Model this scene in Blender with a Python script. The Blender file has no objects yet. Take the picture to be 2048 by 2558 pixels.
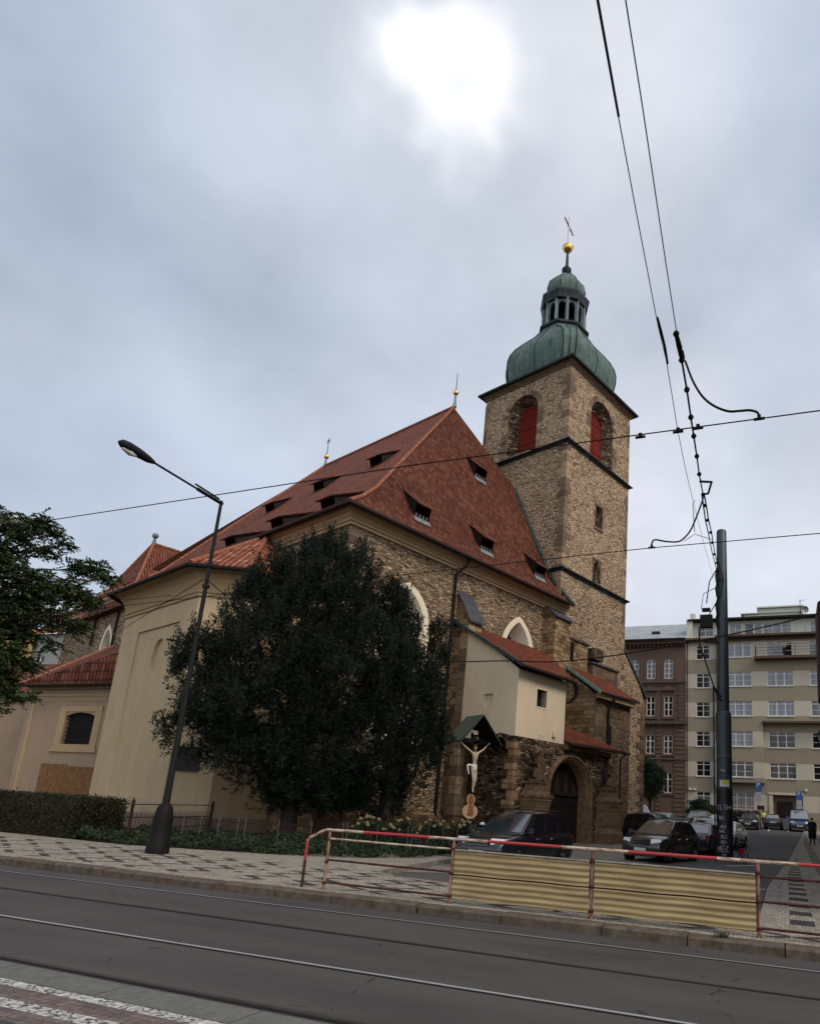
import bpy, math, random
import numpy as np
from mathutils import Vector, Matrix
from mathutils.geometry import tessellate_polygon
random.seed(7); rng = np.random.default_rng(7)
R = math.radians; PI = math.pi
scene = bpy.context.scene; COL = scene.collection

# ------------------------------------------------------------------ camera
cd = bpy.data.cameras.new('camera'); cam = bpy.data.objects.new('camera', cd); COL.objects.link(cam)
cam.matrix_world = Matrix(((0.941518, 0.030721, 0.33556, 0), (0.332866, -0.239607, -0.912024, 0),
                           (0.052384, 0.970384, -0.235821, 1.85), (0, 0, 0, 1)))
cd.sensor_fit = 'HORIZONTAL'; cd.sensor_width = 36; cd.lens = 36*1648.4/2048
cd.shift_x = -(1362.4-1024)/2048; cd.shift_y = (1621.5-1279)/2048
cd.clip_start = .1; cd.clip_end = 2000
scene.camera = cam

# ------------------------------------------------------------------ world and sun
SUN_EL, SUN_AZ = 46, 112          # azimuth clockwise from +Y
wd = bpy.data.worlds.new('World'); scene.world = wd; wd.use_nodes = True
nt = wd.node_tree; nt.nodes.clear()
def wn(t, **k):
    n = nt.nodes.new(t)
    for a, b in k.items(): setattr(n, a, b)
    return n
L = nt.links.new
SPOT1 = (-.362, .482, .798); SPOT2 = (-.366, .512, .777)
out = wn('ShaderNodeOutputWorld'); bgs = wn('ShaderNodeBackground'); bgc = wn('ShaderNodeBackground'); add = wn('ShaderNodeAddShader')
sky = wn('ShaderNodeTexSky', sky_type='NISHITA'); sky.sun_disc = False; sky.sun_elevation = R(SUN_EL); sky.sun_rotation = R(SUN_AZ)
sky.dust_density = 3; L(sky.outputs[0], bgs.inputs[0]); bgs.inputs[1].default_value = .05
tc = wn('ShaderNodeTexCoord'); 
mp = wn('ShaderNodeMapping'); mp.inputs['Scale'].default_value = (1.0, 1.0, 1.5); mp.inputs['Location'].default_value = (3.3, 1.7, .35); L(tc.outputs['Generated'], mp.inputs[0])
n1 = wn('ShaderNodeTexNoise'); n1.inputs['Scale'].default_value = 1.5; n1.inputs['Detail'].default_value = 5; n1.inputs['Roughness'].default_value = .42; n1.inputs['Distortion'].default_value = .35
L(mp.outputs[0], n1.inputs['Vector'])
cr = wn('ShaderNodeValToRGB'); e = cr.color_ramp.elements
e[0].position = .34; e[0].color = (.42, .47, .54, 1); e[1].position = .64; e[1].color = (.69, .69, .73, 1)
m_ = e.new(.5); m_.color = (.57, .595, .65, 1)
L(n1.outputs[0], cr.inputs[0])
def dotdir(d, lo, hi, pw):
    dn = wn('ShaderNodeVectorMath', operation='DOT_PRODUCT'); L(tc.outputs['Generated'], dn.inputs[0]); dn.inputs[1].default_value = d
    mr = wn('ShaderNodeMapRange', interpolation_type='SMOOTHERSTEP'); L(dn.outputs['Value'], mr.inputs[0]); mr.inputs[1].default_value = lo; mr.inputs[2].default_value = hi
    p = wn('ShaderNodeMath', operation='POWER'); L(mr.outputs[0], p.inputs[0]); p.inputs[1].default_value = pw
    return p.outputs[0]
def mixc(fac, a, b, bt='MIX'):
    m = wn('ShaderNodeMix', data_type='RGBA', blend_type=bt)
    for s, v in ((0, fac), (6, a), (7, b)):
        if isinstance(v, bpy.types.NodeSocket): L(v, m.inputs[s])
        else: m.inputs[s].default_value = v
    return m.outputs[2]
# paler cloud low down, thin bright spot in the cloud where the light comes through, overcast brightened out of view, overhead and behind, to light the scene
sep = wn('ShaderNodeSeparateXYZ'); L(tc.outputs['Generated'], sep.inputs[0])
hz = wn('ShaderNodeMapRange', interpolation_type='SMOOTHSTEP'); L(sep.outputs[2], hz.inputs[0]); hz.inputs[1].default_value = .6; hz.inputs[2].default_value = .05
c1 = mixc(hz.outputs[0], cr.outputs[0], (.66, .67, .70, 1))
glow = dotdir(Vector((-.345, .485, .803)).normalized(), .90, 1.0, 1.8)
c2 = mixc(glow, c1, (.74, .75, .78, 1))
n2 = wn('ShaderNodeTexNoise'); n2.inputs['Scale'].default_value = 4.5; n2.inputs['Detail'].default_value = 3; L(tc.outputs['Generated'], n2.inputs['Vector'])
mpa = wn('ShaderNodeVectorMath', operation='MULTIPLY_ADD'); L(n2.outputs['Color'], mpa.inputs[0]); mpa.inputs[1].default_value = (.028, .028, .028); mpa.inputs[2].default_value = (-.014, -.014, -.014)
mpb = wn('ShaderNodeVectorMath', operation='ADD'); L(mpa.outputs[0], mpb.inputs[0]); L(tc.outputs['Generated'], mpb.inputs[1])
def spot(d, lo, hi):
    dn = wn('ShaderNodeVectorMath', operation='DOT_PRODUCT'); L(mpb.outputs[0], dn.inputs[0]); dn.inputs[1].default_value = Vector(d).normalized()
    mr = wn('ShaderNodeMapRange', interpolation_type='SMOOTHERSTEP'); L(dn.outputs['Value'], mr.inputs[0]); mr.inputs[1].default_value = lo; mr.inputs[2].default_value = hi
    return mr.outputs[0]
dk = mixc(dotdir(Vector((-.66, .52, .54)).normalized(), .80, .98, 1.0), c2, (.335, .40, .475, 1)); nf = wn('ShaderNodeTexNoise'); nf.inputs['Scale'].default_value = 3.2; nf.inputs['Detail'].default_value = 6; nf.inputs['Roughness'].default_value = .5; L(mp.outputs[0], nf.inputs['Vector'])
mot = wn('ShaderNodeMapRange'); L(nf.outputs[0], mot.inputs[0]); mot.inputs[1].default_value = .3; mot.inputs[2].default_value = .7; mot.inputs[3].default_value = .80; mot.inputs[4].default_value = 1.20; dk2 = mixc(.5, c2, dk); dk3 = mixc(1.0, dk2, mot.outputs[0], 'MULTIPLY')
c3 = mixc(spot(SPOT1, .988, 1.008), dk3, (1.0, 1.0, 1.0, 1))
c3 = mixc(spot(SPOT2, .9945, 1.004), c3, (.98, .98, .98, 1))
c4 = mixc(spot(SPOT1, .9955, 1.0035), c3, (1.3, 1.3, 1.3, 1))
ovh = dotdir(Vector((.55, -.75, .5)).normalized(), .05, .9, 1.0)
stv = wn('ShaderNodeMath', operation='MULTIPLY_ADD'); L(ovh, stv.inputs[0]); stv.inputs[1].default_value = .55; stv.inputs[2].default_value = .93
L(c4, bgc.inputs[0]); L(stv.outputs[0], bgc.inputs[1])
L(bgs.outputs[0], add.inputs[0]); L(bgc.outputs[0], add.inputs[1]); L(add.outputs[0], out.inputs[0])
sd = bpy.data.lights.new('sun', 'SUN'); sd.energy = 1.5; sd.angle = R(20); sd.color = (1, .90, .76)
so = bpy.data.objects.new('sun', sd); COL.objects.link(so)
dv = Vector((math.sin(R(SUN_AZ))*math.cos(R(SUN_EL)), math.cos(R(SUN_AZ))*math.cos(R(SUN_EL)), math.sin(R(SUN_EL))))
so.rotation_euler = dv.to_track_quat('Z', 'Y').to_euler()
scene.view_settings.view_transform = 'Standard'; scene.view_settings.look = 'None'
scene.view_settings.exposure = 0; scene.view_settings.gamma = 1
scene.cycles.max_bounces = 6; scene.cycles.diffuse_bounces = 3

# ------------------------------------------------------------------ materials
class NM:
    def __init__(s, name):
        s.m = bpy.data.materials.new(name); s.m.use_nodes = True; s.t = s.m.node_tree
        s.b = s.t.nodes['Principled BSDF']; s.tc = s.n('ShaderNodeTexCoord'); s.obj = s.tc.outputs['Object']; s.uv = s.tc.outputs['UV']
    def n(s, t, **k):
        x = s.t.nodes.new(t)
        for a, b in k.items(): setattr(x, a, b)
        return x
    def l(s, a, b): s.t.links.new(a, b)
    def put(s, sock, v):
        if isinstance(v, bpy.types.NodeSocket): s.l(v, sock)
        else: sock.default_value = v
    def map(s, v, sc, loc=(0, 0, 0), rot=(0, 0, 0)):
        n = s.n('ShaderNodeMapping'); s.l(v, n.inputs[0]); n.inputs['Scale'].default_value = sc; n.inputs['Location'].default_value = loc; n.inputs['Rotation'].default_value = rot; return n.outputs[0]
    def noise(s, v, scale, detail=4, rough=.6, out=0):
        n = s.n('ShaderNodeTexNoise'); s.l(v, n.inputs['Vector']); n.inputs['Scale'].default_value = scale; n.inputs['Detail'].default_value = detail; n.inputs['Roughness'].default_value = rough; return n.outputs[out]
    def vor(s, v, scale=1, feature='F1', rnd=1.0, out=0):
        n = s.n('ShaderNodeTexVoronoi', feature=feature); s.l(v, n.inputs['Vector']); n.inputs['Scale'].default_value = scale; n.inputs['Randomness'].default_value = rnd; return n.outputs[out]
    def math(s, op, a, b=0.0, c=0.0):
        n = s.n('ShaderNodeMath', operation=op); s.put(n.inputs[0], a); s.put(n.inputs[1], b); s.put(n.inputs[2], c); return n.outputs[0]
    def ramp(s, f, stops, interp='LINEAR'):
        n = s.n('ShaderNodeValToRGB'); s.l(f, n.inputs[0]); r = n.color_ramp; r.interpolation = interp
        while len(r.elements) < len(stops): r.elements.new(.5)
        for e_, (p, c) in zip(r.elements, stops):
            e_.position = p; e_.color = (c[0], c[1], c[2], 1) if not isinstance(c, (int, float)) else (c, c, c, 1)
        return n.outputs[0]
    def mix(s, f, a, b, bt='MIX'):
        n = s.n('ShaderNodeMix', data_type='RGBA', blend_type=bt)
        s.put(n.inputs[0], f)
        for i, v in ((6, a), (7, b)): s.put(n.inputs[i], v if isinstance(v, bpy.types.NodeSocket) else (v[0], v[1], v[2], 1))
        return n.outputs[2]
    def mr(s, v, a, b, c=0., d=1.):
        n = s.n('ShaderNodeMapRange'); s.put(n.inputs[0], v)
        for i, q in enumerate((a, b, c, d)): n.inputs[i+1].default_value = q
        return n.outputs[0]
    def sep(s, v):
        n = s.n('ShaderNodeSeparateXYZ'); s.l(v, n.inputs[0]); return n.outputs
    def fin(s, col, rough=.85, bump=None, bs=.3, bd=.02, metal=0., spec=None):
        s.put(s.b.inputs['Base Color'], col if isinstance(col, bpy.types.NodeSocket) else (col[0], col[1], col[2], 1))
        s.put(s.b.inputs['Roughness'], rough); s.b.inputs['Metallic'].default_value = metal
        if spec is None and not isinstance(rough, bpy.types.NodeSocket) and rough > .55 and metal < .3: spec = .12
        if spec is not None: s.b.inputs['Specular IOR Level'].default_value = spec
        if bump is not None:
            n = s.n('ShaderNodeBump'); n.inputs['Strength'].default_value = bs; n.inputs['Distance'].default_value = bd; s.l(bump, n.inputs['Height']); s.l(n.outputs[0], s.b.inputs['Normal'])
        return s.m

def plain(name, c, rough=.7, var=.25, scale=6, metal=0., bs=.15, spec=None):
    a = NM(name); n = a.noise(a.obj, scale, 5, .65); k = a.mr(n, .3, .7, 1-var, 1+var)
    col = a.mix(1, c, k, 'MULTIPLY'); return a.fin(col, rough, n, bs, .01, metal, spec)
def stone(name, cols, mortar, sc=(3.6, 3.6, 7.5), dark=.0, stain=.5, bs=.9, edge=.06):
    a = NM(name); w = a.noise(a.obj, 1.6, 2); 
    v = a.n('ShaderNodeVectorMath', operation='MULTIPLY_ADD'); a.l(a.noise(a.obj, 2.5, 2, .5, 1), v.inputs[0]); v.inputs[1].default_value = (.22, .22, .10); a.l(a.obj, v.inputs[2])
    p = a.map(v.outputs[0], sc)
    cellc = a.vor(p, 1, 'F1', .95, 1); f = a.sep(cellc)[0]
    col = a.ramp(f, cols)
    col = a.mix(a.mr(a.noise(a.map(a.obj, (1, 1, 2)), 9, 5, .7), .50, .66, 0, .7), col, a.mix(1, col, (.38, .33, .29), 'MULTIPLY'))
    d = a.vor(p, 1, 'DISTANCE_TO_EDGE', .95)
    e_ = a.mr(d, edge*.3, edge*1.6)
    col = a.mix(e_, mortar, col)
    st = a.mr(a.noise(a.obj, .35, 5, .65), .38, .68, 0, stain)
    col = a.mix(st, col, a.mix(1, col, (.52, .47, .43), 'MULTIPLY'))
    h = a.math('MULTIPLY_ADD', a.noise(a.obj, 18, 3), .35, a.mr(d, 0, .22))
    return a.fin(col, .93, h, bs, .07)
def ashlar(name, cols, mortar, bw=.62, bh=.34, along='x', bs=.5):
    a = NM(name); s_ = a.sep(a.obj); cmb = a.n('ShaderNodeCombineXYZ'); wb_ = a.noise(a.obj, 1.3, 3); a.l(a.math('MULTIPLY_ADD', wb_, .35, a.math('ADD', s_[0], s_[1])), cmb.inputs[0]); a.l(a.math('MULTIPLY_ADD', wb_, .22, s_[2]), cmb.inputs[1])
    b = a.n('ShaderNodeTexBrick'); a.l(cmb.outputs[0], b.inputs['Vector']); b.inputs['Scale'].default_value = 1; b.inputs['Brick Width'].default_value = bw; b.inputs['Row Height'].default_value = bh
    b.inputs['Mortar Size'].default_value = .016; b.inputs['Color1'].default_value = (0, 0, 0, 1); b.inputs['Color2'].default_value = (1, 1, 1, 1); b.inputs['Mortar'].default_value = (.5, .5, .5, 1); b.inputs['Bias'].default_value = 0
    col = a.ramp(a.sep(b.outputs[0])[0], cols); col = a.mix(b.outputs['Fac'], col, mortar)
    n = a.noise(a.obj, 7, 6, .7); col = a.mix(a.mr(n, .35, .7, 0, .6), col, a.mix(1, col, (.5, .46, .42), 'MULTIPLY'))
    n2_ = a.noise(a.obj, .7, 4, .6); col = a.mix(a.mr(n2_, .4, .7, 0, .6), col, a.mix(1, col, (.55, .5, .46), 'MULTIPLY'))
    h = a.math('SUBTRACT', a.math('MULTIPLY', n, .6), b.outputs['Fac']); return a.fin(col, .92, h, bs, .03)
def plaster(name, c, stain=.25, c2=None):
    a = NM(name); n = a.noise(a.map(a.obj, (1, 1, .45)), 1.1, 6, .62); col = a.mix(a.mr(n, .35, .72, 0, stain), c, c2 or [x*.72 for x in c])
    f = a.noise(a.obj, 30, 4); col = a.mix(a.mr(f, .3, .7, 0, .12), col, [x*.8 for x in c])
    s_ = a.sep(a.obj); low = a.math('MULTIPLY', a.mr(s_[2], 1.6, .1), a.mr(a.noise(a.obj, 2.2, 5), .35, .7)); col = a.mix(a.math('MULTIPLY', low, .6), col, (.16, .13, .095)); blo = a.noise(a.obj, .45, 6, .7); col = a.mix(a.mr(blo, .52, .60, 0, .16), col, [x*.70 for x in c])
    stv_ = a.noise(a.map(a.obj, (5, 5, .25)), 1.4, 4, .6); col = a.mix(a.mr(stv_, .52, .74, 0, .26), col, [x*.62 for x in c])
    return a.fin(col, .92, f, .12, .01)
def tiles(name, cols, pw=.19, ph=.30, bs=1.0, moss=.3):
    a = NM(name); s_ = a.sep(a.uv)
    cx = a.math('DIVIDE', s_[0], pw); ry = a.math('DIVIDE', s_[1], ph)
    fx = a.math('FRACT', cx); fy = a.math('FRACT', ry)
    c = a.n('ShaderNodeCombineXYZ'); a.l(a.math('FLOOR', cx), c.inputs[0]); a.l(a.math('FLOOR', ry), c.inputs[1])
    wn_ = a.n('ShaderNodeTexWhiteNoise', noise_dimensions='2D'); a.l(c.outputs[0], wn_.inputs['Vector'])
    col = a.ramp(wn_.outputs[0], cols)
    big = a.noise(a.obj, .35, 5, .65); col = a.mix(a.mr(big, .4, .7, 0, .5), col, a.mix(1, col, (.66, .56, .52), 'MULTIPLY'))
    mo = a.noise(a.obj, 3.5, 6, .7); col = a.mix(a.mr(mo, .55, .8, 0, moss), col, (.07, .065, .05))
    wave = a.math('SINE', a.math('MULTIPLY', fx, PI))            # rounded across the tile
    groove = a.math('POWER', wave, .6)
    step = a.math('SUBTRACT', 1., fy)                             # each course steps down over the next
    h = a.math('MULTIPLY_ADD', step, .55, groove)
    gap = a.math('MULTIPLY', a.mr(fx, .0, .34), a.mr(fx, 1., .74)); gap2 = a.mr(fy, .0, .32)
    k = a.math('MULTIPLY', gap, gap2); col = a.mix(a.math('MULTIPLY_ADD', k, .9, .1), a.mix(1, col, (.17, .14, .14), 'MULTIPLY'), col)
    return a.fin(col, .8, h, bs, .07)
def glossy(name, c, rough=.25, metal=0., coat=0.):
    a = NM(name); n = a.noise(a.obj, 3, 3); m = a.fin(c, rough, None, metal=metal); a.put(a.b.inputs['Roughness'], a.mr(n, .3, .7, rough*.8, rough*1.3)); a.b.inputs['Coat Weight'].default_value = coat; a.b.inputs['Coat Roughness'].default_value = .08; return m

M = {}
M['stone_up'] = stone('stone_tower', [(0, (.13, .09, .062)), (.10, (.33, .235, .15)), (.35, (.48, .355, .225)), (.7, (.58, .44, .295)), (.88, (.43, .315, .205)), (1, (.20, .135, .09))], (.25, .175, .115), sc=(3.6, 3.6, 8.2), stain=.45, edge=.055)
M['stone_wall'] = stone('stone_nave', [(0, (.06, .038, .024)), (.12, (.23, .16, .10)), (.5, (.38, .28, .18)), (.8, (.50, .39, .26)), (1, (.14, .09, .055))], (.18, .13, .086), sc=(3.3, 3.3, 7.6), stain=.6, edge=.06)
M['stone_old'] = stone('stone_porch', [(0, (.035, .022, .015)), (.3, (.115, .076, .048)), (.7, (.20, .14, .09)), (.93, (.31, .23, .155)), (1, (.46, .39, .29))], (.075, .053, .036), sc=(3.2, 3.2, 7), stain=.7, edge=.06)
M['ashlar'] = ashlar('ashlar_buttress', [(0, (.10, .06, .035)), (.4, (.25, .16, .085)), (.75, (.37, .25, .135)), (1, (.18, .115, .07))], (.09, .062, .04))
M['ashlar_gold'] = ashlar('ashlar_gold', [(0, (.15, .095, .055)), (.4, (.30, .205, .11)), (.8, (.44, .315, .17)), (1, (.20, .135, .08))], (.07, .048, .03), .5, .27)
M['ashlar_dark'] = ashlar('ashlar_dark', [(0, (.07, .048, .034)), (.5, (.145, .10, .07)), (1, (.22, .155, .10))], (.16, .13, .10), .8, .36)
M['quoin'] = (lambda a: a.fin(a.mix(a.mr(a.noise(a.obj, 5, 5), .35, .7, 0, .7), a.ramp(a.n('ShaderNodeNewGeometry').outputs['Random Per Island'], [(0, (.085, .055, .04)), (.5, (.25, .175, .11)), (1, (.42, .30, .185))]), (.13, .10, .075)), .92, a.noise(a.obj, 9, 5), .5, .03))(NM('quoin_stone'))
M['carved'] = plain('carved_sandstone', (.17, .11, .065), .9, .45, 4, bs=.6)
M['carved_dark'] = plain('weathered_sandstone', (.125, .082, .05), .92, .55, 5, bs=1.)
M['plaster'] = plaster('chapel_plaster', (.49, .375, .23), .4)
M['plaster_trim'] = plaster('chapel_trim_plaster', (.42, .295, .165), .3)
M['bay_plaster'] = plaster('bay_plaster', (.67, .565, .40), .25)
M['low_plaster'] = plaster('low_house_plaster', (.33, .24, .16), .45)
M['patch'] = plain('worn_brown_render', (.19, .10, .045), .9, .4, 5)
M['cornice'] = plaster('cornice_plaster', (.46, .32, .185), .5)
M['white_trim'] = plaster('window_surround', (.76, .67, .50), .2)
M['tile'] = tiles('nave_roof_tile', [(0, (.09, .027, .016)), (.35, (.125, .040, .023)), (.7, (.155, .052, .030)), (1, (.21, .08, .047))], .215, .30)
M['tile_left'] = tiles('nave_roof_tile_pale', [(0, (.145, .047, .029)), (.35, (.18, .06, .037)), (.7, (.21, .073, .044)), (1, (.26, .098, .06))], .215, .30, moss=.2)
M['tile_big'] = tiles('pan_tile', [(0, (.18, .055, .03)), (.35, (.26, .085, .045)), (.7, (.32, .11, .06)), (1, (.42, .18, .11))], .27, .36, moss=.25)
M['tile_new'] = tiles('newer_tile', [(0, (.125, .032, .017)), (.5, (.175, .048, .024)), (1, (.235, .075, .040))], .22, .33, moss=.12)
M['tile_dark'] = tiles('dark_tile', [(0, (.085, .028, .018)), (.5, (.15, .046, .028)), (1, (.24, .085, .052))], .30, .42, moss=.35)
M['ridge'] = plain('ridge_tile', (.25, .10, .06), .85, .35, 5)
M['tile_edge'] = plain('tile_edge', (.13, .045, .028), .9, .35, 5)
M['grimy'] = stone('grimy_rendered_rubble', [(0, (.10, .07, .048)), (.5, (.165, .118, .078)), (1, (.22, .16, .11))], (.13, .092, .062), sc=(2.2, 2.2, 4), stain=.8, bs=.5)
M['slate'] = plain('slate', (.06, .06, .065), .6, .35, 4)
def copper(name, base, dark, verdi):
    a = NM(name); s_ = a.sep(a.obj)
    st = a.noise(a.map(a.obj, (2.6, 2.6, .35)), 1.5, 5, .65); col = a.mix(a.mr(st, .44, .72), base, dark)
    n = a.noise(a.obj, 1.2, 5); col = a.mix(a.mr(n, .5, .72, 0, .7), col, verdi); return a.fin(col, .6, n, .15, .02)
M['copper'] = copper('green_copper', (.085, .130, .113), (.035, .048, .044), (.14, .20, .178))
M['copper_dark'] = copper('dark_copper', (.028, .035, .036), (.012, .014, .015), (.05, .085, .075))
M['copper_pale'] = copper('pale_copper', (.17, .21, .21), (.07, .085, .085), (.22, .29, .27))
M['flash'] = plain('verdigris_flashing', (.13, .20, .175), .6, .4, 4)
M['flash_dark'] = plain('dark_flashing', (.032, .05, .044), .6, .4, 4)
M['seam'] = plain('seam_metal', (.018, .026, .025), .6, .2)
M['gold'] = glossy('gold_leaf', (.75, .47, .12), .3, 1.)
M['red_shutter'] = (lambda a: a.fin(a.mix(a.mr(a.noise(a.map(a.obj, (3, 3, .5)), 3, 4), .35, .7, 0, .6), (.15, .013, .008), (.08, .009, .006)), .7, a.math('FRACT', a.math('MULTIPLY', a.math('ADD', a.sep(a.obj)[0], a.sep(a.obj)[1]), 5.)), .4, .01))(NM('red_shutter_boards'))
M['iron'] = plain('dark_iron', (.014, .0135, .0135), .62, .3, 8)
M['iron_brown'] = plain('brown_iron', (.035, .024, .022), .6, .3, 8)
M['pipe'] = plain('downpipe_metal', (.018, .016, .016), .6, .3, 3)
M['galv'] = plain('galvanised_steel', (.22, .22, .22), .5, .3, 8, .6)
M['black'] = plain('near_black', (.008, .007, .007), .8, .2)
M['void'] = plain('dark_interior', (.006, .005, .005), .9, .1)
M['wood_dark'] = (lambda a: a.fin(a.mix(a.mr(a.noise(a.map(a.obj, (6, 6, .6)), 3, 4), .35, .7), (.022, .015, .011), (.010, .007, .006)), .7, a.math('FRACT', a.math('MULTIPLY', a.math('ADD', a.sep(a.obj)[0], a.sep(a.obj)[1]), 4.)), .5, .01))(NM('dark_door_boards'))
M['leadglass'] = plain('leaded_glass', (.014, .013, .014), .6, .6, 14, bs=.5)
M['glass'] = glossy('window_glass', (.025, .03, .036), .06)
M['glass_curtain'] = (lambda a: a.fin(a.mix(a.mr(a.math('SINE', a.math('MULTIPLY', a.sep(a.obj)[0], 9.)), -1, 1), (.13, .15, .175), (.19, .21, .235)), .12))(NM('curtained_glass'))
M['glass_dark'] = glossy('dark_glass', (.012, .010, .012), .07)
M['frame_white'] = plain('white_window_frame', (.62, .60, .56), .5, .1)
M['frame_cream'] = plain('cream_window_frame', (.60, .52, .44), .5, .1)
# ------------------------------------------------------------------ mesh helpers
OFF = {}
def root_of(o):
    while o.parent: o = o.parent
    return o
def thing(name, label, cat, loc=(0, 0, 0), rotz=0., group=None, local=False):
    """an Empty at the thing's base; with local=True its parts are modelled about the Empty, else in the frame rotated by rotz about the world origin"""
    o = bpy.data.objects.new(name, None); COL.objects.link(o); o.empty_display_size = .3
    if local or rotz == 0: w = Vector(loc)
    else: w = Matrix.Rotation(rotz, 3, 'Z') @ Vector(loc)
    o.location = w; o.rotation_euler = (0, 0, rotz); o['label'] = label; o['category'] = cat
    if group: o['group'] = group
    OFF[o.name] = (0, 0, 0) if local else tuple(loc)
    return o
def tag(o, label, cat, group=None, kind=None):
    if label: o['label'] = label; o['category'] = cat
    if group: o['group'] = group
    if kind: o['kind'] = kind
    return o
class MB:
    def __init__(s): s.v = []; s.f = []; s.uv = {}; s.sm = False
    def add(s, vs, fs, T=None):
        n = len(s.v); s.v += [tuple(T @ Vector(q)) if T is not None else tuple(q) for q in vs]; s.f += [tuple(i+n for i in f) for f in fs]; return s
    def quad(s, *p, uv=None):
        n = len(s.v); s.v += [tuple(q) for q in p]; s.f.append(tuple(range(n, n+len(p))))
        if uv: s.uv[len(s.f)-1] = uv
        return s
    def box(s, a, b, T=None):
        (x0, y0, z0), (x1, y1, z1) = a, b
        return s.add([(x0, y0, z0), (x1, y0, z0), (x1, y1, z0), (x0, y1, z0), (x0, y0, z1), (x1, y0, z1), (x1, y1, z1), (x0, y1, z1)],
                     [(0, 3, 2, 1), (4, 5, 6, 7), (0, 1, 5, 4), (1, 2, 6, 5), (2, 3, 7, 6), (3, 0, 4, 7)], T)
    def mbox(s, P, s0, s1, t0, t1, d0, d1):
        return s.add([P(s0, t0, d0), P(s1, t0, d0), P(s1, t0, d1), P(s0, t0, d1), P(s0, t1, d0), P(s1, t1, d0), P(s1, t1, d1), P(s0, t1, d1)],
                     [(0, 3, 2, 1), (4, 5, 6, 7), (0, 1, 5, 4), (1, 2, 6, 5), (2, 3, 7, 6), (3, 0, 4, 7)])
    def tube(s, pts, r, n=8, cap=True, closed=False):
        pts = [Vector(p) for p in pts]; rs = r if isinstance(r, (list, tuple)) else [r]*len(pts); rings = []; up = None; m = len(pts)
        for i, p in enumerate(pts):
            if closed: d = (pts[(i+1) % m]-pts[i-1])
            else: d = (pts[min(i+1, m-1)]-pts[max(i-1, 0)])
            d.normalize()
            if up is None: up = Vector((0, 0, 1)) if abs(d.z) < .9 else Vector((1, 0, 0))
            a = d.cross(up); a.normalize(); b = a.cross(d); up = b
            rings.append([p + a*math.cos(2*PI*k/n)*rs[i] + b*math.sin(2*PI*k/n)*rs[i] for k in range(n)])
        base = len(s.v)
        for rg in rings: s.v += [tuple(q) for q in rg]
        for i in range(m if closed else m-1):
            j = (i+1) % m
            for k in range(n): s.f.append((base+i*n+k, base+i*n+(k+1) % n, base+j*n+(k+1) % n, base+j*n+k))
        if cap and not closed: s.f.append(tuple(base+k for k in range(n))[::-1]); s.f.append(tuple(base+(m-1)*n+k for k in range(n)))
        return s
    def bar(s, a, b, w, h=None):
        a, b = Vector(a), Vector(b); d = (b-a); ln = d.length; d.normalize(); h = h or w
        up = Vector((0, 0, 1)) if abs(d.z) < .95 else Vector((0, 1, 0)); x = d.cross(up); x.normalize(); z = x.cross(d)
        T = Matrix((tuple(x)+(0,), tuple(d)+(0,), tuple(z)+(0,), (0, 0, 0, 1))).transposed(); T.translation = a
        return s.box((-w/2, 0, -h/2), (w/2, ln, h/2), T)
    def lathe(s, prof, c=(0, 0, 0), n=24, T=None, sq=None):
        vs = []
        for r_, z in prof:
            for k in range(n):
                t = 2*PI*(k+.5)/n if sq is None else sq+2*PI*k/n
                vs.append((c[0]+r_*math.cos(t), c[1]+r_*math.sin(t), c[2]+z))
        fs = [(i*n+k, i*n+(k+1) % n, (i+1)*n+(k+1) % n, (i+1)*n+k) for i in range(len(prof)-1) for k in range(n)]
        fs.append(tuple(range(n))[::-1]); fs.append(tuple((len(prof)-1)*n+k for k in range(n)))
        return s.add(vs, fs, T)
    def prism(s, poly, P, d0, d1):
        """closed 2-D outline poly [(s,t)] extruded from depth d0 to d1 through the map P(s,t,d)"""
        n = len(poly); tri = tessellate_polygon([[Vector((a, b, 0)) for a, b in poly]])
        base = len(s.v); s.v += [tuple(P(a, b, d0)) for a, b in poly] + [tuple(P(a, b, d1)) for a, b in poly]
        s.f += [tuple(base+i for i in t) for t in tri] + [tuple(base+n+i for i in t) for t in tri]
        s.f += [(base+i, base+(i+1) % n, base+n+(i+1) % n, base+n+i) for i in range(n)]
        return s
    def build(s, name, mat, parent=None, smooth=None, loc=None, hide=False):
        me = bpy.data.meshes.new(name); off = OFF.get(root_of(parent).name, (0, 0, 0)) if parent else (loc or (0, 0, 0))
        me.from_pydata([(q[0]-off[0], q[1]-off[1], q[2]-off[2]) for q in s.v], [], s.f); me.update()
        if s.uv:
            ul = me.uv_layers.new(name='UVMap')
            for p in me.polygons:
                u = s.uv.get(p.index)
                if u:
                    for k, li in enumerate(p.loop_indices): ul.data[li].uv = u[k]
        me.materials.append(M[mat] if isinstance(mat, str) else mat)
        import bmesh
        bm = bmesh.new(); bm.from_mesh(me); bmesh.ops.recalc_face_normals(bm, faces=bm.faces); bm.to_mesh(me); bm.free()
        if smooth:
            for p in me.polygons: p.use_smooth = True
            if smooth < 180: me.set_sharp_from_angle(angle=R(smooth))
        o = bpy.data.objects.new(name, me); COL.objects.link(o)
        if parent: o.parent = parent
        elif loc: o.location = loc
        return o
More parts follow.
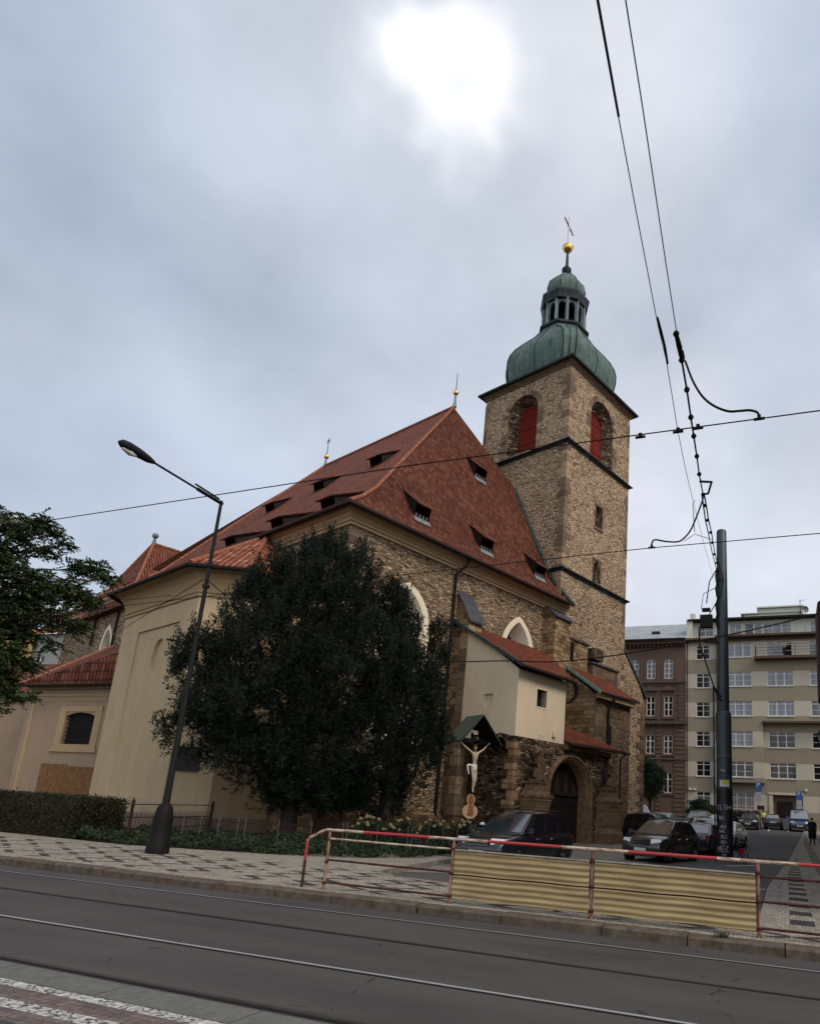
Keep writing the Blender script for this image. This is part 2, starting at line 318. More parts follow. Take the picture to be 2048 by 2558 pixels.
def leafmesh(name, P, N_, size, mat, parent, asp=2.2, off=(0, 0, 0), tri=False):
    """P (n,3) positions, N_ (n,3) long-axis directions: one small bent blade per point"""
    n = len(P); d = N_/np.linalg.norm(N_, axis=1, keepdims=True); r = rng.normal(size=(n, 3)); a = np.cross(d, r); a /= np.linalg.norm(a, axis=1, keepdims=True)
    sz = np.asarray(size).reshape(-1, 1)*np.ones((n, 1)); w = sz/asp
    v = np.stack([P-a*w*.15, P+d*sz*.5-a*w*.5, P+d*sz, P+d*sz*.5+a*w*.5], 1).reshape(-1, 3) - np.array(off)
    me = bpy.data.meshes.new(name); me.vertices.add(4*n); me.vertices.foreach_set('co', v.astype(np.float32).ravel())
    me.loops.add(4*n); me.loops.foreach_set('vertex_index', np.arange(4*n, dtype=np.int32)); me.polygons.add(n); me.polygons.foreach_set('loop_start', np.arange(0, 4*n, 4, dtype=np.int32)); me.polygons.foreach_set('loop_total', np.full(n, 4, dtype=np.int32))
    me.update(calc_edges=True); me.validate(); me.materials.append(M[mat] if isinstance(mat, str) else mat)
    o = bpy.data.objects.new(name, me); COL.objects.link(o)
    if parent: o.parent = parent
    return o
def arch(s0, s1, t0, tsp, n=10, kind='round', rise=None):
    """outline of an arched opening, from (s0,t0) up over the arch to (s1,t0)"""
    w = (s1-s0)/2; c = (s0+s1)/2; pts = [(s1, t0), (s1, tsp)]
    if kind == 'round':
        rr = rise or w
        pts += [(c+w*math.cos(PI*k/n), tsp+rr*math.sin(PI*k/n)) for k in range(1, n)]
    else:
        rise = rise or w*1.5
        h = n//2; Rr = (w*w+rise*rise)/(2*w); cx1 = s1-Rr; a1 = math.asin(min(1, rise/Rr))
        pts += [(cx1+Rr*math.cos(a1*k/h), tsp+Rr*math.sin(a1*k/h)) for k in range(1, h+1)]
        cx0 = s0+Rr
        pts += [(cx0-Rr*math.cos(a1*k/h), tsp+Rr*math.sin(a1*k/h)) for k in range(h-1, 0, -1)]
    return pts + [(s0, tsp), (s0, t0)]
def rect(a, b, c, d): return [(a, c), (b, c), (b, d), (a, d)]
def wall(mb, outer, holes, P, depth=.3):
    """wall face with real openings and their reveals; P(s,t,d) with d going inward"""
    polys = [[Vector((a, b, 0)) for a, b in outer]] + [[Vector((a, b, 0)) for a, b in h] for h in holes]
    flat = [q for p in polys for q in p]; tri = tessellate_polygon(polys); base = len(mb.v)
    mb.v += [tuple(P(q.x, q.y, 0)) for q in flat]; mb.f += [tuple(base+i for i in t) for t in tri]
    for h in holes:
        n = len(h); b = len(mb.v); mb.v += [tuple(P(x, y, 0)) for x, y in h] + [tuple(P(x, y, depth)) for x, y in h]
        mb.f += [(b+i, b+(i+1) % n, b+n+(i+1) % n, b+n+i) for i in range(n)]
    return mb
def window(parent, P, s0, s1, t0, t1, d=.12, cols=2, tr=(.3,), fw=.06, frame='frame_white', pane='glass', name='window'):
    """casement window: frame with mullions and transoms, its panes a sub-part"""
    f = MB(); D0, D1 = d, d+.07
    for a, b, c, e_ in ((s0, s1, t0, t0+fw), (s0, s1, t1-fw, t1), (s0, s0+fw, t0+fw, t1-fw), (s1-fw, s1, t0+fw, t1-fw)): f.mbox(P, a, b, c, e_, D0, D1)
    w = (s1-s0)
    for k in range(1, cols): x = s0+w*k/cols; f.mbox(P, x-fw*.75, x+fw*.75, t0+fw, t1-fw, D0+.004, D1)
    for q in tr: y = t1-(t1-t0)*q; hw_ = fw*(.5 if q == tr[0] else .28); f.mbox(P, s0+fw, s1-fw, y-hw_, y+hw_, D0-.006, D1)
    fo = f.build(name, frame, parent)
    p = MB().mbox(P, s0+fw*.5, s1-fw*.5, t0+fw*.5, t1-fw*.5, D0+.035, D0+.045).build('pane', pane, fo)
    return fo
def skinfig(name, joints, edges, mat, parent=None, root=0, sub=2, loc=None):
    """one continuous body grown from a skeleton: joints {name:(x,y,z,r)}, edges [(a,b)]"""
    ks = list(joints); me = bpy.data.meshes.new(name); me.from_pydata([joints[k][:3] for k in ks], [(ks.index(a), ks.index(b)) for a, b in edges], [])
    o = bpy.data.objects.new(name, me); COL.objects.link(o); sk = o.modifiers.new('skin', 'SKIN'); sk.use_smooth_shade = True
    for i, k in enumerate(ks):
        r_ = joints[k][3]; me.skin_vertices[0].data[i].radius = (r_, r_) if not isinstance(r_, tuple) else r_
        me.skin_vertices[0].data[i].use_root = (i == root)
    sm = o.modifiers.new('sub', 'SUBSURF'); sm.levels = sub; sm.render_levels = sub
    dg = bpy.context.evaluated_depsgraph_get(); ev = bpy.data.meshes.new_from_object(o.evaluated_get(dg)); o.modifiers.clear(); o.data = ev
    ev.materials.clear(); ev.materials.append(M[mat] if isinstance(mat, str) else mat)
    for p in ev.polygons: p.use_smooth = True
    if parent: o.parent = parent
    if loc: o.location = loc
    return o
def zg(y): return max(0., (y-32)*.027)
def copy_tree(o, parent=None):
    c = o.copy(); COL.objects.link(c); c.parent = parent
    for ch in list(o.children): copy_tree(ch, c)
    return c

# ------------------------------------------------------------------ ground, road, pavements
a = NM('asphalt'); s_ = a.sep(a.obj)
n_ = a.noise(a.obj, 90, 3, .8); b_ = a.noise(a.map(a.obj, (.35, 1, 1)), .6, 5, .6); pt = a.noise(a.map(a.obj, (.22, 1, 1)), 1.6, 6, .65)
c = a.mix(a.mr(b_, .35, .7), (.044, .041, .041), (.072, .067, .066)); c = a.mix(a.mr(n_, .45, .75, 0, .5), c, (.085, .073, .068)); c = a.mix(a.mr(pt, .6, .75, 0, .35), c, (.03, .028, .028))
lane = a.noise(a.map(a.obj, (.015, 1.1, 1)), 1.3, 3, .5); c = a.mix(a.mr(lane, .4, .62, 0, .45), c, (.082, .074, .071)); pat = a.vor(a.map(a.obj, (.12, .5, 1)), 1, 'F1', .9, 1); c = a.mix(a.math('MULTIPLY', a.math('GREATER_THAN', a.sep(pat)[0], .72), .35), c, (.036, .033, .032))
crk = a.vor(a.map(a.obj, (.9, 1.1, 1)), .45, 'DISTANCE_TO_EDGE'); wob = a.noise(a.obj, 3, 3); ck = a.math('MULTIPLY', a.mr(crk, .008, .0), a.mr(wob, .55, .62)); c = a.mix(ck, c, (.012, .011, .011))
M['asphalt'] = a.fin(c, .78, n_, .35, .01)
a = NM('side_asphalt'); n_ = a.noise(a.obj, 60, 3, .8); b_ = a.noise(a.obj, .25, 5, .6)
c = a.mix(a.mr(b_, .35, .7), (.06, .054, .051), (.092, .084, .079)); c = a.mix(a.mr(n_, .45, .75, 0, .4), c, (.15, .14, .13)); M['asphalt2'] = a.fin(c, .8, n_, .3, .01)
a = NM('plaza_paving'); v = a.vor(a.obj, 9, 'F1', .6, 1); d = a.vor(a.obj, 9, 'DISTANCE_TO_EDGE', .6); c = a.mix(a.sep(v)[0], (.17, .15, .125), (.27, .24, .20)); c = a.mix(a.mr(d, .02, .09), (.10, .09, .08), c); c = a.mix(a.mr(a.noise(a.obj, .5, 5), .4, .7, 0, .5), c, (.15, .135, .12)); M['plaza'] = a.fin(c, .85, d, .3, .02)
def mosaic(name, kind):
    a = NM(name); s_ = a.sep(a.obj); v = a.vor(a.obj, 15, 'F1', .55, 1); d = a.vor(a.obj, 15, 'DISTANCE_TO_EDGE', .55); k = a.sep(v)[0]
    light = a.mix(k, (.20, .18, .145), (.36, .33, .275)); darkc = a.mix(k, (.035, .032, .030), (.08, .074, .068))
    wobx = a.math('MULTIPLY_ADD', a.noise(a.obj, 2.5, 3), .10, s_[0]); 
    if kind == 'zig':
        t = a.math('PINGPONG', s_[1], .36); xx = a.math('MULTIPLY_ADD', t, 1.9, wobx); xx = a.math('MULTIPLY_ADD', a.noise(a.obj, 9, 2), .08, xx); f = a.math('FRACT', a.math('DIVIDE', xx, 1.28)); patt = a.math('LESS_THAN', f, .27)
        xb = a.math('SUBTRACT', wobx, a.math('MULTIPLY', t, 1.9)); fb = a.math('FRACT', a.math('DIVIDE', xb, 1.28)); blk = a.math('GREATER_THAN', a.math('FRACT', a.math('DIVIDE', s_[0], 7.7)), .5)
        patt = a.math('ADD', a.math('MULTIPLY', patt, blk), a.math('MULTIPLY', a.math('LESS_THAN', fb, .27), a.math('SUBTRACT', 1., blk)))
        patt = a.math('MULTIPLY', patt, a.math('GREATER_THAN', s_[1], 11.3)); patt = a.math('MULTIPLY', patt, a.math('LESS_THAN', s_[1], 14.6)); patt = a.math('MULTIPLY', patt, a.mr(a.noise(a.obj, 1.1, 3), .25, .45))
    elif kind == 'squares':
        fx = a.math('LESS_THAN', a.math('FRACT', a.math('DIVIDE', s_[0], 1.0)), .42); fy = a.math('LESS_THAN', a.math('FRACT', a.math('DIVIDE', s_[1], 1.3)), .5); patt = a.math('MULTIPLY', fx, fy)
    else:
        patt = a.math('LESS_THAN', 2., 1.)
    c = a.mix(patt, light, darkc); c = a.mix(a.mr(d, .02, .10), a.mix(1, c, (.45, .43, .4), 'MULTIPLY'), c)
    c = a.mix(a.mr(a.noise(a.obj, .7, 6, .65), .42, .72, 0, .5), c, a.mix(1, c, (.6, .58, .55), 'MULTIPLY')); return a.fin(c, .85, d, .35, .015)
M['mosaic'] = mosaic('mosaic_zigzag', 'zig'); M['mosaic2'] = mosaic('mosaic_squares', 'squares')
def sett(name, c1_, c2_, gap, sc=9):
    a = NM(name); v = a.vor(a.map(a.obj, (.8, 1, 1)), sc*1.45, 'F1', .3, 1); d = a.vor(a.map(a.obj, (.8, 1, 1)), sc*1.45, 'DISTANCE_TO_EDGE', .3); c = a.mix(a.sep(v)[0], c1_, c2_); c = a.mix(a.mr(d, .012, .06), gap, c); return a.fin(c, .85, d, .4, .015)
M['sett_white'] = sett('white_setts', (.34, .33, .30), (.52, .51, .47), (.07, .065, .06), 14); M['sett_red'] = sett('red_setts', (.10, .078, .072), (.16, .128, .118), (.03, .025, .024)); M['sett_dark'] = sett('dark_setts', (.045, .045, .048), (.09, .09, .095), (.018, .018, .018))
M['slab'] = plain('granite_slab', (.115, .115, .108), .8, .2, 12); M['kerb'] = plain('granite_kerb', (.092, .073, .056), .85, .45, 5, bs=.5); M['kerb2'] = plain('side_kerb', (.20, .185, .155), .85, .35, 5)
M['groove'] = plain('rail_groove', (.012, .011, .011), .7, .2); M['rail'] = glossy('polished_rail', (.33, .32, .32), .45, .2); M['rail_dull'] = glossy('dull_rail', (.05, .042, .038), .5, .5)  # pale base colour stands in for the reflection on the polished rail heads
M['soil'] = plain('soil', (.03, .022, .015), .95, .4, 5, bs=.6); M['paint'] = plain('road_paint', (.5, .49, .46), .7, .35, 9)
def sheet(name, mat, poly, z=0., steps=None):
    mb = MB(); tri = tessellate_polygon([[Vector((x, y, 0)) for x, y in poly]]); zf = z if callable(z) else (lambda y: z)
    mb.v = [(x, y, zf(y)) for x, y in poly]; mb.f = [tuple(t) for t in tri]
    o = mb.build(name, mat)
    for p in o.data.polygons:
        if p.normal.z < 0: p.flip()
    o['kind'] = 'structure'; return o
def strips(name, mat, x0, x1, ys, zf):
    mb = MB()
    for y0, y1 in zip(ys, ys[1:]): mb.quad((x0(y0), y0, zf(y0)), (x1(y0), y0, zf(y0)), (x1(y1), y1, zf(y1)), (x0(y1), y1, zf(y1)))
    o = mb.build(name, mat); o['kind'] = 'structure'; return o
strips('ground', 'asphalt2', lambda y: -600, lambda y: 600, [-200, 5.5, 10.4, 32, 60, 78, 120, 800], lambda y: -.02 if y < 32 else -.02+min(zg(y), 1.3))
sheet('road', 'asphalt', [(-120, 5.12), (90, 5.12), (90, 10.62), (-120, 10.62)], 0.)
kx = lambda y: -.52+(.0 if y < 20 else (y-20)*.0425)
strips('side_street', 'asphalt2', lambda y: -34, lambda y: kx(y)+.05, [10.6, 20, 26, 32, 45, 60, 77.4], lambda y: zg(y)+.006)
strips('side_pavement', 'mosaic2', lambda y: kx(y)+.28, lambda y: 3.2, [10.9, 20, 26, 32, 45, 60, 77.4], lambda y: zg(y)+.13)
sheet('plaza_paving', 'plaza', [(-9.9, 16.2), (-6.6, 18.6), (-5.5, 24), (-4.6, 30.5), (-5.2, 41), (-12, 44), (-17, 36), (-26, 27), (-15, 18)], lambda y: zg(y)+.014)
sw = [(-120, 10.9), (-.5, 10.9), (3.2, 10.9), (3.2, 11.9), (-.55, 12.2), (-1.2, 12.9), (-3.2, 13.3), (-5.6, 13.5), (-6.9, 13.75), (-8.6, 13.95), (-9.6, 14.6), (-9.9, 16.2), (-10.4, 20.5), (-12.5, 21), (-14, 16.5), (-19, 15.3), (-24, 15.6), (-120, 15.6)]
sheet('sidewalk', 'mosaic', sw, .146)
mb = MB()
for (x0, y0), (x1, y1) in zip(sw[3:13], sw[4:13]):
    d = Vector((x1-x0, y1-y0, 0)).normalized(); nrm = Vector((-d.y, d.x, 0)); q = [(x0, y0), (x1, y1), (x1-nrm.x*.16, y1-nrm.y*.16), (x0-nrm.x*.16, y0-nrm.y*.16)]
    mb.add([(*p, -.01) for p in q]+[(*p, .152) for p in q], [(0, 1, 2, 3), (4, 5, 6, 7), (0, 1, 5, 4), (1, 2, 6, 5), (2, 3, 7, 6), (3, 0, 4, 7)])
mb.build('kerb_edge', 'kerb2')['kind'] = 'structure'
mb = MB(); x = -60.
while x < 12:                                         # granite kerb stones with open joints
    ln = random.uniform(1.25, 1.75) if x > -16 else 1.5; j = random.uniform(-.022, .018); jj = random.uniform(-.03, .02); g = .018 if random.random() < .75 else .045
    b = .03
    y0 = 10.6+jj; z1 = .156+j*.6
    mb.add([(x+g, y0, -.02), (x+ln, y0, -.02), (x+ln, y0+.3, -.02), (x+g, y0+.3, -.02), (x+g, y0, z1-b), (x+ln, y0, z1-b), (x+ln, y0+b, z1), (x+g, y0+b, z1), (x+g, y0+.31, z1), (x+ln, y0+.31, z1)],
           [(0, 1, 5, 4), (4, 5, 6, 7), (7, 6, 9, 8), (0, 4, 7, 8, 3), (1, 2, 9, 6, 5), (2, 3, 8, 9)]); x += ln
mb.build('kerb', 'kerb', smooth=20)['kind'] = 'structure'
mb = MB(); y = 12.2
while y < 76:
    for w_, h_, mt in ((.14, .14, 0),):
        mb.add([(kx(y), y, zg(y)-.02), (kx(y)+.28, y, zg(y)-.02), (kx(y+1.4)+.28, y+1.38, zg(y)-.02), (kx(y+1.4), y+1.38, zg(y)-.02), (kx(y), y, zg(y)+.14), (kx(y)+.28, y, zg(y)+.14), (kx(y+1.4)+.28, y+1.38, zg(y+1.4)+.14), (kx(y+1.4), y+1.38, zg(y+1.4)+.14)],
               [(0, 1, 5, 4), (1, 2, 6, 5), (2, 3, 7, 6), (3, 0, 4, 7), (4, 5, 6, 7)])
    y += 1.4
mb.build('side_kerb', 'kerb2')['kind'] = 'structure'
sheet('garden', 'soil', [(-120, 15.6), (-24, 15.6), (-19, 15.3), (-14, 16.5), (-12.5, 21), (-11.8, 25), (-13, 27.5), (-34, 40), (-120, 60)], .12)
for y0, w_, mt in ((9.90, .022, 'rail'), (6.80, .042, 'rail'), (8.45, .05, 'rail_dull'), (5.33, .06, 'rail_dull')):
    mb = MB().box((-120, y0-w_/2, -.01), (90, y0+w_/2, .007)); o = mb.build('tram_rail', mt); o['kind'] = 'structure'
    o = MB().box((-120, y0-w_/2-.055, -.01), (90, y0-w_/2-.004, .004)).build('rail_groove', 'groove'); o['kind'] = 'structure'
# tram stop platform at the near edge: slabs, then mosaic stripes
mb = MB()
for i in range(-30, 30): mb.box((i*1.55+.35+.012, 4.74, -.02), (i*1.55+.35+1.538, 5.12, .035+random.uniform(-.002, .002)))
mb.build('platform_edge', 'slab')['kind'] = 'structure'
for nm, mt, y0, y1 in (('platform_stripe', 'sett_white', 4.60, 4.73), ('platform_stripe', 'sett_red', 4.35, 4.60), ('platform_stripe', 'sett_white', 4.19, 4.35), ('platform_stripe', 'sett_red', 3.98, 4.19), ('platform', 'sett_dark', -8, 3.98)):
    sheet(nm, mt, [(-60, y0), (60, y0), (60, y1), (-60, y1)], .03)
mk = MB()
for a0, b0 in (((-3.75, 66.2), (-3.0, 71)), ((-1.6, 66.5), (-1.6, 71)), ((.1, 68.5), (.3, 73))): mk.quad((a0[0]-.06, a0[1], zg(a0[1])+.012), (a0[0]+.06, a0[1], zg(a0[1])+.012), (b0[0]+.06, b0[1], zg(b0[1])+.012), (b0[0]-.06, b0[1], zg(b0[1])+.012))
mk.quad((-1.9, 20.2, .012), (-.6, 20.2, .012), (-.6, 20.34, .012), (-1.9, 20.34, .012)); mk.quad((-2.4, 28.8, .012), (-1.2, 30.6, .012), (-1.05, 30.5, .012), (-2.25, 28.7, .012))
mk.build('road_marking', 'paint')['kind'] = 'structure'
# ------------------------------------------------------------------ the church (frame: u along the gable wall, v along the nave, turned 72 degrees)
TH = R(72)
MW = 25.75; T0 = 33.975; TW = 8.5; T1 = T0+TW; CU = 17.2; PW = 20.98; BU = 24.61
church = thing('church', 'medieval stone church with steep red tiled roof and onion-domed clock-less bell tower', 'church', (25, 25, 0), TH)
church['label'] = 'medieval stone church with steep red tiled roof and green onion-domed bell tower'
def PA(v0): return lambda s, t, d: (s, v0+d, t)
def PB(u0): return lambda s, t, d: (u0+d, s, t)
def sweep(mb, path, prof, closed=False):
    """moulding profile [(outward,z)] run along a plan path with mitred corners (outward = right of travel)"""
    n = len(path); P = [Vector(p).to_2d() if len(p) == 2 else Vector(p) for p in path]; secs = []
    for i in range(n):
        a = P[i-1] if (i > 0 or closed) else None; b = P[(i+1) % n] if (i < n-1 or closed) else None
        ds = []
        if a is not None: ds.append((P[i]-a).normalized())
        if b is not None: ds.append((b-P[i]).normalized())
        ns = [Vector((d.y, -d.x)) for d in ds]; m = ns[0] if len(ns) == 1 else (ns[0]+ns[1]).normalized()/max(.3, math.sqrt((1+ns[0].dot(ns[1]))/2))
        secs.append([(P[i].x+m.x*o, P[i].y+m.y*o, z) for o, z in prof])
    k = len(prof); vs = [q for s_ in secs for q in s_]; fs = []
    for i in range(n if closed else n-1):
        j = (i+1) % n
        for q in range(k): fs.append((i*k+q, i*k+(q+1) % k, j*k+(q+1) % k, j*k+q))
    if not closed: fs.append(tuple(range(k))); fs.append(tuple((n-1)*k+q for q in range(k))[::-1])
    return mb.add(vs, fs)
def tile_edge(mb, p0, p1, down, pitch=.2, r=.075, ln=.3):
    """row of rounded tile ends sticking out along an eave from p0 to p1; down = direction the tiles point"""
    p0, p1, dn = Vector(p0), Vector(p1), Vector(down).normalized(); n = max(1, int((p1-p0).length/pitch))
    for i in range(n):
        c = p0.lerp(p1, (i+.5)/n)+Vector((0, 0, random.uniform(-.01, .015))); mb.tube([c-dn*ln*.6, c+dn*ln*random.uniform(.32, .45)], [r*.85, r], 6)
    return mb
def surf_uv(mb, pts, o, du, dv):
    du, dv, o = Vector(du).normalized(), Vector(dv).normalized(), Vector(o)
    mb.quad(*pts, uv=[((Vector(p)-o).dot(du)+50, (Vector(p)-o).dot(dv)+50) for p in pts])
def roofpoly(mb, pts, eave_dir):
    """one roof plane with tile coordinates: u along the eave, v up the slope"""
    P = [Vector(p) for p in pts]; e = Vector(eave_dir).normalized(); n = Vector((0, 0, 0))
    for i in range(len(P)): n += P[i].cross(P[(i+1) % len(P)])
    n.normalize(); up = n.cross(e)
    if up.z < 0: up = -up
    mb.quad(*pts, uv=[(p.dot(e)+80, p.dot(up)+80) for p in P])
# ---- nave walls
nave = None
GW = [(21.05, 1.66, 1.27, 10.55, 2.34, 4.6), (29.93, 1.58, 1.2, 11.0, 2.4, 6.0)]
mb = MB()
wall(mb, [(CU, -.3), (T0+.4, -.3), (T0+.4, 15.2), (CU, 15.2)], [arch(c-wo, c+wo, zb, sp, 12, 'p', rs) for c, wo, wi, sp, rs, zb in GW], PA(MW), .02)
nave = mb.build('nave_wall', 'stone_wall', church)
mb = MB(); wall(mb, [(MW, -.3), (64, -.3), (64, 15.2), (MW, 15.2)], [arch(53.2, 55.4, 9.5, 11.5, 12, 'p', 1.9)], PB(CU), .5); mb.build('street_side_wall', 'stone_wall', church)
mb = MB(); mb.box((CU+.9, MW+.95, 0), (T0, 63.5, 15.0)); mb.build('nave_core', 'void', church)
for c, wo, wi, sp, rs, zb in GW:
    g = MB(); P = PA(MW); o_ = arch(c-wo, c+wo, zb, sp, 16, 'p', rs); i_ = arch(c-wi, c+wi, zb+.3, sp, 16, 'p', rs-.36)
    j_ = arch(c-wi*.62, c+wi*.62, zb+.5, sp-.2, 16, 'p', (rs-.36)*.75)
    n = len(o_); vs = [P(a, b, -.035) for a, b in o_]+[P(a, b, -.035) for a, b in i_]+[P(a, b, .82) for a, b in j_]+[P(a, b, .05) for a, b in o_]
    fs = []
    for q in range(n):
        r2 = (q+1) % n; fs += [(q, r2, n+r2, n+q), (n+q, n+r2, 2*n+r2, 2*n+q), (3*n+q, 3*n+r2, r2, q)]
    g.add(vs, fs); so_ = g.build('gothic_window', 'white_trim', church)
    g = MB(); g.prism(j_, P, .8, .83); gl = g.build('leaded_pane', 'leadglass', so_)
    g = MB()
    for x in (c-.25, c+.25): g.mbox(P, x-.05, x+.05, zb+.5, sp+.4, .70, .80)
    g.tube([P(c+math.cos(t)*.42, sp+.55+math.sin(t)*.42, .74) for t in np.linspace(0, 2*PI, 20, endpoint=False)], .045, 6, closed=True); g.build('tracery', 'carved', so_)
g = MB(); P = PB(CU); o_ = arch(53.2, 55.4, 9.5, 11.5, 12, 'p', 1.9); i_ = arch(53.5, 55.1, 9.8, 11.5, 12, 'p', 1.5); n = len(o_)
g.add([P(a, b, -.03) for a, b in o_]+[P(a, b, -.03) for a, b in i_]+[P(a, b, .4) for a, b in i_], [f for q in range(n) for f in ((q, (q+1) % n, n+(q+1) % n, n+q), (n+q, n+(q+1) % n, 2*n+(q+1) % n, 2*n+q))]); w_ = g.build('gothic_window', 'white_trim', church)
MB().prism(i_, P, .38, .41).build('leaded_pane', 'leadglass', w_)
# plinth
mb = MB(); sweep(mb, [(CU, 50), (CU, MW), (T0-1.6, MW)], [(0.01, 0), (.22, 0), (.22, 1.15), (.12, 1.32), (0.01, 1.36)]); mb.build('plinth', 'ashlar', church)
# cornice, two stone-coloured mouldings stepping out under the eaves
CP = [(0.02, 14.62), (.10, 14.62), (.12, 14.74), (.20, 14.78), (.22, 14.86), (.34, 14.98), (.37, 15.06), (.50, 15.12), (.56, 15.20), (.56, 15.32), (0.02, 15.32)]
mb = MB(); sweep(mb, [(CU, 64), (CU, MW), (T0+.55, MW)], CP); mb.build('eaves_cornice', 'cornice', church)
# ---- main roof
LV = [15.34, 16.35, 17.6, 19.2, 25.1, 30.61]
ru = dict(zip(LV, [16.42, 17.72, 19.02, 20.3, 25.07, 29.53])); rv = dict(zip(LV, [24.98, 25.95, 26.75, 27.5, 30.42, 33.15])); fv = dict(zip(LV, [53.2, 52.5, 52.0, 51.6, 50.5, 49.47])); rr_ = dict(zip(LV, [34.32, 34.0, T0+.02, T0+.02, T0+.02, 29.53]))
mb = MB(); ml = MB()
acc = 0; accl = 0
for z0, z1 in zip(LV, LV[1:]):
    l0 = math.hypot(z1-z0, rv[z1]-rv[z0]); m0 = math.hypot(z1-z0, ru[z1]-ru[z0])
    mb.quad((ru[z0], rv[z0], z0), (rr_[z0], rv[z0], z0), (rr_[z1], rv[z1], z1), (ru[z1], rv[z1], z1), uv=[(ru[z0], acc), (rr_[z0], acc), (rr_[z1], acc+l0), (ru[z1], acc+l0)]); acc += l0
    ml.quad((ru[z0], rv[z0], z0), (ru[z1], rv[z1], z1), (ru[z1], fv[z1], z1), (ru[z0], fv[z0], z0), uv=[(rv[z0], accl), (rv[z1], accl+m0), (fv[z1], accl+m0), (fv[z0], accl)]); accl += m0
roof = mb.build('roof', 'tile', church)
lroof = ml.build('roof_slope', 'tile_left', church)
# back slopes and far hip
mb = MB(); U2 = 42.1
mb.quad((29.53, 33.15, 30.6), (29.53, 49.47, 30.6), (U2, 53.2, 15.3), (U2, 26.2, 15.3)); mb.quad((29.53, 49.47, 30.6), (16.42, 53.2, 15.33), (U2, 53.2, 15.3)); mb.quad((29.53, 33.15, 30.6), (U2, 26.2, 15.3), (T0+.03, 30.42, 25.1)); mb.quad((16.42, 24.98, 15.31), (16.42, 53.2, 15.31), (U2, 53.2, 15.29), (34.3, 24.98, 15.31))
mb.build('rear_roof', 'tile_left', church)
def hip_row(mb, pts, r=.12, step=.36):
    pts = [Vector(p) for p in pts]
    for a_, b_ in zip(pts, pts[1:]):
        n = max(1, int((b_-a_).length/step)); d = (b_-a_)/n
        for i in range(n): mb.tube([a_+d*i, a_+d*(i+1.12)], [r*1.12, r*.86], 8)
    return mb
mb = MB(); hip_row(mb, [(ru[z], rv[z], z+.03) for z in LV], .11); hip_row(mb, [(29.53, 33.15, 30.66), (29.53, 49.47, 30.66)], .12); hip_row(mb, [(ru[z], fv[z], z+.03) for z in LV], .11)
mb.build('ridge_tiles', 'ridge', church, smooth=50)
mb = MB(); tile_edge(mb, (16.5, 25.0, 15.36), (34.3, 25.0, 15.36), (0, -1, -.55)); tile_edge(mb, (16.44, 53, 15.36), (16.44, 25.1, 15.36), (-1, 0, -.55)); mb.build('eaves_tiles', 'tile_edge', church, smooth=60)
mb = MB(); pr_ = [(.0, 0), (.02, -.1), (.1, -.15), (.18, -.1), (.2, 0), (.16, 0), (.15, -.08), (.1, -.11), (.05, -.08), (.04, 0)]
sweep(mb, [(16.45, 53), (16.45, 24.95), (34.4, 24.95)], [(o_, 15.3+z_) for o_, z_ in pr_]); mb.build('gutter', 'iron_brown', church)
mb = MB(); mb.tube([(34.38, 24.9, 15.36), (T0-.05, 26.6, 17.4), (T0-.05, 27.5, 19.3), (T0-.05, 30.5, 25.2)], .14, 6); mb.tube([(T0-.2, 30.3, 24.9), (T0-.3, 27.4, 19.2)], .06, 6); mb.build('flashing', 'flash_dark', church)
# ---- shed dormers: triangular cheeks, tiled top, dark louvred opening
def dormer(face, c, z, w=1.35, h=1.05):
    h = .95 if face == 'A' else .62
    """c = position along the eave of the near cheek, z = height where the dormer roof leaves the slope"""
    if face == 'A': f = lambda zz: np.interp(zz, LV, [rv[q] for q in LV]); P = lambda s, o, t: (s, o, t)
    else: f = lambda zz: np.interp(zz, LV, [ru[q] for q in LV]); P = lambda s, o, t: (o, s, t)
    zb = z-(1.8 if face == 'A' else 1.5); ob = f(zb); ot = f(z); of = ob-.18; zt = zb+h*.80
    if face == 'A': s0, s1 = c, c+w
    else: s0, s1 = c, c+w
    d = MB(); d.add([P(s0, ob, zb), P(s1, ob, zb), P(s1, of, zt), P(s0, of, zt), P(s0, ot, z), P(s1, ot, z)], [(0, 3, 4), (1, 5, 2)]); d.quad(P(s0, ob+.35, zb+.1), P(s1, ob+.35, zb+.1), P(s1, of+.35, zt), P(s0, of+.35, zt))
    do = d.build('dormer', 'wood_dark', roof if face == 'A' else lroof)
    t_ = MB(); L_ = math.hypot(z-zt+.1, ot-of)
    a_, b_, c_, d_ = P(s0-.12, of-.22, zt-.06), P(s1+.12, of-.22, zt-.06), P(s1+.12, ot+.1, z+.1), P(s0-.12, ot+.1, z+.1); t_.quad(a_, b_, c_, d_, uv=[(s0, 0), (s1, 0), (s1, L_), (s0, L_)]); t_.quad(*[(q[0], q[1], q[2]-.07) for q in (a_, b_, c_, d_)])
    for p_, q_ in ((a_, b_), (b_, c_), (d_, a_)): t_.quad(p_, q_, (q_[0], q_[1], q_[2]-.07), (p_[0], p_[1], p_[2]-.07))
    t_.build('dormer_roof', 'tile', do)
    return do
M['flash_light'] = plain('lead_sill', (.17, .19, .18), .6, .4, 5)
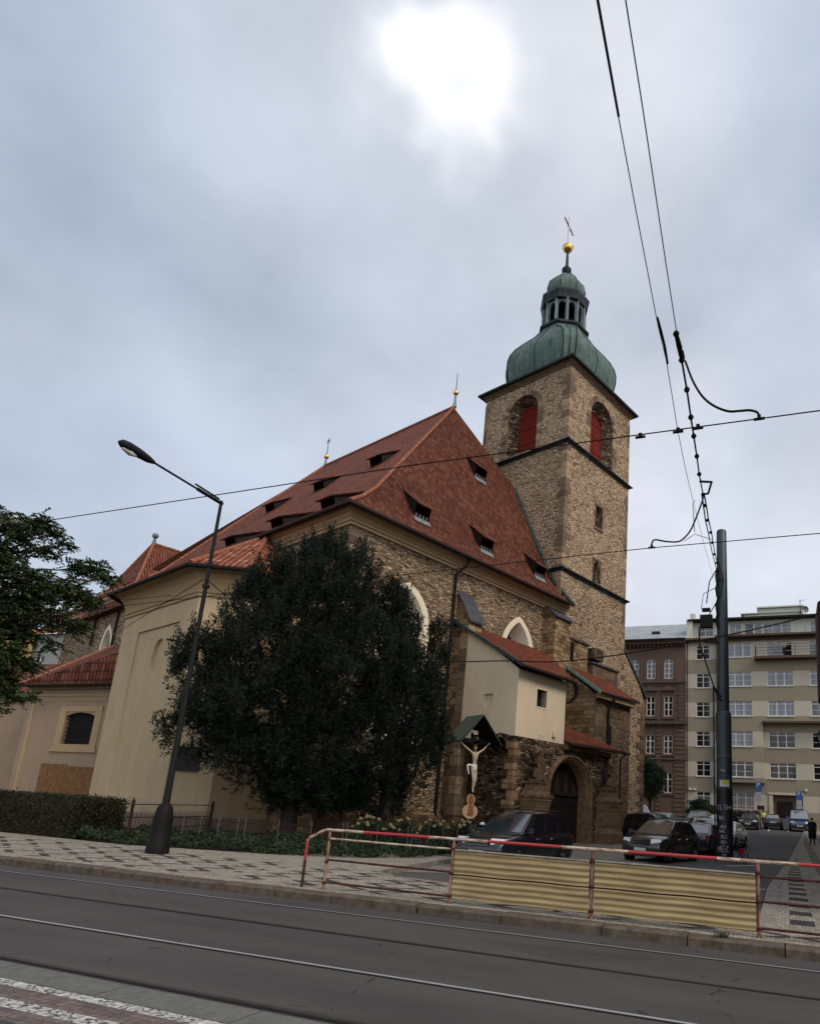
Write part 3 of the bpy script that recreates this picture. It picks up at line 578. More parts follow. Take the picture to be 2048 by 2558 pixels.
def dormer_sill(face, c, z, par, w=1.35):
    if face == 'A': f = lambda zz: np.interp(zz, LV, [rv[q] for q in LV]); P = lambda s, o, t: (s, o, t)
    else: f = lambda zz: np.interp(zz, LV, [ru[q] for q in LV]); P = lambda s, o, t: (o, s, t)
    zb = z-(1.8 if face == 'A' else 1.5); m_ = MB(); o0, o1 = f(zb-.28), f(zb)
    m_.quad(P(c-.05, o0-.05, zb-.28), P(c+w+.05, o0-.05, zb-.28), P(c+w+.05, o1-.05, zb+.03), P(c-.05, o1-.05, zb+.03)); 
    if face == 'B': return
    for k in range(4): x = c+.15+k*(w-.3)/3; m_.mbox(lambda s, t, d: P(s, o1-.04+d, t), x-.025, x+.025, zb, zb+.26, 0, .05)
    m_.build('louvre', 'flash_light', par)
for f_, c_, z_ in (('A', 21.25, 18.6), ('A', 26.45, 18.6), ('A', 31.7, 18.6), ('A', 28.9, 25.5), ('B', 32.0, 24.05), ('B', 38.0, 23.9), ('B', 43.9, 23.7), ('B', 27.2, 17.4), ('B', 31.6, 17.3), ('B', 36.6, 17.3)):
    d_ = dormer(f_, c_, z_, 1.05 if f_ == 'A' else 1.15); dormer_sill(f_, c_, z_, d_, 1.05 if f_ == 'A' else 1.15)
def finial(parent, x, y, z, r, h, tip, star=False, mt='gold'):
    m_ = MB(); m_.lathe([(.16, 0), (.12, .3), (.08, .6), (.07, h)], (x, y, z), 10); s_ = m_.build('finial', 'copper_pale', parent, smooth=60)
    m_ = MB(); m_.lathe([(r*math.sin(t)+.001, -r*math.cos(t)) for t in np.linspace(0, PI, 13)], (x, y, z+h+r*.9), 18); m_.build('gilded_ball', mt, s_, smooth=80)
    m_ = MB(); zt = z+h+2*r
    if tip: m_.tube([(x, y, zt-.1), (x, y, zt+tip)], [.035, .02], 6)
    if star:
        for k in range(4): t = PI*k/4; m_.tube([(x, y-.3*math.cos(t), zt+tip*.85-.3*math.sin(t)), (x, y+.3*math.cos(t), zt+tip*.85+.3*math.sin(t))], .022, 5)
    if tip: m_.build('spike', 'iron', s_)
finial(roof, 29.53, 33.1, 30.6, .2, 1.05, 1.5); finial(roof, 29.53, 49.4, 30.6, .22, .75, 1.55, True)
# ---- choir-side wing with its own hipped roof
mb = MB(); mb.box((17.6, 50.6, 0), (30, 58.4, 14.2)); wing = mb.build('wing_wall', 'stone_wall', church)
mb = MB(); A_ = (19, 54.4, 20.4); B_ = (32, 54.4, 20.4)
roofpoly(mb, [(16.6, 50.1, 14.2), (32, 50.1, 14.2), B_, A_], (1, 0, 0)); roofpoly(mb, [(16.6, 58.7, 14.2), A_, B_, (32, 58.7, 14.2)], (1, 0, 0)); roofpoly(mb, [(16.6, 50.1, 14.2), A_, (16.6, 58.7, 14.2)], (0, 1, 0)); mb.quad((16.6, 50.1, 14.19), (32, 50.1, 14.19), (32, 58.7, 14.19), (16.6, 58.7, 14.19))
wr = mb.build('wing_roof', 'tile_left', church); finial(wr, 19, 54.4, 20.3, .23, .55, 0, mt='copper_pale')
mb = MB(); hip_row(mb, [(16.6, 50.1, 14.25), A_, (16.6, 58.7, 14.25)]); hip_row(mb, [A_, B_]); mb.build('ridge_tiles', 'ridge', wr, smooth=50)
mb = MB(); roofpoly(mb, [(16.5, 58.7, 14.3), (22, 60, 19), (22, 66, 19), (16.5, 66, 14.3)], (0, 1, 0)); mb.build('choir_roof', 'tile_left', church)
mb = MB(); mb.tube([(17.05, 57.0, 14.3), (17.05, 57.0, 12.0)], .09, 8); mb.build('downpipe', 'pipe', church); mb = MB(); mb.tube([(17.1, 52.8, 14.5), (17.05, 52.8, 8)], .08, 8); mb.build('downpipe', 'pipe', church)
# ---- tower
tower = MB(); SW = dict(c=36.93+.95)
WA = (37.05, 1.62, .98, 27.2, 30.55)   # belfry window on the A face: centre, outer half width, inner half width, sill, spring
WB = (28.98+.95, 1.5, .95, 27.2, 30.55)
ZT = 34.3
S1, S2 = 17.95, 27.75                 # string courses
WAc, WBc = 38.35, 30.2
zs, zp = 28.0, 31.55
ho = lambda c, w: arch(c-w, c+w, zs+.1, zp, 14, 'round')
wall(tower, [(T0, 0), (T1, 0), (T1, ZT), (T0, ZT)], [ho(WAc, 1.6), arch(37.9, 38.85, 22.6, 24.2, 6, 'round', .12), arch(37.9, 38.75, S1+.3, 19.4, 8, 'p', .5)], PA(MW), 1.25)
wall(tower, [(MW, 0), (MW+TW, 0), (MW+TW, ZT), (MW, ZT)], [ho(WBc, 1.5)], PB(T0), 1.25)
tower.quad((T1, MW, 0), (T1, MW+TW, 0), (T1, MW+TW, ZT), (T1, MW, ZT)); tower.quad((T0, MW+TW, 0), (T1, MW+TW, 0), (T1, MW+TW, ZT), (T0, MW+TW, ZT))
tow = tower.build('tower', 'stone_up', church)
for (c, w, P) in ((WAc, 1.6, PA(MW)), (WBc, 1.5, PB(T0))):
    # arch stones in a ring and down the jambs
    q = MB(); 
    for side in (-1, 1):
        z = zs+.1; k = 0
        while z < zp-.05:
            h_ = random.uniform(.24, .34); ww = .34 if k % 2 else .55
            a0, a1 = (c-w-ww, c-w-.0) if side < 0 else (c+w+.0, c+w+ww)
            q.mbox(P, a0+.01, a1, z, min(z+h_, zp)-.02, -.035, .3); z += h_; k += 1
    for k in range(17):
        t0, t1 = PI*k/17+.008, PI*(k+1)/17-.008; ro = w+.42+random.uniform(-.04, .04)
        q.add([P(c+r_*math.cos(t), zp+r_*math.sin(t), d) for d in (-.04, .3) for r_, t in ((w, t0), (ro, t0), (ro, t1), (w, t1))], [(0, 1, 2, 3), (4, 7, 6, 5), (0, 4, 5, 1), (1, 5, 6, 2), (2, 6, 7, 3), (3, 7, 4, 0)])
    q.build('window_surround', 'quoin', tow)
    i_ = arch(c-w*.66, c+w*.66, zs+.1, zp+.05, 14, 'round'); o_ = arch(c-w, c+w, zs+.1, zp, 14, 'round'); n = len(i_)
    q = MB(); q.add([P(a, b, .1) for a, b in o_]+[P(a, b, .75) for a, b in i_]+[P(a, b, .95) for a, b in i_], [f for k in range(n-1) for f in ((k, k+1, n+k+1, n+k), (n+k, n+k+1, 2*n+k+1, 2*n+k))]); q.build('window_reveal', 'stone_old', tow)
    s_ = MB().prism(i_, P, .8, .86).build('louvre_shutter', 'red_shutter', tow)
    q = MB(); q.mbox(P, c-.03, c+.03, zs+.1, zp+.9, .76, .80)
    for z in (zs+1.3, zs+2.6, zp+.1): q.mbox(P, c-w*.66, c+w*.66, z-.035, z+.035, .765, .80)
    q.build('shutter_rail', 'red_shutter', s_)
for nm, c, z0, z1 in (('slit', 38.37, 22.6, 24.3), ('slit', 38.32, S1+.3, 19.9)):
    q = MB(); P = PA(MW); q.mbox(P, c-.55, c-.42, z0-.1, z1, -.04, .15); q.mbox(P, c+.42, c+.55, z0-.1, z1, -.04, .15); q.mbox(P, c-.6, c+.6, z1, z1+.18, -.05, .15); q.mbox(P, c-.6, c+.6, z0-.22, z0-.02, -.08, .15); f_ = q.build('slit_window', 'ashlar_dark', tow)
    q = MB(); q.mbox(P, c-.42, c+.42, z0, z1, .5, .55); q.build('dark_opening', 'void', f_); q = MB(); q.mbox(P, c-.02, c+.02, z0, z1, .3, .34); q.mbox(P, c-.42, c+.42, z0+.8, z0+.84, .3, .34); q.build('window_bar', 'galv', f_)
def quoins(mb, u, v, z0, z1, du, dv, big=(.62, .34)):
    """alternating long-and-short corner stones; du,dv: directions of the two faces away from the corner"""
    z = z0; k = 0
    while z < z1-.15:
        h_ = min(random.uniform(.36, .56), z1-z); a, b = (big[0], big[1]) if k % 2 else (big[1], big[0]); a *= random.uniform(.85, 1.15); b *= random.uniform(.85, 1.15)
        e = .028; x0, x1 = sorted((u-du*e, u+du*a)); y0, y1 = sorted((v-dv*e, v+dv*b)); mb.box((x0, y0, z+.012), (x1, y1, z+h_-.012)); z += h_; k += 1
for a_ in ((T0, MW, 16, S2-.3, 1, 1, (.75, .42)), (T0, MW, S2+.35, 33.6, 1, 1, (.75, .42)), (T1, MW, 1, S1, -1, 1, (.5, .3)), (T1, MW, S1+.3, S2-.2, -1, 1, (.5, .3)), (T1, MW, S2+.3, 33.6, -1, 1, (.5, .3)), (T0, MW+TW, 26.6, 33.6, 1, -1, (.4, .25))): q = MB(); quoins(q, *a_); q.build('quoin', 'quoin', tow)
q = MB(); quoins(q, CU, MW, 1.4, 14.5, 1, 1, (.8, .5)); q.build('quoin', 'quoin', church)
SQ = [(T0, MW+TW), (T0, MW), (T1, MW), (T1, MW+TW)]
for z in (S1, S2): sweep_ = MB(); sweep(sweep_, SQ, [(-.05, z-.16), (.06, z-.16), (.12, z-.08), (.24, z-.03), (.30, z+.0), (.30, z+.05), (-.05, z+.16)], True); sweep_.build('string_course', 'copper_dark', tow)
q = MB(); sweep(q, SQ, [(-.05, 34.0), (.05, 34.0), (.1, 34.15), (.3, 34.35), (-.05, 34.35)], True); q.build('eave_shade_band', 'carved_dark', tow)  # small dark moulding added to stand in for wall shade under the metal eave
q = MB(); sweep(q, SQ, [(.1, 34.32), (.52, 34.36), (.55, 34.5), (.1, 34.85)], True); q.add([(a[0], a[1], 34.9) for a in SQ], [(0, 1, 2, 3)]); q.build('roof_eave', 'copper_dark', tow)
# onion dome: a square plan bulging out and drawn in to an octagon
cu, cv = T0+TW/2, MW+TW/2
def superring(r_, z, k, n=48):
    """plan outline between a square with cut corners (k=0) and a regular octagon (k=1); r_ = half width"""
    c_ = .80*(1-k)+math.tan(PI/8)*k; pts8 = [(1, -c_), (1, c_), (c_, 1), (-c_, 1), (-1, c_), (-1, -c_), (-c_, -1), (c_, -1)]; out_ = []
    for i in range(8):
        a_, b_ = pts8[i], pts8[(i+1) % 8]
        for j in range(n//8): t = j/(n//8); out_.append((cu+r_*(a_[0]+(b_[0]-a_[0])*t), cv+r_*(a_[1]+(b_[1]-a_[1])*t), z))
    return out_
prof = [(3.2, 34.75, 0), (3.32, 35.3, 0), (3.46, 36.1, 0), (3.58, 36.9, 0), (3.61, 37.6, .02), (3.5, 38.2, .05), (3.25, 38.8, .14), (2.92, 39.3, .28), (2.58, 39.75, .48), (2.3, 40.1, .68), (2.15, 40.4, .85), (1.97, 40.7, 1), (1.9, 41.05, 1)]
q = MB(); n = 48
for r_, z, k in prof: q.v += superring(r_, z, k)
q.f = [(i*n+k, i*n+(k+1) % n, (i+1)*n+(k+1) % n, (i+1)*n+k) for i in range(len(prof)-1) for k in range(n)]+[tuple(range((len(prof)-1)*n, len(prof)*n))]
dome = q.build('onion_dome', 'copper', tow, smooth=28)
q = MB()
for k in range(0, 48, 3): 
    q.tube([tuple(Vector(superring(r_+.015, z, kk)[k])) for r_, z, kk in prof], .05 if k % 6 == 0 else .035, 5)
q.build('dome_seam', 'seam', dome)
def octa(prof_, name, mt, par, sm=None, n=8):
    m_ = MB(); m_.lathe(prof_, (cu, cv, 0), n, sq=PI/8); return m_.build(name, mt, par, smooth=sm)
f8 = 1/math.cos(PI/8)
lant = octa([(1.98*f8, 41.0), (2.08*f8, 41.06), (2.08*f8, 41.25), (1.9*f8, 41.35), (1.85*f8, 41.4)], 'lantern', 'copper_dark', tow)
q = MB(); NL = 12; fN = 1/math.cos(PI/NL)
for k in range(NL):
    a_ = PI/NL+2*PI*k/NL; b_ = a_+2*PI/NL; p0 = Vector((cu+1.70*fN*math.cos(a_), cv+1.70*fN*math.sin(a_), 0)); p1 = Vector((cu+1.70*fN*math.cos(b_), cv+1.70*fN*math.sin(b_), 0)); nn_ = Vector((math.cos((a_+b_)/2), math.sin((a_+b_)/2), 0)); e_ = (p1-p0).normalized(); W_ = (p1-p0).length
    P = lambda s, t, d, p0=p0, e_=e_, nn_=nn_: tuple(p0+e_*s-nn_*d+Vector((0, 0, t)))
    wall(q, [(0, 41.35), (W_, 41.35), (W_, 43.8), (0, 43.8)], [arch(.15, W_-.15, 41.5, 43.1, 10, 'round')], P, .2)
q.build('lantern_arcade', 'copper_pale', lant)
for k in range(NL):
    a_ = PI/NL+2*PI*k/NL; q = MB(); q.tube([(cu+1.76*fN*math.cos(a_), cv+1.76*fN*math.sin(a_), 41.35), (cu+1.76*fN*math.cos(a_), cv+1.76*fN*math.sin(a_), 43.7)], .10, 8); q.build('lantern_column', 'copper_pale', lant, smooth=60)
q = MB(); q.box((cu-.6, cv-.6, 41.3), (cu+.6, cv+.6, 43.9)); q.build('bell_frame', 'void', lant)
octa([(1.75*f8, 43.55), (1.9*f8, 43.6), (1.92*f8, 43.85), (1.94*f8, 43.95), (2.0*f8, 44.2), (2.02*f8, 44.25), (2.02*f8, 44.42), (1.9*f8, 44.62), (1.72*f8, 44.75)], 'lantern_cornice', 'copper_dark', lant)
sm_ = octa([(1.55*f8, 44.7), (1.62*f8, 44.9), (1.66*f8, 45.25), (1.62*f8, 45.65), (1.47*f8, 46.1), (1.2*f8, 46.55), (.85*f8, 46.95), (.5*f8, 47.25), (.28*f8, 47.45)], 'lantern_dome', 'copper', tow, 25)
q = MB(); 
for k in range(8):
    a_ = PI/8+2*PI*k/8; q.tube([(cu+r_*f8*1.01*math.cos(a_), cv+r_*f8*1.01*math.sin(a_), z) for r_, z in ((1.56, 44.75), (1.66, 45.25), (1.47, 46.1), (.85, 46.95), (.3, 47.45))], .03, 5)
q.build('dome_seam', 'seam', sm_)
spi = octa([(.28, 47.4), (.24, 47.6), (.42, 47.85), (.42, 48.1), (.2, 48.3), (.14, 48.6), (.10, 50.0)], 'spire', 'copper_dark', tow, 40, 16)
q = MB(); q.lathe([(.46*math.sin(t)+.001, -.46*math.cos(t)) for t in np.linspace(0, PI, 15)], (cu, cv, 50.42), 20); q.lathe([(.475, -.05), (.49, 0), (.475, .05)], (cu, cv, 50.45), 20); q.build('gilded_ball', 'gold', spi, smooth=70)
M['cross'] = plain('pale_cross_metal', (.30, .29, .30), .5, .2, 8, .5)
q = MB(); q.tube([(cu, cv, 50.9), (cu, cv, 53.85)], [.085, .05], 6)
for s1_ in (-1, 1): q.tube([(cu+.10*s1_, cv, 50.9), (cu+.03*s1_, cv, 52.4)], .022, 5); 
for zc, L_ in ((52.75, .98),):
    q.tube([(cu-L_, cv-.25, zc), (cu+L_, cv+.25, zc)], .07, 6)
for k in range(4): t = PI/4+PI*k/2; q.tube([(cu, cv, 52.75), (cu+.35*math.cos(t), cv+.1*math.cos(t), 52.75+.35*math.sin(t))], .02, 5)
q.build('cross', 'cross', spi)
# ---- buttresses
def buttress(u0, u1, v0, ztop, zfront, cap='slate', mt='stone_old', stepz=None):
    q = MB(); q.add([(u0, MW+.05, 0), (u1, MW+.05, 0), (u1, v0, 0), (u0, v0, 0), (u0, MW+.05, ztop), (u1, MW+.05, ztop), (u1, v0, zfront), (u0, v0, zfront)], [(0, 3, 7, 4), (3, 2, 6, 7), (2, 1, 5, 6), (4, 7, 6, 5)])
    o = q.build('buttress', mt, church)
    q = MB(); e = .1; q.add([(u0-e, MW, ztop+.12), (u1+e, MW, ztop+.12), (u1+e, v0-.16, zfront-.1), (u0-e, v0-.16, zfront-.1), (u0-e, MW, ztop), (u1+e, MW, ztop), (u1+e, v0-.16, zfront-.2), (u0-e, v0-.16, zfront-.2)], [(0, 1, 2, 3), (4, 7, 6, 5), (0, 3, 7, 4), (3, 2, 6, 7), (1, 5, 6, 2)]); q.build('buttress_cap', cap, o)
    return o
b1 = buttress(24.62, 25.65, 24.76, 13.4, 11.75, mt='ashlar')
q = MB(); quoins(q, 24.62, 24.76, 1.3, 11.6, 1, 1, (.5, .5)); q.build('quoin', 'quoin', b1)
b2 = buttress(32.35, 34.1, 24.76, 14.75, 14.1, mt='ashlar_gold')
def block(name, mt, a, b, par, cap=None, ov=.12):
    q = MB(); q.box(a, b); o = q.build(name, mt, par)
    if cap: q = MB(); q.add([(a[0]-ov, a[1]-ov, b[2]), (b[0]+ov, a[1]-ov, b[2]), (b[0]+ov, b[1], b[2]), (a[0]-ov, b[1], b[2]), (a[0]-ov, a[1]-ov, b[2]+.12), (b[0]+ov, a[1]-ov, b[2]+.12), (b[0]+ov, b[1], b[2]+.45), (a[0]-ov, b[1], b[2]+.45)], [(0, 3, 2, 1), (4, 5, 6, 7), (0, 1, 5, 4), (1, 2, 6, 5), (3, 0, 4, 7)]); q.build('coping', cap, o)
    return o
bb = block('buttress_stair', 'ashlar_gold', (34.11, 24.8, 0), (36.2, MW+.01, 12.85), church, 'ashlar_dark')
q = MB(); q.mbox(PA(24.8), 34.15, 34.5, 11.4, 12.7, -.03, .1); q.build('niche_slot', 'void', bb)
block('buttress_stair', 'ashlar_dark', (36.7, 24.7, 0), (40.0, MW+.01, 11.7), church, 'slate')
block('chimney_stub', 'ashlar_dark', (36.9, 24.72, 12.1), (38.1, 25.6, 12.9), church)
bt = MB(); v0_, v1_ = MW+.02, MW+1.3
bt.add([(T1, v0_, 0), (T1+3.4, v0_, 0), (T1+3.4, v0_, 10.3), (T1+2.6, v0_, 11.6), (T1, v0_, 14.2), (T1, v1_, 0), (T1+3.4, v1_, 0), (T1+3.4, v1_, 10.3), (T1+2.6, v1_, 11.6), (T1, v1_, 14.2)], [(0, 1, 2, 3, 4), (5, 9, 8, 7, 6), (1, 6, 7, 2), (2, 7, 8, 3), (3, 8, 9, 4)])
b4 = bt.build('tower_buttress', 'stone_up', church)
q = MB(); q.add([(T1-.02, v0_-.12, 14.25), (T1+3.6, v0_-.12, 11.0), (T1+3.6, v1_+.1, 11.0), (T1-.02, v1_+.1, 14.25), (T1-.02, v0_-.12, 14.05), (T1+3.6, v0_-.12, 10.8), (T1+3.6, v1_+.1, 10.8), (T1-.02, v1_+.1, 14.05)], [(0, 1, 2, 3), (4, 7, 6, 5), (0, 4, 5, 1), (1, 5, 6, 2)]); q.build('buttress_cap', 'slate', b4)
q = MB(); quoins(q, T1+3.4, v0_, .2, 10.2, -1, 1, (1.1, .6)); q.build('quoin', 'ashlar_dark', b4)
# ---- projecting plastered bay over the porch, with a lean-to roof of pan tiles
BR = 28.66; BZ = 5.27
bay = MB(); P = PA(PW); wh = rect(26.16, 26.98, 6.95, 7.86)
wall(bay, [(BU, BZ), (BR, BZ), (BR, 8.62), (BU, 8.62)], [wh], P, .4)
zl = lambda v: 8.62+(v-PW)*(11.3-8.62)/(24.76-PW)
ar_ = [(24.76, zl(24.76)), (PW, 8.62), (PW, BZ), (21.25, BZ), (21.45, 5.33), (21.7, 5.40), (21.95, 5.42), (22.2, 5.38), (22.45, 5.26), (22.55, 5.2), (24.76, 5.05)]
wall(bay, ar_, [rect(22.6, 23.22, 6.72, 7.45)], PB(BU), .12)
bay.mbox(PB(BU), 22.6, 23.22, 6.72, 7.45, .12, .14)
bay.quad((BR, PW, BZ), (BR, MW, BZ), (BR, MW, 11.5), (BR, PW, 8.62)); bay.quad((BU, PW, BZ+.01), (BR, PW, BZ+.01), (BR, MW, BZ+.01), (BU, 22, BZ+.01))
bo = bay.build('plastered_bay', 'bay_plaster', church)
q = MB(); q.mbox(P, 26.1, 27.04, 6.88, 6.95, -.02, .3); q.mbox(P, 26.1, 27.04, 7.86, 7.92, -.02, .3); q.mbox(P, 26.1, 26.16, 6.95, 7.86, -.02, .3); q.mbox(P, 26.98, 27.04, 6.95, 7.86, -.02, .3); w_ = q.build('bay_window', 'white_trim', bo)
MB().mbox(P, 26.16, 26.98, 6.95, 7.86, .34, .38).build('pane', 'glass_dark', w_)
q = MB(); 
for x in (26.36, 26.57, 26.78): q.tube([P(x, 6.95, .22), P(x, 7.86, .22)], .012, 5)
for z in (7.2, 7.55): q.tube([P(26.16, z, .22), P(26.98, z, .22)], .012, 5)
q.build('window_grille', 'iron', w_)
q = MB(); q.mbox(P, 27.6, 27.85, 5.55, 5.85, -.1, 0); q.mbox(P, 27.66, 27.8, 5.53, 5.68, -.14, -.1); q.build('light_box', 'bay_plaster', bo)
sl = (11.75-8.80)/(MW-20.62)
rz = lambda v: 8.80+(v-20.62)*sl
q = MB(); roofpoly(q, [(24.38, 20.55, rz(20.55)), (33.2, 20.55, rz(20.55)), (33.2, MW, rz(MW)), (24.38, MW, rz(MW))][:0] or [(24.40, 20.55, rz(20.55)), (28.75, 20.55, rz(20.55)), (32.9, MW, rz(MW)), (24.40, MW, rz(MW))], (1, 0, 0))
q.quad(*[(a, b, c-.1) for a, b, c in [(24.40, 20.55, rz(20.55)), (28.75, 20.55, rz(20.55)), (32.9, MW, rz(MW)), (24.40, MW, rz(MW))]]); q.quad((24.40, 20.55, rz(20.55)), (24.40, 20.55, rz(20.55)-.1), (24.40, MW, rz(MW)-.1), (24.40, MW, rz(MW)))
br_ = q.build('bay_roof', 'tile_new', church)
q = MB(); tile_edge(q, (24.42, 20.55, rz(20.55)+.0), (28.7, 20.55, rz(20.55)), (0, -1, -.6), .22, .075); q.build('eaves_tiles', 'tile_edge', br_, smooth=60)
q = MB(); q.tube([(24.36, 20.5, rz(20.5)+.02), (24.36, MW, rz(MW)+.02)], .05, 6); q.tube([(24.33, 20.5, rz(20.5)-.09), (24.33, MW, rz(MW)-.09)], .04, 6); q.build('verge_flashing', 'flash_dark', br_)
q = MB(); q.tube([(24.3, 20.48, 8.66), (28.85, 20.48, 8.62)], .075, 8); q.tube([(28.78, 20.48, 8.62), (28.95, 20.5, 8.35), (29.0, 20.55, 7.9), (28.9, 20.75, 7.65), (28.75, 20.95, 7.5)], [.15, .15, .08, .07, .06], 8); q.build('gutter', 'iron', br_, smooth=60)
# ---- porch: rubble wall with the portal, side arch and small tiled roof
PR = 33.6; AC = 29.35
porch = MB()
hole = arch(AC-2.06, AC+2.06, 0.0, 2.72, 16, 'round')
wall(porch, [(BU, -.1), (PR, -.1), (PR, 5.1), (BR+.02, 5.1), (BR+.02, BZ), (BU, BZ)], [[(a, max(b, -.05)) for a, b in hole]], P, .15)
arch_o = [(22.7, 0.3), (22.7, 4.0), (22.55, 4.7), (22.3, 5.15), (21.95, 5.3), (21.6, 5.22), (21.35, 4.95), (21.2, 4.5), (21.15, 4.1)]
poly = [(PW, -.1), (PW, BZ-.004), (21.25, BZ-.004), (21.45, 5.32), (21.7, 5.38), (21.95, 5.40), (22.2, 5.36), (22.45, 5.24), (22.55, 5.15)]+[(22.42, 5.0), (22.2, 5.17), (21.95, 5.24), (21.7, 5.15), (21.5, 4.9), (21.38, 4.5), (21.35, 4.1), (21.35, -.1)]
wall(porch, poly, [], PB(BU), .1)
porch.quad((BU, 21.35, -.1), (BU, 21.35, 4.5), (BU+.9, 21.35, 4.5), (BU+.9, 21.35, -.1)); porch.quad((PR, PW, -.1), (PR, MW, -.1), (PR, MW, 5.1), (PR, PW, 5.1))
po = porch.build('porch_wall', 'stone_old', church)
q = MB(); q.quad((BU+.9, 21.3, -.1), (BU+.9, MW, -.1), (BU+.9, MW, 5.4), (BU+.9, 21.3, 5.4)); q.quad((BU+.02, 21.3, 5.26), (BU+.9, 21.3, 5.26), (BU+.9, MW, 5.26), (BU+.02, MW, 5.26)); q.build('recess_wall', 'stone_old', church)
q = MB(); quoins(q, BU, PW, .0, 5.1, 1, 1, (.55, .3)); q.build('quoin', 'ashlar', po)
# portal: stepped and rolled archivolts
por = MB()
for k, (w, d0, d1, r_) in enumerate(((2.04, -.10, .12, .16), (1.90, -.02, .2, .12), (1.79, .08, .28, .10), (1.70, .16, .42, .06))):
    o_ = arch(AC-w-.06, AC+w+.06, 0, 2.72, 24, 'round'); i_ = arch(AC-w+r_, AC+w-r_, 0, 2.72, 24, 'round'); n = len(o_)
    por.add([P(a, b, d0) for a, b in o_]+[P(a, b, d0) for a, b in i_]+[P(a, b, d1) for a, b in o_]+[P(a, b, d1+.2) for a, b in i_], [f for j in range(n-1) for f in ((j, j+1, n+j+1, n+j), (n+j, n+j+1, 3*n+j+1, 3*n+j), (j, 2*n+j, 2*n+j+1, j+1))])
for w, d in ((1.97, -.13), (1.84, -.03), (1.74, .08)):
    por.tube([P(a, b, d) for a, b in arch(AC-w, AC+w, .0, 2.72, 28, 'round')], .07, 8)
for s_ in (-1, 1):
    por.mbox(P, min(AC+s_*1.66, AC+s_*2.1), max(AC+s_*1.66, AC+s_*2.1), 0, .95, -.22, .3)
    por.mbox(P, min(AC+s_*1.64, AC+s_*2.14), max(AC+s_*1.64, AC+s_*2.14), .95, 1.05, -.26, .3)
pt_ = por.build('portal', 'carved', po, smooth=40)
q = MB(); di = arch(AC-1.68, AC+1.68, 0, 2.72, 20, 'round'); q.prism(di, P, .55, .60); dr = q.build('door', 'wood_dark', po)
q = MB(); q.mbox(P, AC-1.64, AC+1.64, 2.62, 2.7, .44, .54); q.build('transom', 'iron_brown', dr)
q = MB(); 
for x in (-1.15, -.4, .4, 1.15): q.prism([(AC+x-.26, 2.73), (AC+x+.26, 2.73), (AC+x+.04, 3.3+(.6 if abs(x) < .5 else 0)), (AC+x-.04, 3.3+(.6 if abs(x) < .5 else 0))], P, .51, .545)
q.build('tympanum_relief', 'iron_brown', dr)
q = MB(); q.mbox(P, AC-.02, AC+.02, 0, 2.6, .52, .545); 
for z in (.5, 1.3, 2.1): q.mbox(P, AC-1.5, AC-.3, z-.03, z+.03, .52, .545); q.mbox(P, AC+.3, AC+1.5, z-.03, z+.03, .52, .545)
q.build('door_strap', 'iron', dr)
# porch roof
q = MB(); pts = [(BR+.03, 20.52, 5.28), (34.3, 20.52, 5.36), (34.3, 22.52, 6.2), (BR+.03, 24.2, 7.4)]; roofpoly(q, pts, (1, 0, 0)); q.quad(*[(a, b, c-.09) for a, b, c in pts]); pr2 = q.build('porch_roof', 'tile_new', po)
q = MB(); tile_edge(q, (BR+.05, 20.52, 5.29), (34.3, 20.52, 5.37), (0, -1, -.5), .22, .075); q.build('eaves_tiles', 'tile_new', pr2, smooth=60)
q = MB(); q.mbox(P, BR+.03, PR+.1, 5.0, 5.22, -.28, 0); q.build('porch_cornice', 'carved_dark', po)
q = MB(); q.tube([(BR+.05, 20.45, 5.22), (34.5, 20.45, 5.30), (34.75, 20.45, 5.32)], .06, 8); q.tube([(34.4, 20.5, 5.3), (34.4, 20.9, 5.0), (34.4, 20.9, .3)], .05, 8); q.build('gutter', 'iron', po, smooth=60)
# ---- annex with its verdigris verge
q = MB(); AV = 22.52; AU = 33.91; AR = 38.15
wall(q, [(AU, -.1), (AR, -.1), (AR, 9.05), (AU, 9.05)], [rect(36.1, 36.5, 3.9, 5.1), rect(36.1, 36.5, .9, 2.3)], PA(AV), .35)
an = q.build('annex_wall', 'grimy', church); q = MB(); wall(q, [(AV, -.1), (AV, 9.0), (MW, 11.4), (MW, -.1)], [], PB(AU), .1); q.build('annex_side_wall', 'ashlar_gold', an)
q = MB(); q.quad((AR, AV, 0), (AR, MW, 0), (AR, MW, 11.4), (AR, AV, 9.0)); q.mbox(PA(AV), AU-.02, AU+.9, 0, 8.9, -.05, -.002); q.build('annex_corner', 'ashlar_dark', an)
q = MB(); q.mbox(PA(AV), 36.05, 36.55, .9, 5.1, .33, .36); q.build('narrow_window', 'void', an)
q = MB(); pts = [(33.75, 22.1, 9.12), (38.45, 22.1, 9.2), (38.45, MW, 11.62), (33.75, MW, 11.62)]; roofpoly(q, pts, (1, 0, 0)); q.quad(*[(a, b, c-.1) for a, b, c in pts]); ar = q.build('annex_roof', 'tile_new', an)
q = MB(); q.mbox(lambda s, t, d: (33.70+d, s, t+(s-22.1)*.685), 22.0, MW, 8.98, 9.2, -.06, .05); q.build('verge_flashing', 'flash', ar)
q = MB(); q.mbox(PA(22.14), 33.95, 38.2, 8.75, 9.05, 0, .38); q.build('annex_cornice', 'plaster_trim', an); q = MB(); tile_edge(q, (33.8, 22.1, 9.14), (38.4, 22.1, 9.22), (0, -1, -.6), .22, .07); q.build('eaves_tiles', 'tile_edge', ar, smooth=60)
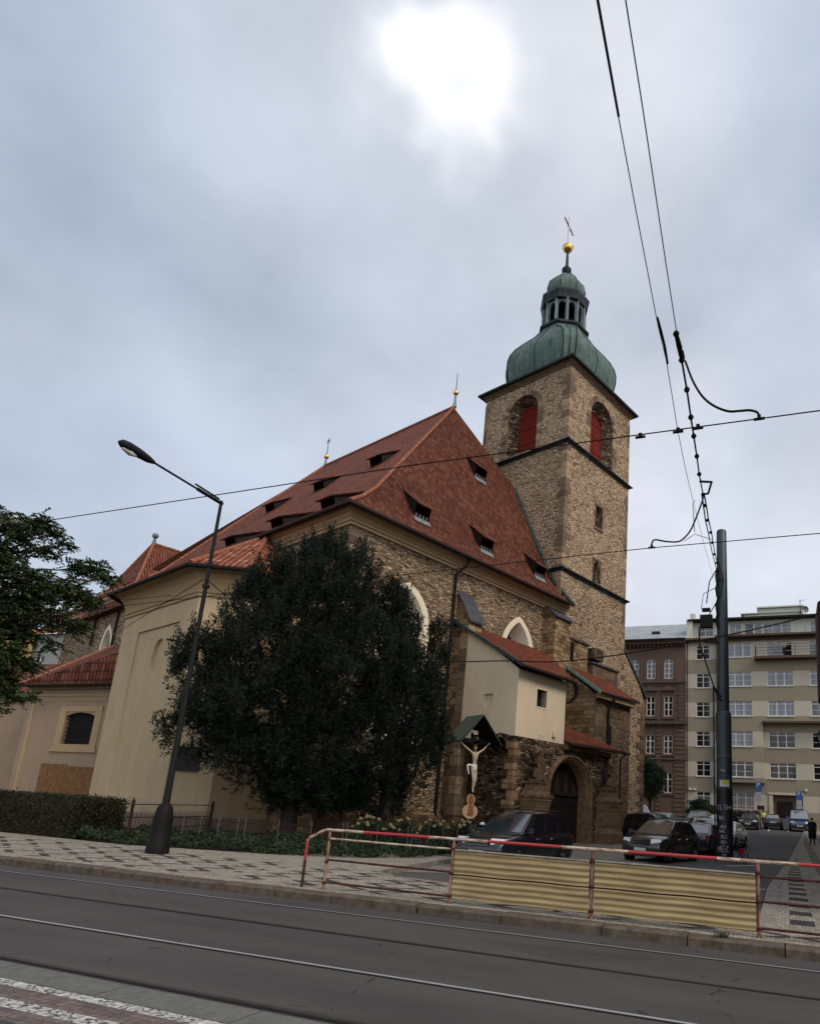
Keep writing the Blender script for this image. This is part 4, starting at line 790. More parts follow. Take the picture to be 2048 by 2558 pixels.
q = MB(); q.tube([(33.7, 22.0, 9.02), (38.45, 22.0, 9.1)], .07, 8); q.tube([(35.3, 22.0, 9.0), (35.3, 22.05, 8.6), (35.3, 22.4, 8.2), (35.3, 22.42, 5.9)], .075, 8); q.tube([(35.55, 22.42, 7.2), (35.55, 22.42, 6.0)], .09, 8); q.build('downpipe', 'pipe', an, smooth=60)
q = MB(); q.tube([(24.5, 25.0, 15.3), (24.45, 25.1, 14.85), (24.2, 25.65, 14.35), (24.2, 25.62, .2)], .085, 10); 
for z in (13, 10.5, 8, 5.5, 3): q.tube([(24.2, 25.62, z), (24.2, 25.62, z+.08)], .12, 10)
q.build('downpipe', 'pipe', church, smooth=60)
# ---- baroque chapel towards the street
C12, C23 = (12.9, 30.43), (14.25, 29.08); CL = 38.64; CLb = (14.25, 40.0)
chp = MB()
face1 = [(C12[1], -.1), (CL, -.1), (CL, 10.7), (C12[1], 10.7)]
wall(chp, face1, [], PB(12.9), .1)
# shallow panel with an oval recess: real relief
q = MB(); pnl = rect(31.95, 36.6, 1.45, 9.5)
chp.f = []; chp.v = []
oval = [(33.95+.62*math.cos(t), 8.0+.92*math.sin(t)) for t in np.linspace(0, 2*PI, 24, endpoint=False)]
wall(chp, face1, [pnl], PB(12.9), .09); wall(chp, pnl, [oval], PB(12.99), .14); chp.mbox(PB(13.13), 33.2, 34.7, 7, 9, 0, .02)
d = Vector((C12[0]-C23[0], C12[1]-C23[1])); Lc = d.length; d.normalize(); nn2 = Vector((d.y, -d.x))
PC = lambda s, t, dd: (C23[0]+d.x*s+dd*.7071, C23[1]+d.y*s+dd*.7071, t)
wall(chp, [(0, -.1), (Lc, -.1), (Lc, 10.7), (0, 10.7)], [], PC, .1)
chp.quad((C23[0], C23[1], -.1), (CU, C23[1], -.1), (CU, C23[1], 10.7), (C23[0], C23[1], 10.7)); chp.quad((12.9, CL, -.1), (CLb[0], CLb[1], -.1), (CLb[0], CLb[1], 10.7), (12.9, CL, 10.7)); chp.quad((CLb[0], CLb[1], -.1), (CU, CLb[1], -.1), (CU, CLb[1], 10.7), (CLb[0], CLb[1], 10.7))
ch = chp.build('chapel_wall', 'plaster', church)
cpath = [(CU, CLb[1]), CLb, (12.9, CL), C12, C23, (CU, C23[1])]
q = MB(); sweep(q, cpath, [(0, 10.5), (.08, 10.5), (.10, 10.62), (.16, 10.66), (.18, 10.74), (0, 10.78)]); q.build('chapel_string_moulding', 'plaster_trim', ch)
q = MB(); sweep(q, cpath, [(0, 10.7), (.05, 10.78), (.10, 11.0), (.22, 11.3), (.42, 11.55), (.66, 11.7), (.66, 11.78), (0, 11.78)]); q.build('chapel_cove_cornice', 'plaster_trim', ch)
q = MB(); sweep(q, cpath, [(0, -.1), (.09, -.1), (.09, .75), (0, .85)]); q.build('chapel_plinth', 'low_plaster', ch)
def offp(path, o):
    m_ = MB(); sweep(m_, path, [(o, 0)]); return [(a, b) for a, b, c in m_.v]
ev = offp(cpath, .78); ZE = 11.74; ZR = 15.25
top = [(16.7, 37.3), (16.7, 37.3), (16.7, 36.2), (16.7, 33.0), (16.7, 32.6), (16.7, 32.6)]
q = MB()
for i in range(5):
    a_, b_ = ev[i], ev[i+1]; c_, d__ = top[i+1], top[i]; e_ = (b_[0]-a_[0], b_[1]-a_[1], 0)
    pts = [(a_[0], a_[1], ZE), (b_[0], b_[1], ZE), (c_[0], c_[1], ZR)] + ([(d__[0], d__[1], ZR)] if c_ != d__ else [])
    roofpoly(q, pts, e_)
q.quad(*[(a, b, ZE-.03) for a, b in ev]); cro = q.build('chapel_roof', 'tile_big', church)
for i in (1, 2, 3, 4): q = MB(); t_ = top[i]; hip_row(q, [(ev[i][0], ev[i][1], ZE+.06), (t_[0], t_[1], ZR+.06)], .13); q.build('hip_tiles', 'ridge', cro, smooth=50)
q = MB()
for i in range(5):
    a_, b_ = Vector((*ev[i], ZE+.02)), Vector((*ev[i+1], ZE+.02)); e_ = (b_-a_).normalized(); tile_edge(q, a_, b_, (e_.y, -e_.x, -.6), .24, .08)
q.build('eaves_tiles', 'tile_big', cro, smooth=60)
q = MB(); sweep(q, cpath, [(.80+a, ZE-.04+b) for a, b in pr_]); q.build('gutter', 'iron', cro)
q = MB(); PQ = PC
q.mbox(lambda s, t, dd: (C23[0]+d.x*s-dd*-.7071*0+dd*.7071, C23[1]+d.y*s+dd*.7071, t), .62, 1.58, 2.62-.0, 3.68, -.06, 0)
pq = q.build('wall_plaque', plain('bronze_plaque', (.022, .024, .016), .5, .4, 9, .5, bs=.6), ch)
q = MB(); 
for k in range(7): q.mbox(PC, .72, 1.48-.06*(k % 3), 2.8+k*.11, 2.84+k*.11, -.072, -.058)
q.build('plaque_lettering', 'iron_brown', pq)
q = MB(); q.mbox(PC, 1.02, 1.14, 3.68, 3.95, -.05, 0); q.build('plaque_bracket', 'iron', ch)
q = MB(); q.box((12.80, 31.62, 8.28), (12.9, 31.74, 8.72)); q.tube([(12.82, 31.68, 8.5), (12.5, 32.0, 8.52)], .05, 6); q.build('wire_anchor', 'iron', ch)
# ---- carved relief tombstone on the gable wall under the arch
q = MB(); P = PA(25.51); q.mbox(P, 26.6, 28.5, .3, 3.1, -.05, .24); q.mbox(P, 26.4, 28.75, 3.1, 3.35, -.22, .24); q.mbox(P, 26.45, 26.75, .3, 3.1, -.14, .2); q.mbox(P, 28.35, 28.65, .3, 3.1, -.14, .2); ts = q.build('relief_tombstone', 'ashlar_dark', church)
RFIG = lambda s, x, y, z0, dy: {k: (x+dy[0]*a*s, y+dy[1]*a*s, z0+b*s, c*s) for k, (a, b, c) in dict(pel=(0, .95, .15), che=(0, 1.3, .16), nec=(0, 1.5, .07), hea=(0, 1.68, .11), sl=(.2, 1.42, .07), el=(.3, 1.15, .055), hl=(.12, 1.0, .05), sr=(-.2, 1.42, .07), er=(-.3, 1.15, .055), hr=(-.1, 1.05, .05), kl=(.1, .5, .12), fl=(.12, .05, .13), kr=(-.1, .5, .12), fr=(-.12, .05, .13)).items()}
BED = [('pel', 'che'), ('che', 'nec'), ('nec', 'hea'), ('che', 'sl'), ('sl', 'el'), ('el', 'hl'), ('che', 'sr'), ('sr', 'er'), ('er', 'hr'), ('pel', 'kl'), ('kl', 'fl'), ('pel', 'kr'), ('kr', 'fr')]
j = RFIG(1.2, 27.5-25, 25.4-25, .6, (1, 0)); skinfig('carved_figure', j, BED, 'ashlar_dark', ts)
# ---- small low house (sacristy) in front of the choir
sac = thing('sacristy_house', 'low beige plastered house with dark red tiled roof beside the tall chapel', 'house', (-41, 29, 0))
Y0 = 28.; P = lambda s, t, d: (s, Y0+d, t)
q = MB(); wh = [(-38.72, 4.15), (-38.72, 5.85), (-39.2, 6.0), (-39.96, 6.07), (-40.7, 6.0), (-41.2, 5.85), (-41.2, 4.15)]
wall(q, [(-44.9, -.1), (-30.6, -.1), (-30.6, 7.75), (-44.9, 7.75)], [wh], P, .28); q.quad((-44.9, 28, -.1), (-46.6, 33.2, -.1), (-46.6, 33.2, 7.75), (-44.9, 28, 7.75)); sw_ = q.build('wall', 'low_plaster', sac)
q = MB(); o_ = rect(-41.8, -38.1, 3.8, 6.5); q.mbox(P, -41.75, -41.22, 3.85, 6.45, -.04, 0); q.mbox(P, -38.7, -38.15, 3.85, 6.45, -.04, 0); q.mbox(P, -41.75, -38.15, 3.85, 4.13, -.045, 0); q.mbox(P, -41.75, -38.15, 6.12, 6.45, -.045, 0); q.mbox(P, -41.9, -38.0, 3.68, 3.85, -.09, 0); fr = q.build('window_surround', 'plaster_trim', sac)
q = MB(); q.prism(wh, P, .24, .27); win = q.build('window', 'leadglass', sac)
q = MB()
for k in range(1, 8): x = -41.2+k*2.48/8; q.tube([P(x, 4.15, .1), P(x, 6.0, .1)], .02, 5)
for k in range(1, 8): z = 4.15+k*.25; q.tube([P(-41.2, z, .1), P(-38.72, z, .1)], .02, 5)
q.build('window_grille', 'iron', win)
q = MB(); q.mbox(P, -44.95, -30.6, 7.08, 7.16, -.05, 0); q.mbox(P, -44.3, -30.6, 6.78, 6.84, -.035, 0); q.mbox(P, -44.45, -44.2, .4, 6.78, -.03, 0); q.mbox(P, -44.95, -30.6, 7.5, 7.72, -.18, 0); q.build('wall_moulding', 'plaster_trim', sac)
q = MB(); q.mbox(P, -42.4, -40.15, .5, 2.95, -.03, 0); q.mbox(P, -40.1, -37.3, .5, 2.85, -.03, 0); q.build('worn_render_patch', 'patch', sac)
q = MB(); P2_ = lambda s, t, d: (s, 29.4+d, t); q.mbox(P2_, -72, -44.95, -.1, 7.6, 0, .4); q.mbox(P2_, -72, -44.95, 6.9, 6.98, -.05, 0); q.mbox(P2_, -72, -44.95, 7.3, 7.6, -.18, 0); q.mbox(P2_, -46.9, -46.6, .3, 6.9, -.04, 0); q.build('recessed_wall', 'low_plaster', sac)
q = MB(); roofpoly(q, [(-72, 28.9, 7.6), (-44.6, 28.9, 7.6), (-47, 33.5, 10.6), (-72, 33.5, 10.6)], (1, 0, 0)); q.build('recessed_roof', 'tile_dark', sac)
q = MB(); ez = 7.72; npt = lambda v, z: tuple((Matrix.Rotation(TH, 3, 'Z') @ Vector((17.15, v, z))))
e1, e2, e3 = (-45.4, 27.45, ez), (-30.0, 27.45, ez), (-47.2, 33.2, ez)
n1_, n2_ = npt(36, 11.5), npt(52.2, 11.5); roofpoly(q, [e1, e2, n1_, n2_], (1, 0, 0)); roofpoly(q, [e1, n2_, e3], (-.3, 1, 0)); q.quad((-45.4, 27.46, 7.7), (-30.2, 27.46, 7.7), (-30.2, 29, 7.7), (-46, 33, 7.7)); ro_ = q.build('roof', 'tile_dark', sac)
q = MB(); tile_edge(q, e1, e2, (0, -1, -.6), .25, .085); q.build('eaves_tiles', 'tile_dark', ro_, smooth=60); q = MB(); hip_row(q, [e1, n2_]); q.build('hip_tiles', 'ridge', ro_, smooth=50)
q = MB(); q.tube([(-45.5, 27.35, 7.66), (-30, 27.35, 7.66)], .07, 8); q.build('gutter', 'iron', ro_)

# ------------------------------------------------------------------ statues on pedestals, crucifix
def l2w(u, v, z=0): 
    w = Matrix.Rotation(TH, 3, 'Z') @ Vector((u, v, z)); return (w.x, w.y, w.z)
def pedestal(u, v, label):
    t = thing('statue_pedestal', label, 'pedestal', l2w(u, v), TH, 'pedestals flanking the church portal', local=True)
    q = MB(); f = lambda hw, hd, z0, z1: q.box((-hw, -hd, z0), (hw, hd, z1))
    f(.74, .62, 0, .42); f(.70, .58, .42, .72); t0 = q.build('base', 'carved', t)
    def taper(q, pr0, asp=.82):
        for hw, z in pr0: q.v += [(-hw, -hw*asp, z), (hw, -hw*asp, z), (hw, hw*asp, z), (-hw, hw*asp, z)]
        b = len(q.v)-4*len(pr0)
        for i in range(len(pr0)-1): q.f += [(b+4*i+k, b+4*i+(k+1) % 4, b+4*i+4+(k+1) % 4, b+4*i+4+k) for k in range(4)]
        q.f.append(tuple(b+4*(len(pr0)-1)+k for k in range(4))); q.f.append(tuple(b+k for k in range(4)))
    q = MB(); taper(q, [(.70, .72), (.64, .82), (.575, 1.0), (.57, 1.9), (.59, 1.92), (.59, 2.0)]); q.box((-.36, -.5, 1.1), (.36, -.465, 1.8)); q.box((-.60, -.28, 1.1), (-.565, .28, 1.8)); q.build('shaft', 'carved', t)
    q = MB(); f(.60, .49, 2.0, 2.1); f(.62, .51, 2.1, 2.22); f(.66, .55, 2.22, 2.3); taper(q, [(.66, 2.3), (.71, 2.38), (.73, 2.42), (.73, 2.52)]); q.build('cap', 'carved', t)
    q = MB(); taper(q, [(.62, 2.52), (.56, 2.56), (.47, 2.70), (.42, 2.92), (.41, 3.02), (.46, 3.06), (.46, 3.14)]); q.build('upper_plinth', 'carved_dark', t)
    return t
pedestal(25.86, 20.5, 'carved sandstone pedestal left of the portal behind the black SUV'); pedestal(32.58, 20.54, 'carved sandstone pedestal right of the portal')
def statue(u, v, label, var, face=-.4):
    t = thing('saint_statue', label, 'statue', l2w(u, v, 3.16), TH+face, 'stone saints beside the portal', local=True)
    s_ = 1.12; J = {k: (a*s_, b*s_, c*s_, r_*s_) for k, (a, b, c, r_) in dict(pel=(0, 0, .92, .17), che=(.02, -.03, 1.28, .19), nec=(.02, -.05, 1.5, .07), hea=(.05, -.09, 1.66, .12), crn=(.05, -.09, 1.78, .07),
        sl=(.22, -.02, 1.4, .09), el=(.36, -.12, 1.12, .085), hl=(.18, -.32, 1.2+.12*var, .06), sr=(-.2, -.02, 1.4, .09), er=(-.34, -.1, 1.15, .085), hr=(-.3, -.32, 1.05+.3*var, .06),
        kl=(.12, -.12, .5, .19), fl=(.16, -.04, .06, .21), kr=(-.12, -.04, .5, .18), fr=(-.16, 0, .06, .2)).items()}
    ed = BED+[('hea', 'crn')]; b = skinfig('body', J, ed, 'carved_dark', t)
    q = MB(); 
    for k in range(9):                               # drapery folds hanging from shoulder and arm
        a_ = -2.6+k*.33; rr = .23*s_; q.tube([(rr*.9*math.cos(a_), rr*.8*math.sin(a_), 1.25*s_), (rr*1.35*math.cos(a_+.15), rr*1.15*math.sin(a_+.15), .7*s_), (rr*1.5*math.cos(a_+.05), rr*1.25*math.sin(a_+.05), .05)], [.03, .055, .07], 6)
    q.build('drapery', 'carved_dark', t, smooth=60)
    q = MB(); q.box((-.36, -.3, 0), (.36, .3, .09)); q.build('base', 'carved_dark', t)
    if var: q = MB(); q.tube([(.05+.2*math.cos(a_), -.06, 2.1+.16*math.sin(a_)) for a_ in np.linspace(0, 2*PI, 20, endpoint=False)], .012, 5, closed=True); q.tube([(.05, 0, 1.8), (.05, 0, 1.96)], .012, 5); q.build('halo', 'galv', t)
    else: q = MB(); q.tube([(-.33, -.36, .1), (-.3, -.34, 2.0)], .03, 6); q.build('staff', 'carved_dark', t)
statue(25.95, 20.5, 'weathered stone saint with ring halo on the pedestal left of the portal', 1, .2)
statue(32.7, 20.55, 'weathered stone saint with staff on the pedestal right of the portal', 0, .35)

M['skin'] = plain('painted_flesh', (.52, .41, .30), .6, .1, 8); M['cloth_white'] = plain('white_loincloth', (.7, .66, .58), .8, .1); M['hair'] = plain('dark_hair', (.10, .055, .03), .9, .3, 20); M['gold_paint'] = plain('golden_paint', (.42, .27, .10), .6, .3, 10); M['picture'] = plain('painted_medallion', (.50, .33, .20), .6, .5, 14)
cx_ = thing('wayside_crucifix', 'wooden wayside crucifix under a small gabled roof in front of the church wall', 'crucifix', l2w(22.15, 21.35), R(60), local=True)
q = MB(); q.box((-.11, -.09, 0), (.11, .09, 5.1)); q.build('post', 'wood_dark', cx_)
q = MB(); q.box((-1.15, -.085, 4.62), (1.15, .085, 4.82)); q.build('cross_beam', 'wood_dark', cx_)
q = MB(); e0, e1_ = -.70, .75
for s_ in (-1, 1): q.add([(0, e0, 5.92), (s_*1.15, e0, 4.62), (s_*1.15, e1_, 4.62), (0, e1_, 5.92), (0, e0, 5.85), (s_*1.10, e0, 4.58), (s_*1.10, e1_, 4.58), (0, e1_, 5.85)], [(0, 1, 2, 3), (4, 7, 6, 5), (0, 4, 5, 1), (2, 6, 7, 3), (1, 5, 6, 2)])
ro2 = q.build('small_roof', plain('green_sheet_roof', (.026, .048, .036), .5, .5, 5), cx_); q = MB(); q.tube([(-1.1, e0+.04, 4.62), (0, e0+.04, 5.86), (1.1, e0+.04, 4.62)], .045, 4); q.box((-.05, e0, 4.62), (.05, e1_, 4.7)); q.build('roof_frame', 'black', ro2); q = MB(); [q.quad((0, e0+.01, 5.83), (s_*1.08, e0+.01, 4.59), (s_*1.08, e1_-.01, 4.59), (0, e1_-.01, 5.83)) for s_ in (-1, 1)]; q.build('roof_lining', 'black', ro2)
q = MB(); q.box((-.12, -.14, 5.02), (.12, -.1, 5.2)); q.build('title_board', 'frame_cream', cx_)
yb = -.19
J = dict(pel=(0.02, yb, 3.55, .105), wst=(0, yb-.02, 3.78, .095), che=(-.02, yb-.04, 4.05, .135), nec=(-.02, yb-.05, 4.24, .05), hea=(-.05, yb-.10, 4.40, .085), crn=(-.05, yb-.1, 4.50, .06),
         sl=(.17, yb-.02, 4.2, .055), el=(.45, yb, 4.36, .042), wl=(.72, -.10, 4.60, .030), hl=(.80, -.09, 4.66, .032), sr=(-.2, yb-.02, 4.2, .055), er=(-.48, yb, 4.36, .042), wr=(-.75, -.10, 4.60, .030), hr=(-.83, -.09, 4.66, .032),
         hpl=(.08, yb, 3.42, .085), kl=(.05, yb-.13, 2.98, .062), al=(.02, yb-.02, 2.55, .038), fl=(.02, yb-.08, 2.40, .035), hpr=(-.07, yb, 3.42, .085), kr=(-.06, yb-.12, 2.95, .062), ar=(-.03, yb-.05, 2.55, .038), fr=(-.03, yb-.13, 2.42, .035))
for sd_, s_ in (('l', 1), ('r', -1)):
    for k in range(5):
        a_ = R(40+(k-2)*17+(0 if k else -22)) if s_ > 0 else PI-R(40+(k-2)*17+(0 if k else -22)); L_ = .085 if k in (1, 2, 3) else .06
        hx, hy, hz_, _ = J['h'+sd_]; J['f%d%s' % (k, sd_)] = (hx+L_*math.cos(a_), hy-.02, hz_+L_*math.sin(a_), .010)
E_ = [('pel', 'wst'), ('wst', 'che'), ('che', 'nec'), ('nec', 'hea'), ('hea', 'crn'), ('che', 'sl'), ('sl', 'el'), ('el', 'wl'), ('wl', 'hl'), ('che', 'sr'), ('sr', 'er'), ('er', 'wr'), ('wr', 'hr'), ('pel', 'hpl'), ('hpl', 'kl'), ('kl', 'al'), ('al', 'fl'), ('pel', 'hpr'), ('hpr', 'kr'), ('kr', 'ar'), ('ar', 'fr')]+[('h'+s_, 'f%d%s' % (k, s_)) for s_ in 'lr' for k in range(5)]
fig = skinfig('figure', J, E_, 'skin', cx_)
q = MB(); q.lathe([(.13, 3.36), (.16, 3.5), (.14, 3.66)], (0, yb, 0), 12); q.tube([(-.12, yb-.05, 3.55), (-.26, yb-.08, 3.62), (-.38, yb-.05, 3.60), (-.36, yb-.04, 3.45), (-.28, yb-.05, 3.2)], [.05, .05, .06, .055, .03], 7); q.build('loincloth', 'cloth_white', fig, smooth=60)
q = MB(); q.lathe([(.09*math.sin(t)+.001, -.09*math.cos(t)) for t in np.linspace(0, PI, 9)], (-.05, yb-.065, 4.45), 12); q.tube([(-.13, yb-.08, 4.42), (-.13, yb-.06, 4.24)], .03, 6); q.tube([(.03, yb-.06, 4.42), (.04, yb-.05, 4.24)], .03, 6); q.tube([(-.05, yb-.17, 4.33), (-.05, yb-.15, 4.26)], [.035, .015], 6); q.build('hair', 'hair', fig, smooth=60)
q = MB(); q.tube([(-.05+.11*math.cos(a_), yb-.08, 4.50+.04*math.sin(a_)) for a_ in np.linspace(0, 2*PI, 14, endpoint=False)], .014, 5, closed=True); q.build('thorn_crown', 'hair', fig)
q = MB(); Pq = lambda s, t, dd: (s, -.12+dd, t); q.prism([(.22*math.cos(a_), 2.08+.27*math.sin(a_)) for a_ in np.linspace(0, 2*PI, 22, endpoint=False)], Pq, -.04, .02); md = q.build('painted_medallion', 'gold_paint', cx_)
q = MB(); q.prism([(-.36, 1.72), (-.42, 1.6), (-.36, 1.42), (-.2, 1.28), (0, 1.24), (.2, 1.28), (.36, 1.42), (.42, 1.6), (.36, 1.72), (.15, 1.88), (-.15, 1.88)], Pq, -.05, .02); q.build('medallion_base', 'picture', md)
q = MB(); q.prism([(.13*math.cos(a_), 2.06+.2*math.sin(a_)) for a_ in np.linspace(0, 2*PI, 18, endpoint=False)], Pq, -.055, -.035); q.prism([(-.16, 1.4), (.16, 1.4), (.12, 1.85), (-.12, 1.85)], Pq, -.07, -.04); q.build('painted_bust', plain('painted_robe', (.25, .10, .05), .7, .4), md)
nb = thing('notice_post', 'black post with white cap and small white notice at the crucifix foot', 'post', l2w(22.0, 20.3), TH-R(32), local=True)
q = MB(); q.lathe([(.11, 0), (.11, 1.0), (.09, 1.05)], n=12); q.build('post', 'black', nb, smooth=40); q = MB(); q.lathe([(.12, 1.05), (.12, 1.09), (.07, 1.15), (.001, 1.16)], n=12); q.build('cap', 'frame_white', nb, smooth=50)
q = MB(); q.box((-.17, -.15, .52), (.17, -.12, .9)); nw = q.build('notice', 'frame_white', nb); q = MB(); 
for k in range(4): q.box((-.12+k*.07, -.155, .6), (-.09+k*.07, -.149, .84))
q.build('notice_print', 'black', nw)
# ------------------------------------------------------------------ buildings across the square
YB = 78.; F = lambda s, t, d: (s, YB+d, t)
a = NM('banded_render'); s_ = a.sep(a.obj); fz = a.math('FRACT', a.math('DIVIDE', a.math('SUBTRACT', s_[2], 16.68-1.2-3.43*6), 3.43)); pale = a.math('LESS_THAN', fz, .493)
n_ = a.noise(a.obj, .6, 5, .6); c = a.mix(pale, (.285, .25, .18), (.49, .445, .35)); c = a.mix(a.mr(n_, .4, .7, 0, .25), c, a.mix(1, c, (.7, .68, .64), 'MULTIPLY')); M['banded'] = a.fin(c, .9, a.noise(a.obj, 12, 3), .1, .01)
M['brown_render'] = plaster('brown_render', (.135, .092, .068), .35); M['brown_trim'] = plaster('brown_trim', (.115, .08, .06), .3)
M['roof_grey'] = (lambda a: a.fin(a.mix(a.mr(a.noise(a.obj, .8, 5), .35, .7), (.22, .25, .26), (.30, .33, .34)), .6, a.math('FRACT', a.math('DIVIDE', a.sep(a.obj)[0], .6)), .2, .02))(NM('sheet_metal_roof'))
M['cream_trim'] = plain('cream_trim', (.50, .44, .33), .8, .2); M['eave_brown'] = plain('brown_soffit', (.10, .065, .045), .8, .3); M['white_render'] = plain('pale_render', (.55, .56, .47), .85, .15)
cb = thing('office_building', 'large cream and tan banded office building with balconies closing the square', 'building', (0, 78, 1.2))
GR = zg(78)-.1
rows = [20.11, 16.68, 13.26, 9.83, 6.45]; wh_ = 1.69
hA = [rect(-9.5, -7.93, z, z+wh_) for z in rows]+[rect(-9.5, -7.95, 3.0, 4.7)]
q = MB(); wall(q, [(-10.76, GR), (-7.05, GR), (-7.05, 22.4), (-10.76, 22.4)], hA, F, .25)
F1 = lambda s, t, d: (s, YB-.75+d, t)
WB1 = (-5.98, -3.24); WC1 = (-1.53, 1.2); WD1 = (2.95, 5.7)
q2 = lambda w, zz: [rect(w[0], w[1], z, z+wh_) for z in zz]
wall(q, [(-7.05, 5.85), (-2.14, 5.85), (-2.14, 22.4), (-7.05, 22.4)], q2(WB1, rows), F1, .25)
wall(q, [(-2.14, 12.55), (12, 12.55), (12, 22.4), (-2.14, 22.4)], q2(WC1, rows[:3])+q2(WD1, rows[:3]), F1, .25)
wall(q, [(-7.05, GR), (-2.14, GR), (-2.14, 5.86), (-7.05, 5.86)], [rect(*WB1, 3.0, 4.75)], F, .25)
wall(q, [(-2.14, GR), (12, GR), (12, 12.56), (-2.14, 12.56)], q2(WC1, rows[3:])+q2(WD1, rows[3:])+[rect(-1.75, 1.75, GR+.02, 4.7), rect(3.4, 5.8, 3.0, 4.7)], F, .25)
for x, z0, z1 in ((-7.05, 5.85, 22.4), (-2.14, 5.85, 12.55)): q.quad((x, YB-.75, z0), (x, YB, z0), (x, YB, z1), (x, YB-.75, z1))
q.quad((-7.05, YB-.75, 5.85), (-2.14, YB-.75, 5.85), (-2.14, YB, 5.85), (-7.05, YB, 5.85)); q.quad((-2.14, YB-.75, 12.55), (12, YB-.75, 12.55), (12, YB, 12.55), (-2.14, YB, 12.55))
q.box((-10.76, 80, GR), (12, 92, 23)); cw = q.build('wall', 'banded', cb)
pn = {0: 'glass_curtain', 1: 'glass_curtain', 2: 'glass_curtain', 3: 'glass_curtain'}
for z in rows: window(cb, F, -9.5, -7.93, z, z+wh_, .1, 2, (.22, .6), .07, pane='glass_dark' if z != 16.68 else 'glass')
window(cb, F, -9.5, -7.95, 3.0, 4.7, .1, 2, (.25,), .07)
for w in (WB1, WC1, WD1):
    for i, z in enumerate(rows):
        PP = F1 if (w is WB1 or i < 3) else F; dk = z < 8 or (w is not WB1 and i >= 3)
        window(cb, PP, w[0], w[1], z, z+wh_, .1, 3, (.2, .62), .07, pane='glass_dark' if dk else 'glass_curtain')
window(cb, F, WB1[0], WB1[1], 3.0, 4.75, .1, 3, (.28,), .07); window(cb, F, 3.4, 5.8, 3.0, 4.7, .1, 3, (.28,), .07)
for x0, x1 in ((-9.5, -7.95), WB1, (3.4, 5.8)):
    q = MB(); n = int((x1-x0)/.16)
    for k in range(n+1): x = x0+(x1-x0)*k/n; q.box((x-.015, YB-.02, 3.0), (x+.015, YB+.01, 4.3))
    q.box((x0, YB-.025, 3.3), (x1, YB+.012, 3.35)); q.build('window_bars', 'frame_cream', cb)
for x0, x1, zz, Y_ in [(-9.5, -7.93, rows, 0)]+[(*WB1, rows, -.75)]+[(*w, rows[:3], -.75) for w in (WC1, WD1)]+[(*w, rows[3:], 0) for w in (WC1, WD1)]:
    for z in zz: q = MB(); q.box((x0-.1, YB+Y_-.1, z-.09), (x1+.1, YB+Y_+.05, z-.003)); q.build('window_sill', 'frame_white', cb)
q = MB(); q.box((-2.2, YB-.95, 12.48), (12, YB-.74, 12.7)); q.box((-7.1, YB-.85, 5.8), (-2.1, YB-.02, 5.9)); q.build('storey_moulding', 'brown_trim', cb)
q = MB(); q.box((-10.8, YB-.6, 22.4), (-7.0, YB+.3, 22.62)); q.box((-7.2, YB-1.7, 22.38), (12, YB, 22.6)); q.box((-7.0, YB-.8, 22.0), (12, YB-.76, 22.37)); q.build('eave_slab', 'eave_brown', cb)
q = MB(); A2 = lambda s, t, d: (s, YB+1.2+d, t); wall(q, [(-10.4, 22.6), (12, 22.6), (12, 25.0), (-10.4, 25.0)], [rect(a_, b_, 23.2, 24.7) for a_, b_ in ((-9.5, -7.6), (-6.9, -6.0), (-5.7, -4.4), (-4.0, -3.0), (-2.9, -2.0), (-1.9, 1.2), (3.3, 5.8))], A2, .2); q.quad((-10.4, YB+1.2, 22.6), (-10.4, YB+5, 22.6), (-10.4, YB+5, 25), (-10.4, YB+1.2, 25)); q.build('attic_wall', 'white_render', cb)
for a_, b_, c_ in ((-9.5, -7.6, 2), (-6.9, -6.0, 1), (-5.7, -4.4, 2), (-4.0, -3.0, 1), (-2.9, -2.0, 1), (-1.9, 1.2, 3), (3.3, 5.8, 2)): window(cb, A2, a_, b_, 23.2, 24.7, .08, c_, (.5,), .07, pane='glass_curtain' if a_ != -4.0 else 'glass_dark')
q = MB(); q.box((-10.6, YB+.2, 25.0), (12, YB+9, 25.22)); q.build('flat_roof', 'iron', cb); q = MB(); q.box((-4.2, YB+3.2, 25.22), (2.7, YB+9, 26.4)); q.box((-2.4, YB+3.0, 26.4), (2.5, YB+8.5, 27.0)); q.box((-4.5, YB+2.9, 26.38), (-2.4, YB+9, 26.48)); q.box((-2.6, YB+2.7, 27.0), (2.7, YB+8.6, 27.16)); q.build('penthouse', 'white_render', cb)
q = MB(); q.box((-10.75, YB+.4, 22.6), (-10.0, YB+1.6, 25.2)); q.box((-10.3, YB+.5, 25.2), (-9.75, YB+1.4, 26.0)); q.add([(-11.0, YB+.2, 22.6), (-10.2, YB+.2, 22.6), (-10.2, YB+.2, 24.0), (-10.5, YB+.2, 23.6), (-11.0, YB+1.4, 22.6), (-10.2, YB+1.4, 22.6), (-10.2, YB+1.4, 24.0), (-10.5, YB+1.4, 23.6)], [(0, 1, 2, 3), (4, 7, 6, 5), (0, 3, 7, 4)]); q.build('chimney', 'white_render', cb)
def railing(par, pts, h, n_r, step, mt='galv', r=.022, name='railing'):
    q = MB()
    for p0, p1 in zip(pts, pts[1:]):
        p0, p1 = Vector(p0), Vector(p1); n = max(1, round((p1-p0).length/step))
        for k in range(n+1): c = p0.lerp(p1, k/n); q.tube([c, c+Vector((0, 0, h))], r, 5)
        for k in range(1, n_r+1): z = Vector((0, 0, h*k/n_r)); q.tube([p0+z, p1+z], r*.8, 5)
    return q.build(name, mt, par)
q = MB(); q.box((-2.85, YB-2.0, 19.62), (12, YB-.74, 19.9)); bal = q.build('balcony', 'eave_brown', cb); railing(bal, [(-2.7, YB-.8, 19.9), (-2.7, YB-1.9, 19.9), (12, YB-1.9, 19.9)], 1.3, 4, 2.2, 'iron_brown', .03)
